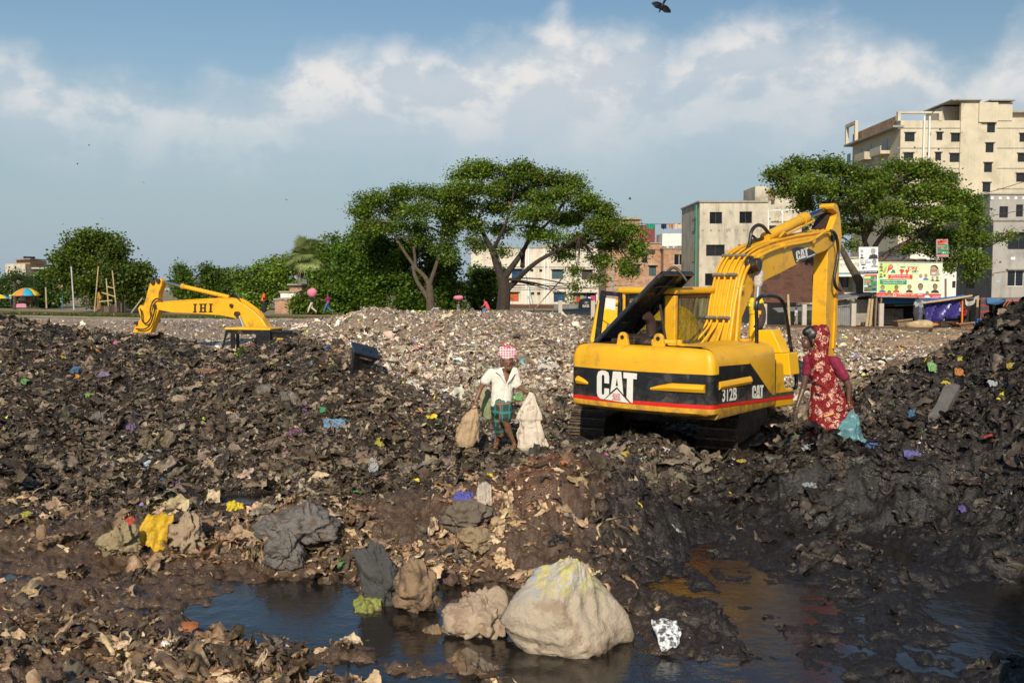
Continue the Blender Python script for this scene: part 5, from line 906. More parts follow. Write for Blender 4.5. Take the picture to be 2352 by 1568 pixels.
# ------------------------------------------------------------------ railway
RA, RB = P(-260, 707.6, 98), P(2420, 757, 57); RA.z = RB.z = -.15
rdir = (RB - RA).normalized(); rn = Vector((-rdir.y, rdir.x, 0)); RL = (RB - RA).length
def tr(s, o_, z): return RA + rdir * s + rn * o_ + Vector((0, 0, z))
rw = empty('railway_track', (0, 0, 0), 0, 'rusty railway track running along a low bank behind the refuse', 'railway')
for o_ in (0, 1.0):
    mb = MB(); mb.loft([[tr(s, o_ + a, z) for a, z in ((-.07, -.16), (.07, -.16), (.07, -.14), (.015, -.12), (.015, -.04), (.035, -.03), (.035, 0), (-.035, 0), (-.035, -.03), (-.015, -.04), (-.015, -.12), (-.07, -.14))] for s in (0, RL)]); mb.build('rail', pm('rusty_rail', (.13, .075, .045), .55, .3, 2), rw)
mb = MB()
for i in range(int(RL / .75)):
    c_ = tr(.75 * i, .5, -.22); mb.box(c_, (.22, 1.9, .12), Matrix.Rotation(math.atan2(rdir.y, rdir.x) + random.uniform(-.03, .03), 3, 'Z'))
mb.build('sleepers', pm('tarred_wood', (.10, .075, .055), .9, .3, 4), rw, kind='stuff')
mb = MB(); mb.loft([[tr(s, o_, z) for o_, z in ((-2.2, -.27), (-1.0, -.125), (2.0, -.125), (3.2, -.27))] for s in (0, RL)]); mb.build('ballast', pm('ballast_stone', (.17, .13, .09), .95, .5, 3, bump=.8, bscale=9, dirt=(.10, .12, .03), dirtamt=.4, dirtscale=.6), kind='structure')
mb = MB(); mb.prism([tr(0, -4.6, -.43), tr(RL * .62, -4.6, -.43), tr(RL * .62, -1.9, -.22), tr(0, -1.9, -.22)], (0, 0, -.3)); mb.build('verge', pm('trodden_sand', (.42, .33, .21), .95, .25, 1, dirt=(.10, .13, .03), dirtamt=.3, dirtscale=.5, bump=.4, bscale=8), kind='structure')
r = np.random.default_rng(5); n = 5200; s = r.uniform(0, RL * .5, n); o_ = r.normal(-1.75, .22, n); hh = r.uniform(.05, .22, n); base = np.array(RA)[None] + np.outer(s, np.array(rdir)) + np.outer(o_, np.array(rn)); base[:, 2] = -.28; an = r.uniform(0, 6.28, n); dx = np.stack([np.cos(an), np.sin(an), 0 * an], -1) * .05; tipv = np.stack([r.normal(0, .05, n), r.normal(0, .05, n), hh], -1)
V = np.stack([base - dx, base + dx, base + dx * .3 + tipv, base - dx * .3 + tipv], 1).reshape(-1, 3); colg = np.repeat(np.array([.10, .135, .022]) * r.uniform(.6, 1.4, (n, 1)), 4, 0)
m_leaf = colmat('leaf_green', rough=.45, spec=.35, bump=0, bscale=2, transl=.40)
rawmesh('grass', V, np.arange(4 * n).reshape(n, 4), m_leaf, cols=colg, kind='stuff')
# ------------------------------------------------------------------ trees
m_bark = pm('grey_bark', (.10, .072, .048), .9, .45, 3, bump=.9, bscale=9); m_bark2 = pm('dark_bark', (.040, .028, .020), .9, .4, 3, bump=.8, bscale=9)
def leaves(name, blobs, Y, n, size, col, parent, org, seed, droop=.5, shell=.55, tipcol=None, tipf=.0, cl=10, clr=.34, asp=.45, dz=.75):
    "leaf sprays spread through flattened masses of the crown"
    r = np.random.default_rng(seed); s = K * Y; area = np.array([b[2] * b[3] for b in blobs], float); nb = np.maximum(6, (n * area / area.sum() / cl)).astype(int); C, cc = [], []
    for b, k in zip(blobs, nb):
        c = np.array(P(b[0], b[1], Y + (b[4] if len(b) > 4 else 0))); rx, rz = b[2] * s, b[3] * s * 1.22; ry = min(rx * dz, 4.5)
        d_ = r.normal(0, 1, (k, 3)); d_ /= np.linalg.norm(d_, axis=1, keepdims=True); sub = r.normal(0, 1, (9, 3)); sub = sub / np.linalg.norm(sub, axis=1, keepdims=True) * r.uniform(.25, .98, (9, 1)); sr_ = r.uniform(.26, .50, 9); j_ = r.integers(0, 9, k); rad = r.uniform(.45, 1.08, (k, 1)); q_ = (sub[j_] + d_ * rad * sr_[j_][:, None]) * np.array([rx, ry, rz]) * .98 + d_ * rad * np.array([0, 0, .12])
        C.append(c + q_); cc.append(np.ones((k, 1)) * r.uniform(.8, 1.2))
    C = np.concatenate(C); cc = np.concatenate(cc); m = len(C); base = np.array(col) * cc * r.uniform(.62, 1.38, (m, 1)) * np.stack([r.uniform(.85, 1.25, m), np.ones(m), r.uniform(.7, 1.2, m)], -1)
    off = r.normal(0, clr, (m, cl, 3)) * np.array([1, 1, .6]); pc = (C[:, None] + off).reshape(-1, 3); N = len(pc); lc = np.repeat(base, cl, 0) * r.uniform(.84, 1.16, (N, 1))
    if tipf: w_ = (r.random(N) < tipf); lc[w_] = np.array(tipcol) * r.uniform(.7, 1.2, (w_.sum(), 1))
    az_ = r.uniform(0, 6.28, N); dn = r.normal(-droop, .45, N); ax = np.stack([np.cos(az_), np.sin(az_), dn], -1); ax /= np.linalg.norm(ax, axis=1, keepdims=True); sd_ = np.cross(ax, r.normal(0, 1, (N, 3)) + np.array([0, 0, 1.2])); sd_ /= np.linalg.norm(sd_, axis=1, keepdims=True); L = size * r.uniform(.6, 1.4, (N, 1))
    fold = np.cross(ax, sd_) * L * .12
    V = np.stack([pc, pc + ax * L * .55 + sd_ * L * asp + fold, pc + ax * L * 1.1, pc + ax * L * .5 - sd_ * L * asp + fold], 1).reshape(-1, 3) - np.array(org)
    return rawmesh(name, V, np.arange(4 * N).reshape(N, 4), m_leaf, parent=parent, cols=np.repeat(lc, 4, 0), smooth=False)
def tree(label, base, Y, limbs, blobs, n, size, col, seed, bark=None, group=None, name='broadleaf_tree', cat='tree', **kw):
    o = empty(name, P(base[0], base[1], Y), 0, label, cat, group); org = o.location; rr = random.Random(seed)
    mb = MB()
    for l, r0, r1 in limbs:
        p_ = catrom([P(a, b, Y + (c if c else 0)) - org for a, b, c in [(q_ + (0,))[:3] for q_ in l]], 4); m = len(p_)
        mb.tube(p_, [r0 + (r1 - r0) * (i / (m - 1)) ** .8 for i in range(m)], 9)
    hubs = [limbs[i][0][-1] for i in range(len(limbs))]
    for b in blobs:   # twigs into every mass
        h = min(hubs, key=lambda q_: (q_[0] - b[0]) ** 2 + 3 * (q_[1] - b[1]) ** 2); a0 = P(h[0], h[1], Y + (h[2] if len(h) > 2 else 0)) - org
        for _ in range(3):
            a1 = P(b[0] + rr.uniform(-.7, .7) * b[2], b[1] + rr.uniform(-.4, .5) * b[3], Y + (b[4] if len(b) > 4 else 0) + rr.uniform(-1, 1)) - org; mid = (a0 + a1) / 2 + Vector((rr.uniform(-.3, .3), rr.uniform(-.3, .3), rr.uniform(-.1, .4))); mb.tube(catrom([a0, mid, a1], 3), [.07, .06, .05, .045, .035, .03, .02], 5)
    mb.build('trunk', bark or m_bark, o, smooth=True); leaves('crown', blobs, Y, n, size, col, o, org, seed, **kw); return o
tree('tall spreading rain tree with a dark forked trunk, topmost crown in the middle', (1156, 722), 82,
     [([(1152, 735), (1156, 700), (1158, 665), (1154, 640)], .62, .48), ([(1154, 645), (1140, 605), (1130, 575), (1112, 540, 1), (1095, 505, 1)], .40, .12), ([(1156, 640), (1172, 618), (1192, 590), (1210, 560), (1222, 520)], .34, .12), ([(1160, 668), (1180, 650), (1205, 625, -1), (1240, 597, -2), (1290, 570, -2), (1330, 545, -2)], .30, .10), ([(1200, 612), (1205, 570, 2), (1230, 540, 2), (1270, 500, 2), (1300, 460, 1)], .2, .08), ([(1130, 578), (1150, 540, -1), (1170, 490, -1), (1180, 440)], .2, .07), ([(1290, 570, -2), (1350, 555, -1), (1400, 540)], .12, .06), ([(1222, 525), (1250, 480, 1), (1250, 430)], .14, .06), ([(1095, 508, 1), (1060, 480, 1)], .12, .05)],
     [(1070, 395, 42, 18, 1), (1125, 385, 45, 16), (1190, 398, 55, 19), (1250, 408, 50, 18), (1310, 425, 45, 19, 1), (1040, 435, 35, 17), (1110, 430, 55, 17, -2), (1180, 440, 60, 18, 2), (1265, 450, 60, 18, -2), (1345, 465, 45, 19), (1395, 490, 38, 20), (1060, 478, 42, 16), (1130, 480, 50, 14, 3), (1215, 492, 60, 16, -3), (1300, 500, 55, 17, 2), (1375, 525, 45, 18, -2), (1435, 525, 36, 20), (1090, 520, 34, 15), (1160, 528, 34, 11, 2), (1245, 540, 52, 14, -2), (1330, 552, 45, 15), (1405, 562, 38, 17, 2), (1452, 570, 24, 26), (1100, 560, 26, 12), (1150, 575, 20, 9), (1290, 580, 34, 10), (1370, 596, 30, 14), (1440, 612, 20, 18), (1320, 625, 12, 12, -3), (1325, 660, 9, 9, -3), (1305, 680, 7, 5, -3), (1375, 640, 14, 10)],
     62000, .165, (.125, .200, .022), 41, bark=m_bark2, tipcol=(.24, .12, .04), tipf=.035, droop=.45, clr=.36)
tree('smaller spreading tree with a slanting forked trunk, leaning against the tallest crown', (988, 708), 84,
     [([(988, 735), (988, 690), (986, 655)], .40, .3), ([(987, 690), (970, 665), (955, 640), (948, 610)], .22, .14), ([(986, 655), (975, 635), (955, 615), (930, 580), (905, 540)], .24, .09), ([(986, 655), (998, 620), (1010, 580), (1018, 540)], .22, .09), ([(955, 615), (950, 570), (940, 530), (920, 500)], .14, .06), ([(905, 540), (870, 510)], .1, .05)],
     [(1048, 445, 24, 17), (1052, 505, 20, 18), (1040, 480, 22, 16), (860, 455, 42, 17), (925, 448, 42, 16, 1), (985, 442, 40, 16), (1025, 455, 30, 16), (830, 485, 36, 15), (895, 482, 44, 15, 2), (960, 480, 44, 14, -2), (1020, 490, 30, 16), (840, 520, 34, 14), (900, 518, 38, 12), (970, 520, 38, 13, 2), (1025, 530, 22, 18), (1010, 565, 22, 14), (1035, 590, 14, 16), (960, 550, 20, 10)],
     26000, .165, (.12, .200, .022), 43, bark=m_bark, droop=.4, clr=.36, tipcol=(.12, .17, .02), tipf=.1)
tree('broad rain tree behind the posters, in front of the tall pale building', (1985, 748), 68,
     [([(1985, 760), (1984, 720), (1985, 690), (1980, 655)], .55, .42), ([(1982, 665), (1968, 635), (1950, 605), (1935, 575), (1915, 545)], .36, .14), ([(1984, 660), (2000, 625), (2020, 600), (2050, 575), (2095, 550)], .34, .12), ([(2000, 628), (1996, 590), (1985, 550), (1980, 510), (1965, 470)], .26, .09), ([(1996, 590), (2020, 550), (2050, 515), (2075, 475)], .2, .08), ([(2050, 575), (2100, 560), (2150, 565), (2190, 560)], .18, .07), ([(1915, 545), (1880, 500), (1850, 460)], .14, .06), ([(1985, 555), (2010, 500), (2030, 440)], .15, .06), ([(2020, 600), (2090, 598), (2150, 600), (2220, 590)], .16, .06), ([(2095, 550), (2150, 510), (2200, 490)], .12, .05)],
     [(1790, 400, 34, 17), (1840, 385, 42, 17, 1), (1895, 380, 40, 16), (1945, 405, 36, 20), (1815, 430, 42, 17), (1875, 425, 44, 16, -2), (1930, 440, 40, 18, 2), (2005, 405, 42, 18), (2060, 385, 44, 18, 1), (2115, 393, 42, 18), (2165, 415, 38, 17), (1990, 440, 44, 17, -2), (2050, 432, 48, 17, 2), (2115, 440, 50, 17, -2), (2180, 452, 44, 18), (2228, 470, 36, 18), (1850, 465, 34, 15), (1915, 475, 36, 15), (1975, 480, 42, 15, 2), (2040, 480, 44, 15, -3), (2105, 488, 48, 15, 2), (2170, 495, 46, 16, -2), (2230, 508, 34, 17), (1930, 515, 28, 13), (1985, 520, 32, 12), (2060, 525, 36, 12), (2130, 530, 40, 13, 2), (2195, 540, 40, 15), (2245, 550, 24, 18), (2090, 565, 28, 10), (2160, 575, 38, 12), (2220, 590, 32, 15), (2250, 605, 22, 14), (2230, 630, 22, 10), (2180, 610, 24, 8), (2300, 545, 14, 6), (2320, 540, 8, 6), (1880, 510, 18, 12), (1960, 560, 14, 8)],
     62000, .15, (.12, .19, .022), 47, bark=m_bark, tipcol=(.22, .13, .04), tipf=.03, droop=.45, clr=.32)
tree('large leafy tree with bamboo stakes and a net under it, beside the rails', (232, 716), 93,
     [([(235, 722), (233, 690), (230, 650), (220, 610)], .35, .2), ([(233, 690), (260, 650), (285, 620)], .18, .08), ([(231, 670), (190, 640), (160, 615)], .18, .08), ([(222, 620), (235, 580), (215, 550)], .14, .06)],
     [(212, 545, 46, 18), (175, 562, 30, 18), (250, 560, 36, 20), (200, 580, 50, 20, 1), (262, 590, 34, 22), (150, 600, 34, 20), (210, 610, 50, 20), (130, 622, 22, 14), (275, 622, 40, 20, -1), (318, 618, 30, 18), (165, 636, 40, 16), (225, 645, 50, 18), (300, 650, 40, 18), (335, 632, 16, 10), (190, 662, 40, 13), (265, 672, 44, 16), (310, 680, 30, 16), (225, 690, 26, 10)],
     30000, .22, (.085, .135, .018), 51, droop=.6, clr=.42, tipcol=(.16, .20, .02), tipf=.08, cl=8)
BG = [('dense dark bush growing under the spreading crown of the forked trees', (880, 712), 90, [(850, 560, 60, 25), (920, 585, 60, 28), (820, 600, 45, 30), (880, 630, 70, 30), (960, 640, 50, 35), (800, 650, 35, 30), (1020, 640, 40, 35), (860, 680, 60, 25), (940, 690, 60, 25), (1030, 690, 40, 22), (1010, 600, 35, 25)], 42000, (0.090, 0.170, 0.018)),
      ('leafy green tree between the fan palm and the forked trees', (800, 712), 94, [(790, 570, 30, 18), (830, 560, 34, 20), (860, 535, 40, 16), (770, 600, 26, 16), (820, 610, 30, 20), (770, 655, 30, 20)], 12000, (0.104, 0.184, 0.019)),
      ('bright green bamboo clump behind the woman in the orange scarf', (610, 715), 104, [(600, 640, 36, 22), (640, 620, 34, 16), (670, 610, 26, 12), (570, 655, 25, 16), (620, 665, 40, 22), (650, 650, 30, 20), (590, 690, 34, 18), (560, 630, 18, 8), (655, 600, 10, 8)], 20000, (0.168, 0.271, 0.036)),
      ('rounded dark green tree behind the arm of the sunken digger', (440, 705), 112, [(418, 628, 15, 14), (428, 645, 20, 18), (482, 628, 16, 16), (422, 668, 26, 18), (486, 652, 22, 22), (452, 688, 40, 11)], 11000, (0.090, 0.156, 0.018)),
      ('far dark green trees just left of the bamboo clump', (525, 700), 125, [(520, 638, 20, 12), (545, 648, 14, 10), (525, 660, 30, 14), (548, 674, 20, 12), (510, 684, 36, 11)], 10000, (0.072, 0.135, 0.022)),
      ('dark green thicket behind the striped umbrella stall', (75, 708), 112, [(20, 655, 30, 18), (60, 668, 34, 20), (100, 660, 34, 24), (130, 672, 25, 22), (30, 690, 40, 14), (90, 695, 50, 14), (-10, 680, 20, 20)], 20000, (0.072, 0.131, 0.022)),
      ('small leafy bush beside the brick shed by the rails', (700, 718), 92, [(690, 698, 18, 10), (705, 702, 22, 10), (720, 690, 16, 14)], 6000, (.12, .19, .022)),
      ('green shrub hanging over the fence below the fan palm', (760, 718), 91, [(745, 660, 28, 24), (770, 680, 28, 22), (735, 695, 24, 16), (765, 705, 30, 12), (800, 700, 30, 14)], 14000, (0.102, 0.178, 0.019)),
      ('young leafy tree behind the cyclist in the red shirt', (1120, 715), 96, [(1105, 650, 26, 22), (1130, 660, 22, 24), (1095, 680, 24, 20), (1120, 695, 30, 18), (1140, 640, 14, 14)], 13000, (0.124, 0.207, 0.026))]
for i, (lb, bs, Y, bl, n, c) in enumerate(BG):
    cx_ = bs[0]; rr_ = random.Random(i + 5); bl = [(b[0], b[1] + 3, b[2] * .9, b[3] * .85) for b in bl] + [(b[0] + rr_.uniform(-.9, .9) * b[2], b[1] - b[3] * rr_.uniform(.7, 1.5), b[2] * rr_.uniform(.16, .34), b[3] * rr_.uniform(.3, .6)) for b in bl for _ in (0, 1)]; tree(lb, bs, Y, [([(cx_, bs[1] + 8), (cx_ + 2, bs[1] - 25), (cx_ - 4, bs[1] - 50)], .22, .10), ([(cx_ + 1, bs[1] - 15), (cx_ + 18, bs[1] - 45)], .1, .05)], bl, n, .23, c, 60 + i, bark=m_bark2, clr=.40, shell=.35, droop=.3, cl=9, name='leafy_shrub' if n < 15000 else 'broadleaf_tree', cat='shrub' if n < 15000 else 'tree')
def fan_palm(px, py, top, Y, label, nf=34, seed=1, fr_=1.15):
    rr = random.Random(seed); b0 = P(px, py, Y); o = empty('fan_palm', b0, 0, label, 'palm tree'); t = P(px, top, Y) - b0
    mb = MB(); mb.tube(catrom([Vector((0, 0, -.3)), Vector((.1, 0, t.z * .5)), t], 4), [.24] * 4 + [.2] * 4 + [.19], 10); mb.build('trunk', m_bark, o, smooth=True)
    V, C = [], []
    for i in range(nf):
        az_ = rr.uniform(0, 6.28); elv = rr.uniform(-1.1, 1.2); d_ = Vector((math.cos(az_) * math.cos(elv), math.sin(az_) * math.cos(elv), math.sin(elv))); st_ = t + d_ * rr.uniform(.8, 1.3); dead = elv < -.75
        s1 = d_.cross(Vector((0, 0, 1))).normalized(); up = s1.cross(d_).normalized(); c = Vector((.46, .27, .10)) * rr.uniform(.7, 1.2) if dead else Vector((.30, .36, .13)) * rr.uniform(.65, 1.35)
        V.append([t, t + s1 * .03, st_ + s1 * .03, st_]); C.append(Vector((.16, .15, .06)))
        dd = (d_ * .5 + Vector((0, 0, 1)) * (rr.uniform(-.9, .5) if not dead else -1)).normalized()
        for k in range(-11, 12):
            a = k * .135; dr = (dd * math.cos(a) + s1 * math.sin(a)).normalized(); L = fr_ * (1 - .25 * abs(a) / 1.5) * rr.uniform(.9, 1.1); w_ = (s1 * math.cos(a) - dd * math.sin(a)) * .075
            m_ = st_ + dr * L * .6; e_ = st_ + dr * L + Vector((0, 0, -.16 * L)); V.append([st_, m_ + w_, e_, m_ - w_]); C.append(c * rr.uniform(.85, 1.15))
    V = np.array([[tuple(q_) for q_ in f] for f in V]).reshape(-1, 3); rawmesh('crown', V, np.arange(len(V)).reshape(-1, 4), m_leaf, parent=o, cols=np.repeat(np.array([tuple(c) for c in C]), 4, 0)); return o
fan_palm(708, 718, 590, 96, 'tall fan palm with drooping dry leaves standing above the white shed', 60, 3, 1.55)
fan_palm(735, 718, 600, 100, 'second fan palm half covered by the leafy tree beside it', 44, 9, 1.4)
def feather_palm(px, py, top, Y, label, seed=1):
    rr = random.Random(seed); b0 = P(px, py, Y); o = empty('coconut_palm', b0, 0, label, 'palm tree'); t = P(px + 2, top, Y) - b0; mb = MB(); mb.tube([Vector((0, 0, -.3)), t], [.2, .15], 8); mb.build('trunk', m_bark, o, smooth=True); V, C = [], []
    for i in range(17):
        az_ = rr.uniform(0, 6.28); e0 = rr.uniform(.1, 1.1); d_ = Vector((math.cos(az_), math.sin(az_), 0)); L = rr.uniform(2.6, 3.4); pth = [t + d_ * L * u * math.cos(e0 * (1 - u)) + Vector((0, 0, L * (math.sin(e0) * u - 1.0 * u * u))) for u in [j / 12 for j in range(13)]]; sd_ = d_.cross(Vector((0, 0, 1))); c = Vector((.055, .095, .022)) * rr.uniform(.7, 1.4)
        for j in range(1, 13):
            for sgn in (-1, 1):
                for h_ in (0, .5): q_ = pth[j - 1].lerp(pth[j], h_); l_ = .75 * (1 - abs(j / 12 - .45) * .9); e_ = q_ + sd_ * sgn * l_ * .8 + d_ * .25 + Vector((0, 0, -.35 * l_)); V.append([q_, q_ + d_ * .10, e_, e_ - d_ * .03]); C.append(c)
    V = np.array([[tuple(q_) for q_ in f] for f in V]).reshape(-1, 3); rawmesh('crown', V, np.arange(len(V)).reshape(-1, 4), m_leaf, parent=o, cols=np.repeat(np.array([tuple(c) for c in C]), 4, 0)); return o
feather_palm(33, 716, 640, 105, 'coconut palm with arching fronds behind the striped umbrella', 4)
# ------------------------------------------------------------------ buildings
m_conc = pm('weathered_concrete', (.54, .48, .37), .9, .22, .9, streak=.7, dirt=(.27, .23, .16), dirtamt=.3, dirtscale=.5, bump=.2, bscale=6)
m_conc2 = pm('pale_raw_concrete', (.56, .49, .36), .9, .14, .5, streak=.25, dirt=(.42, .36, .26), dirtamt=.35, dirtscale=.3, bump=.15, bscale=3)
m_plast = pm('off_white_plaster', (.62, .56, .46), .9, .1, .6, streak=.45, dirt=(.45, .40, .32), dirtamt=.3, dirtscale=.4)
m_wplast = pm('white_plaster', (.74, .70, .62), .9, .08, .6, streak=.35)
m_grey = pm('grey_render', (.36, .335, .30), .9, .16, .6, streak=.4, dirt=(.24, .23, .22), dirtamt=.3, dirtscale=.5)
m_grey_shade = pm('shaded_grey_render', (.115, .12, .13), .9, .2, .7, streak=.4)
m_slab = pm('concrete_slab', (.33, .30, .25), .9, .2, 2, streak=.5)
m_pane = pm('dark_window_glass', (.014, .016, .020), .12, .3, 3); m_frame = pm('dark_window_frame', (.045, .034, .028), .6, .2, 8); m_wframe = pm('white_window_frame', (.70, .69, .66), .6, .1, 8)
def brickmat():
    m = bpy.data.materials.new('red_brick'); m.use_nodes = True; t = m.node_tree; q = NT(t); b = t.nodes['Principled BSDF']; vec = q.n('ShaderNodeTexCoord').outputs['Object']; sp_ = q.n('ShaderNodeSeparateXYZ'); t.links.new(vec, sp_.inputs[0])
    v2 = q.comb(q.m('ADD', sp_.outputs[0], sp_.outputs[1]), sp_.outputs[2], 0.0); bk = q.n('ShaderNodeTexBrick'); t.links.new(v2, bk.inputs['Vector']); bk.inputs['Scale'].default_value = 1.0; bk.inputs['Brick Width'].default_value = .42; bk.inputs['Row Height'].default_value = .15; bk.inputs['Mortar Size'].default_value = .015; bk.inputs['Color1'].default_value = (.30, .12, .06, 1); bk.inputs['Color2'].default_value = (.42, .22, .12, 1); bk.inputs['Mortar'].default_value = (.33, .28, .21, 1); bk.inputs['Bias'].default_value = -.1
    c = q.mix(q.ss(q.noise(vec, 1.1, 6, .7), .45, .7), bk.outputs[0], (.45, .33, .22)); c = q.mix(q.ss(q.noise(vec, 6, 4, .7), .56, .7), c, (.15, .07, .04)); t.links.new(c, b.inputs['Base Color']); b.inputs['Roughness'].default_value = .9; return m
m_brick = brickmat()
CURT = dict(dark=m_pane, purple=pm('purple_shutter', (.045, .018, .04), .7, .3, 6), teal=pm('teal_curtain', (.03, .09, .11), .6, .4, 5), blue=pm('blue_glass', (.02, .07, .17), .2, .5, 2), orange=pm('orange_curtain', (.50, .10, .02), .8, .3, 5), tan=pm('tan_blind', (.24, .16, .09), .8, .2, 5))
def building(name, label, x0, x1, ytop, Y, depth, mat, wins=(), side=None, base=-.45, cat='building', group=None, hoods=True, fwhite=False, roof=None):
    X0, X1, Z1 = P(x0, 600, Y).x, P(x1, 600, Y).x, P(1176, ytop, Y).z; o = empty(name, (X0, Y, base), 0, label, cat, group); w_, h_ = X1 - X0, Z1 - base; s = K * Y
    ws = []
    for a in wins:
        a0, a1 = P(a[0], 600, Y).x - X0, P(a[2], 600, Y).x - X0; b1, b0 = P(1176, a[1], Y).z - base, P(1176, a[3], Y).z - base; ws.append((a0, b0, a1, b1, a[4] if len(a) > 4 else 'dark'))
    xs = sorted({0, w_} | {v for a in ws for v in (a[0], a[2])}); zs = sorted({0, h_} | {v for a in ws for v in (a[1], a[3])}); mb = MB()
    for i in range(len(xs) - 1):
        for j in range(len(zs) - 1):
            cx_, cz_ = (xs[i] + xs[i + 1]) / 2, (zs[j] + zs[j + 1]) / 2
            if any(a[0] < cx_ < a[2] and a[1] < cz_ < a[3] for a in ws): continue
            mb.poly([(xs[i], 0, zs[j]), (xs[i + 1], 0, zs[j]), (xs[i + 1], 0, zs[j + 1]), (xs[i], 0, zs[j + 1])])
    for a in ws:
        c = [(a[0], a[1]), (a[2], a[1]), (a[2], a[3]), (a[0], a[3])]
        for i in range(4): p_, q_ = c[i], c[(i + 1) % 4]; mb.poly([(p_[0], 0, p_[1]), (p_[0], .2, p_[1]), (q_[0], .2, q_[1]), (q_[0], 0, q_[1])])
    mb.poly([(0, 0, 0), (0, depth, 0), (0, depth, h_), (0, 0, h_)]); mb.poly([(w_, 0, 0), (w_, 0, h_), (w_, depth, h_), (w_, depth, 0)]); mb.poly([(0, depth, 0), (w_, depth, 0), (w_, depth, h_), (0, depth, h_)]); mb.poly([(0, 0, h_), (w_, 0, h_), (w_, depth, h_), (0, depth, h_)])
    wo_ = mb.build('wall', mat, o, fix=False)
    for a in ws:
        mb = MB(); mb.bb((a[0], .15, a[1]), (a[2], .17, a[3])); wn = mb.build('window', CURT.get(a[4], m_pane), o)
        t_ = max(.04, s * .55); mb = MB(); fr_y(mb, .10, a[0], a[2], a[1], a[3], t_, .05); mb.bb(((a[0] + a[2]) / 2 - t_ / 2, .10, a[1] + t_), ((a[0] + a[2]) / 2 + t_ / 2, .15, a[3] - t_)); mb.build('frame', m_wframe if (fwhite or a[4] == 'white') else m_frame, wn)
        if hoods and a[2] - a[0] > .5: mb = MB(); mb.bb((a[0] - .15, -.28, a[3] + .03), (a[2] + .15, .02, a[3] + .11)); mb.build('sill', m_slab, wn)
    if roof: mb = MB(); mb.bb((-.12, -.12, h_ + .002), (w_ + .12, depth, h_ + .14)); mb.build('roof', roof, o)
    o['_s'] = 0; del o['_s']; return o, (lambda x, y, d=0.0: P(x, y, Y) - Vector((X0, Y, base)) + Vector((0, d, 0))), s
# white block behind the tall tree
C6 = lambda x: (1800 + x / 3.36) / 1.7415
C6y = lambda y: (1050 + y / 3.36) / 1.7415
def w6(x0, y0, x1, y1, k='dark'): return (C6(x0), C6y(y0), C6(x1), C6y(y1), k)
o, L, s = building('apartment_block', 'low off white apartment block behind the tall spreading tree', 1082, 1392, 570, 130, 12, m_plast, [w6(400, 80, 530, 165), w6(650, 85, 735, 190, 'blue'), w6(830, 88, 975, 212, 'blue'), w6(1080, 88, 1120, 125), w6(1200, 90, 1240, 127), w6(1370, 95, 1520, 222, 'teal'), w6(1660, 98, 1680, 180), w6(1770, 98, 1920, 230, 'purple'), w6(775, 398, 922, 522, 'orange'), w6(1090, 398, 1132, 434), w6(1172, 398, 1215, 436), w6(1395, 400, 1545, 530, 'blue'), w6(1605, 410, 1965, 535)], roof=m_slab)
for px in (1022, 1057, 1268, 1318): mb = MB(); mb.beam(L(C6(px), 570, -.12), L(C6(px), C6y(585), -.12), .16); mb.build('drain_pipe', m_wframe, o)
mb = MB(); mb.beam(L(C6(720), C6y(296), -.1), L(C6(1600), C6y(300), -.1), .12); mb.build('drain_pipe', m_wframe, o)
mb = MB(); mb.beam(L(1082, 612, -.03), L(1392, 614, -.03), .09); mb.beam(L(1082, 660, -.03), L(1392, 662, -.03), .09); mb.build('floor_band', m_slab, o)
mb = MB(); mb.bb(L(1240, 560, .5), L(1385, 571, 1.2)); mb.bb(L(1330, 546, .5), L(1340, 571, .9)); mb.bb(L(1270, 548, .5), L(1278, 571, .9)); mb.build('roof_structure', m_slab, o)
for i, (x0, x1, c) in enumerate(((1600, 1650, 'w'), (1660, 1700, 'tan_cloth'), (1705, 1745, 'r'), (1750, 1795, 'g'), (1797, 1832, 'b'), (1855, 1890, 'w'), (1890, 1950, 'p'))):
    cols = dict(w=(.6, .58, .55), tan_cloth=(.35, .22, .1), r=(.40, .04, .03), g=(.22, .30, .06), b=(.16, .16, .45), p=(.45, .05, .15)); mb = MB(); mb.bb(P(C6(x0), C6y(445 + 8 * (i % 3)), 129.6), P(C6(x1), C6y(530), 129.7)); oo = mb.build('hung_cloth', flat('laundry_' + c, cols[c], .9)); tag(oo, ['white cloth hung in the lower veranda of the off white block, beside the bamboo pole', 'tan patterned cloth hung in the lower veranda of the off white block', 'red cloth hung in the lower veranda of the off white block', 'olive green cloth hung in the lower veranda of the off white block', 'violet cloth hung in the lower veranda of the off white block', 'white cloth hung between violet and pink ones in the lower veranda', 'pink cloth hung at the end of the lower veranda row'][i], 'laundry', 'laundry in the veranda of the off white block')
# brick house
C7 = lambda x: (2650 + x / 2.7506) / 1.7415
o, L, s = building('brick_house', 'red brick house between the tall tree and the grey concrete block', 1393, 1524, 560, 112, 10, m_brick, [(1475, 583, 1487, 614 - 10, 'dark'), (1452, 607, 1470, 633, 'dark'), (1491, 610, 1507, 634, 'teal')], roof=m_slab)
mb = MB(); mb.bb(L(1405, 502, 1), L(1472, 560, 6)); mb.build('upper_storey', m_brick, o); mb = MB(); mb.bb(L(1400, 498, .7), L(1476, 503, 6.2)); mb.build('roof', m_slab, o)
mb = MB(); mb.bb(L(1474, 515, 2), L(1510, 560, 5)); mb.build('roof_parapet', pm('red_roof_grille', (.20, .04, .04), .8, .3, 8), o)
mb = MB(); mb.bb(L(1403, 590, -.08), L(1409, 712, .1)); mb.build('pilaster', m_slab, o)
o, L, s = building('brick_house', 'brick house with a white framed window, against the grey concrete block', 1524, 1594, 572, 110, 9, m_brick, [(1548, 584, 1572, 609, 'white')], hoods=False, roof=m_slab)
mb = MB(); mb.bb(L(1526, 535, 1.5), L(1594, 571, 6)); mb.build('upper_storey', m_wplast, o)
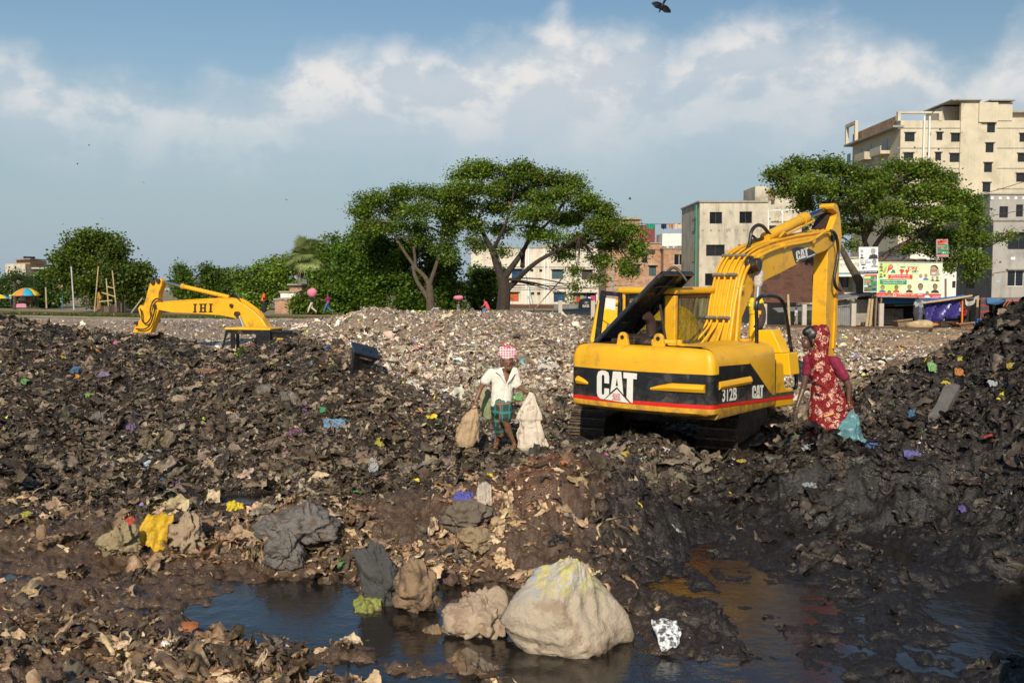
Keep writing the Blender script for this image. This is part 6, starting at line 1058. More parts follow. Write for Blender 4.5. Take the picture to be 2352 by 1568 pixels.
cl = P(1466, 514, 108); cr = P(1600, 512, 108)
wmat = flat('wire', (.03, .03, .03)); 
for i, (px, wd, ht, c, nm) in enumerate(((1495, 18, 14, (.02, .28, .16), 'green'), (1525, 12, 14, (.02, .02, .05), 'navy'), (1542, 8, 12, (.60, .22, .03), 'orange'), (1565, 30, 14, (.60, .48, .32), 'cream'), (1588, 16, 10, (.12, .09, .08), 'brown'))):
    mb = MB(); a = P(px - wd / 2, 514, 108); s_ = 108 * K; mb.loft([[a + Vector((wd * s_ * u, .12 * math.sin(u * 14 + i), -z * ht * s_ * (1 - .25 * abs(math.sin(u * 5 + i))))) for u in [j / 8 for j in range(9)]] for z in (0, .5, 1)], cap=False, close=False); oo = mb.build('hung_cloth', flat('washing_' + nm, c, .9)); sol = oo.modifiers.new('thick', 'SOLIDIFY'); sol.thickness = .03; tag(oo, nm + ' washing on the rooftop line above the brick houses', 'laundry', 'washing on the rooftop line')
mb = MB(); mb.tube([cl, P(1530, 515, 108), cr], .025, 5); tag(mb.build('clothes_line', wmat), 'thin clothes line strung above the roofs of the brick houses', 'line')
# grey concrete block
o, L, s = building('concrete_block', 'stained grey concrete block with sliding windows right behind the boom', 1606, 1762, 465, 85, 9, m_conc, [(C7(513), 487, C7(650), 514), (C7(840), 486, C7(978), 513), (C7(478), 562, C7(682), 588), (C7(830), 562, C7(960), 588), (C7(470), 628, C7(690), 656)], hoods=False, roof=m_slab)
mb = MB()
for i in range(8): mb.bb(L(1612 + 19 * i, 527, -.03), L(1616 + 19 * i, 531, .05))
mb.build('brick_ends', m_brick, o); mb = MB(); mb.tube([L(1601, 470, .3), L(1599, 660, .3)], .06, 6); mb.build('green_pipe', flat('green_plastic', (.02, .30, .18)), o)
for i in range(3): mb = MB(); mb.bb(L(1606, 495 + 72 * i, 2) + Vector((-.02, 0, 0)), L(1606, 528 + 72 * i, 3.2) + Vector((.03, 0, 0))); mb.build('side_window', m_pane, o)
mb = MB(); mb.bb(L(1612, 664, -.4), L(1655, 668, .1)); mb.build('ledge', m_slab, o)
o, L, s = building('concrete_block', 'long low stained concrete wing behind the boom and the rusty shed', 1762, 1990, 590, 84, 9, m_conc, [(1767, 626, 1791, 657), (1825, 628, 1848, 656), (1922, 630, 1950, 660)], hoods=False)
mb = MB(); mb.prism([L(1848, 633, .05), L(1849, 656, .05), L(1836, 655, .05), L(1844, 645, .05)], (0, .05, 0)); mb.build('blue_curtain', flat('blue_tarpaulin', (.02, .15, .42)), o)
o, L, s = building('concrete_block', 'taller weathered block behind, with white drain pipes and a rooftop room', 1752, 1900, 512, 100, 10, m_conc, [(1765, 484 + 34, 1782, 512 + 32), (1840, 520, 1856, 545)], hoods=False)
mb = MB(); mb.bb(L(1740, 426, 1), L(1776, 520, 6)); mb.bb(L(1776, 430, 1.5), L(1850, 520, 7)); mb.build('roof_room', m_conc, o); mb = MB(); mb.bb(L(1770, 433, .9), L(1786, 458, 1.1)); mb.build('boarded_window', CURT['tan'], o)
mb = MB(); mb.tube([L(1764, 560, -.1), L(1764, 485, -.1), L(1792, 483, -.1), L(1796, 492, -.1)], .10, 6); mb.tube([L(1796, 560, -.1), L(1797, 484, -.1), L(1850, 482, -.1)], .10, 6); mb.build('drain_pipe', m_wframe, o)
# big pale block
C4 = lambda x: (3400 + x / 1.4454) / 1.7415
C4y = lambda y: (380 + y / 1.4454) / 1.7415
def w4_(x0, y0, x1, y1): return (C4(x0), C4y(y0), C4(x1), C4y(y1))
wn = [w4_(300, 218, 356, 270), w4_(432, 216, 450, 235), w4_(482, 216, 516, 262), w4_(495, 194, 506, 205), w4_(565, 222, 622, 272), w4_(770, 162, 816, 218), w4_(296, 334, 352, 380), w4_(427, 332, 444, 350), w4_(477, 332, 511, 378), w4_(490, 308, 501, 319), w4_(560, 338, 617, 389), w4_(765, 277, 811, 333), w4_(759, 391, 805, 447), w4_(555, 452, 612, 505), w4_(754, 505, 799, 562), w4_(748, 620, 794, 675), w4_(550, 568, 607, 620), w4_(958, 222, 1010, 272), w4_(951, 337, 1003, 388), w4_(946, 452, 998, 503), w4_(472, 448, 506, 494), w4_(292, 450, 348, 500), w4_(288, 566, 344, 616), w4_(468, 564, 502, 610)]
o, L, s = building('apartment_tower', 'tall unfinished pale concrete apartment building on the right', C4(275), 2420, C4y(148), 150, 21, m_conc2, wn, roof=None)
mb = MB(); mb.bb(L(C4(640), C4y(38), -.25), L(C4(740), C4y(700), .3)); mb.bb(L(C4(740), C4y(46), -.5), L(C4(845), C4y(160), .2)); mb.bb(L(C4(845), C4y(46), -.15), L(C4(935), C4y(150), 8)); mb.bb(L(C4(740), C4y(46), .3), L(C4(845), C4y(150), 8)); mb.bb(L(C4(585), C4y(48), 3), L(C4(735), C4y(160), 9)); mb.build('stair_tower', m_conc2, o)
mb = MB(); mb.bb(L(C4(578), C4y(30), -.8), L(C4(748), C4y(37), 10)); mb.bb(L(C4(800), C4y(32), -.8), L(C4(942), C4y(39), 9)); mb.bb(L(C4(930), C4y(52), 6), L(2420, C4y(62), 16)); mb.build('roof_slab', m_slab, o); mb = MB(); mb.bb(L(C4(932), C4y(60), 7), L(2420, C4y(150), 15)); mb.build('roof_room', m_conc2, o)
mb = MB(); fz_ = lambda x0, x1, y0, y1, d0, d1: mb.bb(L(C4(x0), C4y(y0), d0), L(C4(x1), C4y(y1), d1)); fz_(276, 530, 96, 108, -.1, .5); fz_(276, 292, 108, 150, -.1, .5); fz_(514, 530, 108, 150, -.1, .5); mb.build('roof_frame', m_conc2, o)
for y in (190, 305, 422, 540): mb = MB(); mb.bb(L(C4(276), C4y(y), -.06), L(C4(638), C4y(y + 5), .02)); mb.bb(L(C4(850), C4y(y), -.06), L(2420, C4y(y + 5), .02)); mb.build('floor_band', m_slab, o)
for px in (427, 458): mb = MB(); mb.tube([L(C4(px), C4y(125), -.25), L(C4(px - 12), C4y(560), -.25)], .14, 6); mb.build('drain_pipe', m_wframe, o)
X_ = L(C4(275), 600).x
for k_, (yy, dp) in enumerate(((285, 4), (285, 11), (398, 4), (398, 11), (512, 5))):
    z0 = L(1176, C4y(yy + 35)).z; mb = MB(); mb.bb((X_ - 1.5, dp, z0), (X_ - .02, dp + 4.5, z0 + .25)); mb.bb((X_ - 1.5, dp, z0 + .25), (X_ - 1.38, dp + 4.5, z0 + 1.2)); mb.bb((X_ - 1.38, dp, z0 + .25), (X_ - .02, dp + .12, z0 + (1.2 if k_ % 2 else .5))); bo = mb.build('balcony', m_conc2, o); mb = MB(); mb.bb((X_ - .04, dp + 1, z0 + .3), (X_ + .03, dp + 3.2, z0 + 2.4)); mb.build('door', m_pane, bo)
mb = MB(); z0 = L(1176, C4y(188)).z; mb.bb((X_ - 1.2, -.2, z0), (X_ + .4, 22, z0 + .3)); mb.build('eave', m_slab, o); mb = MB(); mb.bb((X_ - .02, 2, z0 + .3), (X_ + .2, 21, z0 + 2.0)); mb.build('brick_parapet', m_brick, o)
mb = MB(); mb.bb((X_ - 1.0, 17, z0 + 3.2), (X_ - .5, 22, z0 + 3.7)); mb.bb((X_ - 1.0, 17, z0), (X_ - .5, 17.5, z0 + 3.2)); mb.bb((X_ - 1.0, 21.5, z0), (X_ - .5, 22, z0 + 3.2)); mb.build('roof_frame', m_conc2, o)
for i in range(5):
    for dp in (16.5, 22): z1 = L(1176, C4y(230 + 115 * i)).z; mb = MB(); mb.bb((X_ - .05, dp, z1 - 1.6), (X_ + .02, dp + 1.6, z1)); mb.build('side_window', m_pane, o)
# block behind the posters and the grey house at the edge
C2 = lambda x: (3400 + x / 3.3362) / 1.7415
C2y = lambda y: (850 + y / 3.3362) / 1.7415
o, L, s = building('white_house', 'white plastered house behind the big green banner', C2(800), C2(1425), C2y(515), 79, 8, m_wplast, [(C2(900), C2y(618), C2(1020), C2y(652)), (C2(1390), C2y(625), C2(1424), C2y(710)), (C2(1372), C2y(915), C2(1418), C2y(1005))], hoods=False, roof=m_slab)
mb = MB(); fr_y(mb, 0, L(C2(800), 500).x, L(C2(1150), 500).x, L(0, C2y(515)).z + .15, L(0, C2y(435)).z, .12, .1); 
for i in range(12): mb.beam(L(C2(815 + 28 * i), C2y(512), .05), L(C2(815 + 28 * i), C2y(440), .05), .05)
mb.build('roof_railing', m_slab, o)
o, L, s = building('brick_house', 'low brick house half hidden between the rain tree and the green banner', C2(545), C2(800), C2y(575), 84, 6, m_brick, [], roof=m_slab)
o, L, s = building('sign_building', 'white walled shop with a pale blue edged sign, behind the leaning tree trunk', 1925, 1992, 596, 82, 5, m_wplast, [], base=3.0)
mb = MB(); lay(mb, 'বাণিজ্যিক', L(1928, 616, -.03), L(1975, 616, -.03) - L(1928, 616, -.03), L(1928, 602, -.03) - L(1928, 616, -.03)); mb.build('lettering', flat('faint_grey_print', (.5, .5, .5)), o); mb = MB(); mb.bb(L(1925, 626, -.04), L(1992, 629, .02)); mb.build('blue_edge', flat('pale_blue', (.12, .35, .45)), o)
o, L, s = building('grey_house', 'smooth grey rendered house at the edge with a dark opening and a barred window', C2(1900), 2440, C2y(112), 82, 14, m_grey, [(C2(2100), C2y(268), C2(2400), C2y(492)), (C2(2110), C2y(770), C2(2330), C2y(985), 'white')], roof=m_slab)
X_ = 0; zt_ = L(0, C2y(170)).z
for (y0, y1, dp) in ((770, 1010, 3.0), (770, 1010, 9.0), (180, 520, 5.5)): mb = MB(); mb.bb((-.03, dp, L(0, C2y(y1)).z), (.04, dp + 1.5, L(0, C2y(y0)).z)); mb.build('side_window', m_pane, o)
mb = MB(); mb.bb((-.02, -.02, 0), (-.001, 14, zt_)); mb.build('side_shade', m_grey_shade, o)  # darker sheet over the left wall, its shade put into the colour
mb = MB(); mb.bb(L(C2(2145), C2y(595), -.03), L(C2(2202), C2y(632), .02)); mb.build('white_plate', m_wframe, o); mb = MB(); mb.bb(L(C2(1945), C2y(908), -.03), L(C2(2002), C2y(932), .02)); mb.build('blue_plate', flat('pale_blue_plate', (.25, .45, .6)), o)
o, L, s = building('grey_house', 'older stained house with a patterned parapet above the smooth grey house', 2270, 2450, 447, 97, 10, m_grey, [(2292, 474, 2312, 500), (2330, 470, 2346, 498)], hoods=False, roof=m_slab)
mb = MB()
for i in range(6): mb.bb(L(2276 + 18 * i, 452, -.04), L(2282 + 18 * i, 458, .02))
mb.build('parapet_motif', m_wplast, o)
# far left and low houses
o, L, s = building('concrete_block', 'far unfinished concrete building with a rooftop tank, over the striped umbrella', 12, 58, 606, 200, 14, m_conc, [(33, 611, 37, 618)], hoods=False)
mb = MB(); mb.bb(L(32, 597, 1), L(64, 606, 8)); mb.build('roof_room', m_brick, o); mb = MB(); mb.bb(L(30, 594, 0), L(70, 596, 9)); mb.build('roof_slab', m_slab, o); mb = MB(); mb.cyl(L(45, 594, 4), L(45, 588, 4), 1.1, 14); mb.build('water_tank', m_blkd, o)
mb = MB()
for px in (72, 86, 94, 104, 114): mb.beam(L(px, 645, 6), L(px, 612, 6), .7)
for y in (614, 630): mb.bb(L(56, y, 2), L(118, y + 3, 8))
mb.build('column_frame', m_conc2, o)
o, L, s = building('brick_house', 'small far brick house behind the tall white pole, under the unfinished building', 104, 142, 633, 170, 8, m_brick, [(127, 636, 135, 648)], hoods=False, roof=m_slab)
for i, (lb, x0, x1, yt, Y, m, wn_) in enumerate([('small far pink washed house behind the dark green trees', 545, 572, 662, 118, pm('pinkish_wash', (.50, .38, .33), .9, .2, 1), [(548, 668, 556, 690)]), ('white walled shed with a brick room on top, below the fan palm', 643, 698, 672, 97, m_wplast, []), ('low brick shed with a dark tin roof by the rails', 630, 672, 689, 93, m_brick, []), ('pale yellow wall behind the dark bush under the forked trees', 772, 836, 622, 112, pm('pale_yellow_wall', (.70, .68, .52), .9, .1, 1), []), ('low pale shed with a sloping tin roof beyond the rails on the left', 222, 262, 690, 104, m_wplast, []), ('far hazy grey block seen under the cylinder of the sunken digger', 352, 388, 662, 300, pm('hazy_grey', (.30, .33, .36), .9, .1, 1), [(358, 666, 364, 670), (370, 666, 376, 670)])]):
    o, L, s = building('low_house', lb, x0, x1, yt, Y, 5, m, wn_, hoods=False, roof=m_slab)
    if i == 1: mb = MB(); mb.bb(L(662, 655, .6), L(690, 671, 3)); mb.build('roof_room', m_brick, o); mb = MB(); mb.bb(L(658, 652, .2), L(697, 655, 3.4)); mb.build('tin_sheet', flat('grey_tin', (.28, .29, .30)), o)
fw = empty('tin_fence', P(262, 712, 99), 0, 'pale blue tin fence panels standing beyond the rails under the large leafy tree', 'fence')
for i in range(4): mb = MB(); mb.bb(P(262 + 22 * i, 693, 99) - fw.location, P(283.5 + 22 * i, 711, 99.05) - fw.location); mb.build('tin_panel', pm('pale_blue_tin', (.36, .43, .46), .6, .15, 3), fw)
# ------------------------------------------------------------------ street beyond the rails, right
def thing(name, label, cat, px, py, Y, group=None, rz=0): return empty(name, P(px, py, Y), rz, label, cat, group)
def part(t, nm, mat, fn, **kw): mb = MB(); fn(mb, lambda x, y, d=0.0, Y=None: P(x, y, t['_Y'] if Y is None else Y) - t.location + Vector((0, d, 0))); return mb.build(nm, mat, t, **kw)
def T_(name, label, cat, px, py, Y, group=None): t = thing(name, label, cat, px, py, Y, group); t['_Y'] = float(Y); return t
def tin(name, c): 
    m = pm(name, c, .7, .3, 1.2, dirt=tuple(x * .45 for x in c), dirtamt=.35, dirtscale=1.3); t = m.node_tree; q = NT(t); b = t.nodes['Principled BSDF']; wv_ = q.n('ShaderNodeTexWave'); wv_.inputs['Scale'].default_value = 2.2; wv_.inputs['Distortion'].default_value = 0; t.links.new(q.n('ShaderNodeTexCoord').outputs['Object'], wv_.inputs['Vector']); bn = q.n('ShaderNodeBump'); bn.inputs['Strength'].default_value = .9; bn.inputs['Distance'].default_value = .04; t.links.new(wv_.outputs['Fac'], bn.inputs['Height']); t.links.new(bn.outputs[0], b.inputs['Normal']); return m
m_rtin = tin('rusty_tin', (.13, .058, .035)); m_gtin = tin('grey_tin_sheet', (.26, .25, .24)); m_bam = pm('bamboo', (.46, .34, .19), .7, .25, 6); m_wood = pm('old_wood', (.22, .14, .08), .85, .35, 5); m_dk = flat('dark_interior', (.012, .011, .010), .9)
t = T_('tin_shed', 'long rusty tin roofed shed behind the black handrail of the large digger', 'shed', 1770, 735, 72)
part(t, 'roof', m_rtin, lambda m, p: m.add([p(1660, 586), p(1858, 585, 0), p(1905, 614, -1), p(1905, 692, -4), p(1640, 692, -4), p(1660, 586, .06), p(1858, 585, .06), p(1905, 614, -.94), p(1905, 692, -3.94), p(1640, 692, -3.94)], [(0, 1, 2, 3, 4), (9, 8, 7, 6, 5), (0, 5, 6, 1), (1, 6, 7, 2), (2, 7, 8, 3), (3, 8, 9, 4), (4, 9, 5, 0)]))
part(t, 'wall', pm('whitewashed_plank', (.42, .42, .42), .9, .3, 1.5), lambda m, p: m.prism([p(1640, 690, -1), p(1820, 690, -1), p(1820, 748, -1), p(1640, 748, -1)], (0, 2, 0)))
part(t, 'lean_to_roof', m_gtin, lambda m, p: m.prism([p(1745, 704, -3), p(1905, 694, -3), p(1905, 700, -5), p(1745, 712, -5)], (0, 0, .05)))
PO = [(1757, 698, 735, 65.5, 'nearest the yellow drum'), (1848, 699, 747, 64, 'behind the middle of the handrail'), (1961, 697, 745, 63, 'just right of the digger arm'), (2025, 697, 747, 62, 'under the edge of the green banner'), (1287, 690, 745, 73, 'poking above the pale heap, left of the cab door'), (1362, 690, 745, 72, 'right against the open cab door')]
for px, y0, y1, Y, lb in PO:
    t = T_('concrete_post', 'pale concrete post ' + lb, 'post', px, y1, Y, 'concrete fence posts along the railway'); part(t, 'shaft', pm('post_concrete', (.46, .40, .34), .9, .15, 2, dirt=(.38, .2, .15), dirtamt=.3, dirtscale=2), lambda m, p: m.bb(p(px - 4.5, y0), p(px + 4.5, y1 + 12, .25)), bevel=.02)
t = T_('tin_stall', 'grey corrugated stall with a slanting roof at the foot of the leaning trunk', 'stall', 1960, 745, 67)
part(t, 'wall', m_gtin, lambda m, p: m.prism([p(1922, 690), p(1952, 690), p(1952, 747), p(1922, 747)], (0, 1, 0))); part(t, 'panel', pm('grey_plank', (.30, .26, .21), .9, .3, 4), lambda m, p: m.prism([p(1965, 688), p(1994, 688), p(1994, 747), p(1965, 747)], (0, .08, 0))); part(t, 'roof', m_gtin, lambda m, p: m.prism([p(1915, 690, -.6), p(2005, 676, -.6), p(2005, 672, 1.8), p(1915, 686, 1.8)], (0, 0, .08)))
part(t, 'post', m_bam, lambda m, p: m.beam(p(1997, 682, -.5), p(1995, 747, -.5), .12))
t = T_('shop_row', 'dark open fronted shop with a blue tarpaulin roof under the green banner', 'shop', 2090, 748, 67)
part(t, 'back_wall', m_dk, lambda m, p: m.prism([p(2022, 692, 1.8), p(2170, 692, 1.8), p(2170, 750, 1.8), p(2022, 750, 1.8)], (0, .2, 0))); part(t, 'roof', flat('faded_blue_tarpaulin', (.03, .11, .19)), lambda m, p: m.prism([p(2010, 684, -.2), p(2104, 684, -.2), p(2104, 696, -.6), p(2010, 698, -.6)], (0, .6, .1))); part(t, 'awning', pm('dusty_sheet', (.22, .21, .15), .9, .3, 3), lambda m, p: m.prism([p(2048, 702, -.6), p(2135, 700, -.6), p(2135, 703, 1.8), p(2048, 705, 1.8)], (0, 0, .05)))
part(t, 'shutter', m_gtin, lambda m, p: m.prism([p(2037, 710, 1.5), p(2095, 710, 1.5), p(2095, 748, 1.5), p(2037, 748, 1.5)], (0, .05, 0)))
for i, (x0, y0, x1, y1, lb) in enumerate([(1990, 748, 1998, 686, 'bamboo pole leaning at the rain tree trunk, closest to it'), (1998, 748, 2004, 686, 'bamboo pole standing beside the leaning one at the rain tree trunk'), (2114, 748, 2117, 690, 'bamboo post at the start of the blue tarpaulin tent'), (2242, 756, 2246, 679, 'yellow bamboo post at the end of the blue tarpaulin tent'), (1813, 748, 1810, 676, 'bamboo pole rising in front of the rusty tin shed'), (1746, 738, 1748, 692, 'bamboo stake beside the first concrete post')]):
    mb = MB(); a, b = P(x0, y0 + 4, 64.5), P(x1, y1, 64.5); mb.tube([a, (a + b) / 2, b], [.10, .09, .075], 7); oo = mb.build('bamboo_pole', m_bam, smooth=True); tag(oo, lb, 'pole', 'bamboo poles along the railway')
t = T_('tarpaulin_tent', 'blue and violet tarpaulin tent with an orange hem beside the rails', 'tent', 2150, 752, 64)
def curtain(m, p):
    rg = []
    for j in range(7):
        v = j / 6; rg.append([p(2123 + 86 * u + 3 * (1 - v), 690 - 8 * u + (56 - 10 * u - 4 * math.sin(u * 3.1)) * v + 3 * u * v, .25 * math.sin(u * 17 + v * 4) * v + .12 * math.sin(u * 31 + v * 9)) for u in [i / 22 for i in range(23)]])
    m.loft(rg, cap=False, close=False)
cu_o = part(t, 'curtain', pm('violet_tarpaulin', (.045, .035, .20), .32, .35, 2.5, dark=(.025, .02, .11), bump=.6, bscale=3), curtain, smooth=True); cu_o.modifiers.new('thick', 'SOLIDIFY').thickness = .03
part(t, 'hem', flat('orange_rope', (.65, .16, .01)), lambda m, p: (m.tube(catrom([p(2126, 747, -.1), p(2143, 746, -.1), p(2163, 741, -.1), p(2184, 741, -.1), p(2208, 746, -.1)], 4), .07, 6), m.tube([p(2208, 746, -.1), p(2209, 684, -.1)], .06, 6)))
part(t, 'roof', pm('bright_blue_tarpaulin', (.012, .16, .50), .5, .3, 2), lambda m, p: m.add([p(2112, 698, -.3), p(2140, 694, -.3), p(2212, 681, -.3), p(2222, 678, .5), p(2236, 683, 2), p(2140, 691, 2.2)] + [q_ + Vector((0, 0, .05)) for q_ in [p(2112, 698, -.3), p(2140, 694, -.3), p(2212, 681, -.3), p(2222, 678, .5), p(2236, 683, 2), p(2140, 691, 2.2)]], [(0, 1, 2, 3, 4, 5), (11, 10, 9, 8, 7, 6)] + [(i, (i + 1) % 6, 6 + (i + 1) % 6, 6 + i) for i in range(6)]))
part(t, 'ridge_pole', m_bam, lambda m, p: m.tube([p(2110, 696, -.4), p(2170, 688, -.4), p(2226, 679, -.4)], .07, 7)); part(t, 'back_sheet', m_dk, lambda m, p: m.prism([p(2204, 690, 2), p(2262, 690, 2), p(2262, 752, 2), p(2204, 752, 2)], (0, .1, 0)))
part(t, 'white_sheet', flat('grubby_white_sheet', (.45, .42, .36)), lambda m, p: m.loft([[p(2209 + 30 * u, 686 + 6 * math.sin(u * 5) + 12 * v * (1 - u * .5), -.5 + .2 * math.sin(9 * u)) for u in [i / 8 for i in range(9)]] for v in (0, .5, 1)], cap=False, close=False)).modifiers.new('thick', 'SOLIDIFY').thickness = .04
def cloth(label, pl, Y, col, nm, group=None, stripes=None):
    mb = MB(); n = len(pl); V_ = [P(a, b, Y + .1 * math.sin(i * 2.1)) for i, (a, b) in enumerate(pl)]; mb.prism(V_, (0, .12, 0)); return tag(mb.build('hung_cloth', stripes or flat(nm, col, .9)), label, 'cloth', group)
cloth('bundle of dark and striped clothes hanging on a post at the tent corner', [(2101, 692), (2108, 682), (2113, 686), (2120, 700), (2127, 722), (2120, 722), (2118, 742), (2102, 742), (2098, 720)], 63.6, None, None, 'clothes hanging at the tents', weave('dark_patched_cloth', (.05, .045, .05), [(2, .45, .2, (.30, .03, .05), .9), (2, .7, .16, (.36, .38, .40), .9), (0, .8, .2, (.10, .12, .18), .7)]))
cloth('dark grey shawl with red stripes hanging beside the yellow bamboo post', [(2253, 684), (2270, 688), (2274, 742), (2251, 740)], 63.4, None, None, 'clothes hanging at the tents', weave('striped_shawl', (.075, .06, .06), [(2, 1.9, .35, (.30, .03, .04), .0), (2, 2.6, .3, (.34, .04, .05), .55)]))
cloth('blue jeans and tarpaulin scraps hanging high beside the striped shawl', [(2266, 683), (2296, 689), (2308, 685), (2312, 690), (2290, 701), (2268, 697)], 63.3, (.04, .13, .27), 'denim', 'clothes hanging at the tents')
for lb, x0, y0, x1, y1, Y, c, nm in [('old wooden crate tilted beside the tents, right of the dark shop', 2061, 734, 2093, 756, 63.0, (.20, .14, .08), 'crate_wood'), ('rusty brown wooden box on the ground under the tent, left of the yellow post', 2204, 741, 2236, 754, 63.2, (.16, .065, .025), 'rusty_box')]:
    t = T_('crate', lb, 'crate', (x0 + x1) / 2, y1, Y, 'boxes beside the tents'); part(t, 'body', pm(nm, c, .85, .35, 3), lambda m, p: m.prism([p(x0, y0 + 4), p(x1, y0), p(x1 - 1, y1), p(x0 + 4, y1)], (0, .9, 0)), bevel=.02); part(t, 'rim', m_wood, lambda m, p: m.beam(p(x0 - 2, y0 + 3, -.05), p(x1 + 2, y0 - 1, -.05), .1))
mb = MB(); mb.ell((0, 0, 0), (.82, .6, .36), 20, 12); oo = mb.build('cardboard_bale', pm('creased_cardboard', (.52, .38, .20), .9, .4, 3, bump=1, bscale=5), smooth=True, loc=P(2114, 749, 62.6) + Vector((0, 0, .05))); tag(oo, 'crumpled tan cardboard bale on the ground before the tent corner', 'bale')
bk = oo.data; nv = len(bk.vertices)
for v in bk.vertices: v.co *= 1 + .35 * (float(vn(np.array([v.co.x * 2.5 + 40]), np.array([v.co.z * 4 + v.co.y * 2 + 40]))[0]) - .5)
t = T_('motorcycle', 'parked motorcycle showing under the hem of the violet tarpaulin', 'motorcycle', 2150, 753, 63.8)
for px in (2150, 2186): part(t, 'wheel', m_rubber, lambda m, p: m.tube([p(px, 749) + Vector((.30 * math.cos(a * .524), 0, .30 * math.sin(a * .524))) for a in range(13)], .06, 6))
part(t, 'body', m_grease, lambda m, p: (m.beam(p(2150, 749), p(2168, 741), .08), m.beam(p(2168, 741), p(2186, 749), .08), m.box(p(2168, 745), (.5, .25, .3)), m.box(p(2176, 740), (.7, .25, .12))), bevel=.02)
t = T_('bucket', 'turquoise plastic bucket below the striped shawl', 'bucket', 2266, 757, 63.2); part(t, 'body', flat('turquoise_plastic', (.04, .36, .27), .4), lambda m, p: m.cyl((0, 0, 0), (0, 0, .5), .26, 14, .33), smooth=True); part(t, 'rim', flat('turquoise_plastic', (.04, .36, .27), .4), lambda m, p: m.cyl((0, 0, .5), (0, 0, .54), .35, 14))
t = T_('stool', 'blue plastic stool behind the yellow bamboo post', 'stool', 2249, 755, 63.6); part(t, 'seat', flat('blue_plastic', (.015, .10, .40), .4), lambda m, p: m.box((0, 0, .62), (.5, .4, .06)))
for dx in (-.2, .2):
    for dy in (-.15, .15): part(t, 'leg', flat('blue_plastic', (.015, .10, .40), .4), lambda m, p: m.beam((dx * 1.15, dy, 0), (dx, dy, .6), .06))
t = T_('rickshaw', 'red cycle rickshaw with a hooped hood at the far right', 'rickshaw', 2255, 757, 63.0)
part(t, 'body', pm('rickshaw_red', (.22, .018, .016), .5, .3, 4, dirt=(.45, .42, .4), dirtamt=.2, dirtscale=4), lambda m, p: m.prism([p(2274, 722), p(2300, 719), p(2304, 740), p(2276, 742)], (0, 1.0, 0)), bevel=.03)
part(t, 'hood', m_dk, lambda m, p: m.prism([p(2322, 692), p(2346, 696), p(2356, 720), p(2318, 730), p(2312, 712)], (0, 1.0, 0)))
for k_ in range(3): part(t, 'hood_hoop', flat('orange_red_paint', (.40, .08, .025)), lambda m, p: m.tube(catrom([p(2300 + 6 * k_, 735), p(2304 + 7 * k_, 705), p(2316 + 8 * k_, 690), p(2334 + 8 * k_, 690), p(2350, 702)], 4), .032, 6))
for px in (2284, 2318): part(t, 'wheel', m_rubber, lambda m, p: m.tube([p(px, 743, -.1) + Vector((.36 * math.cos(a * .262), 0, .36 * math.sin(a * .262))) for a in range(25)], .035, 6))
part(t, 'frame', m_blkd, lambda m, p: (m.beam(p(2276, 738, -.1), p(2318, 743, -.1), .05), m.beam(p(2284, 743, -.1), p(2278, 722, -.1), .05), m.beam(p(2306, 742, -.1), p(2302, 722, -.1), .05)))
t = T_('tin_stall', 'dim stall with hanging goods behind the red rickshaw', 'stall', 2290, 755, 67); part(t, 'back_wall', pm('stall_dim', (.05, .045, .04), .9, .5, 2), lambda m, p: m.prism([p(2252, 692), p(2440, 690), p(2440, 758), p(2252, 758)], (0, 2, 0))); part(t, 'roof', m_gtin, lambda m, p: m.prism([p(2250, 692, -1.5), p(2440, 690, -1.5), p(2440, 686, 2), p(2250, 688, 2)], (0, 0, .08))); part(t, 'goods', weave('mixed_goods', (.10, .07, .05), [(0, 2.2, .2, (.35, .06, .03), .8), (2, 2.6, .2, (.10, .22, .16), .7), (0, 3.7, .12, (.5, .4, .2), .7)]), lambda m, p: m.prism([p(2276, 702, -.2), p(2345, 702, -.2), p(2345, 730, -.2), p(2276, 730, -.2)], (0, .1, 0)))
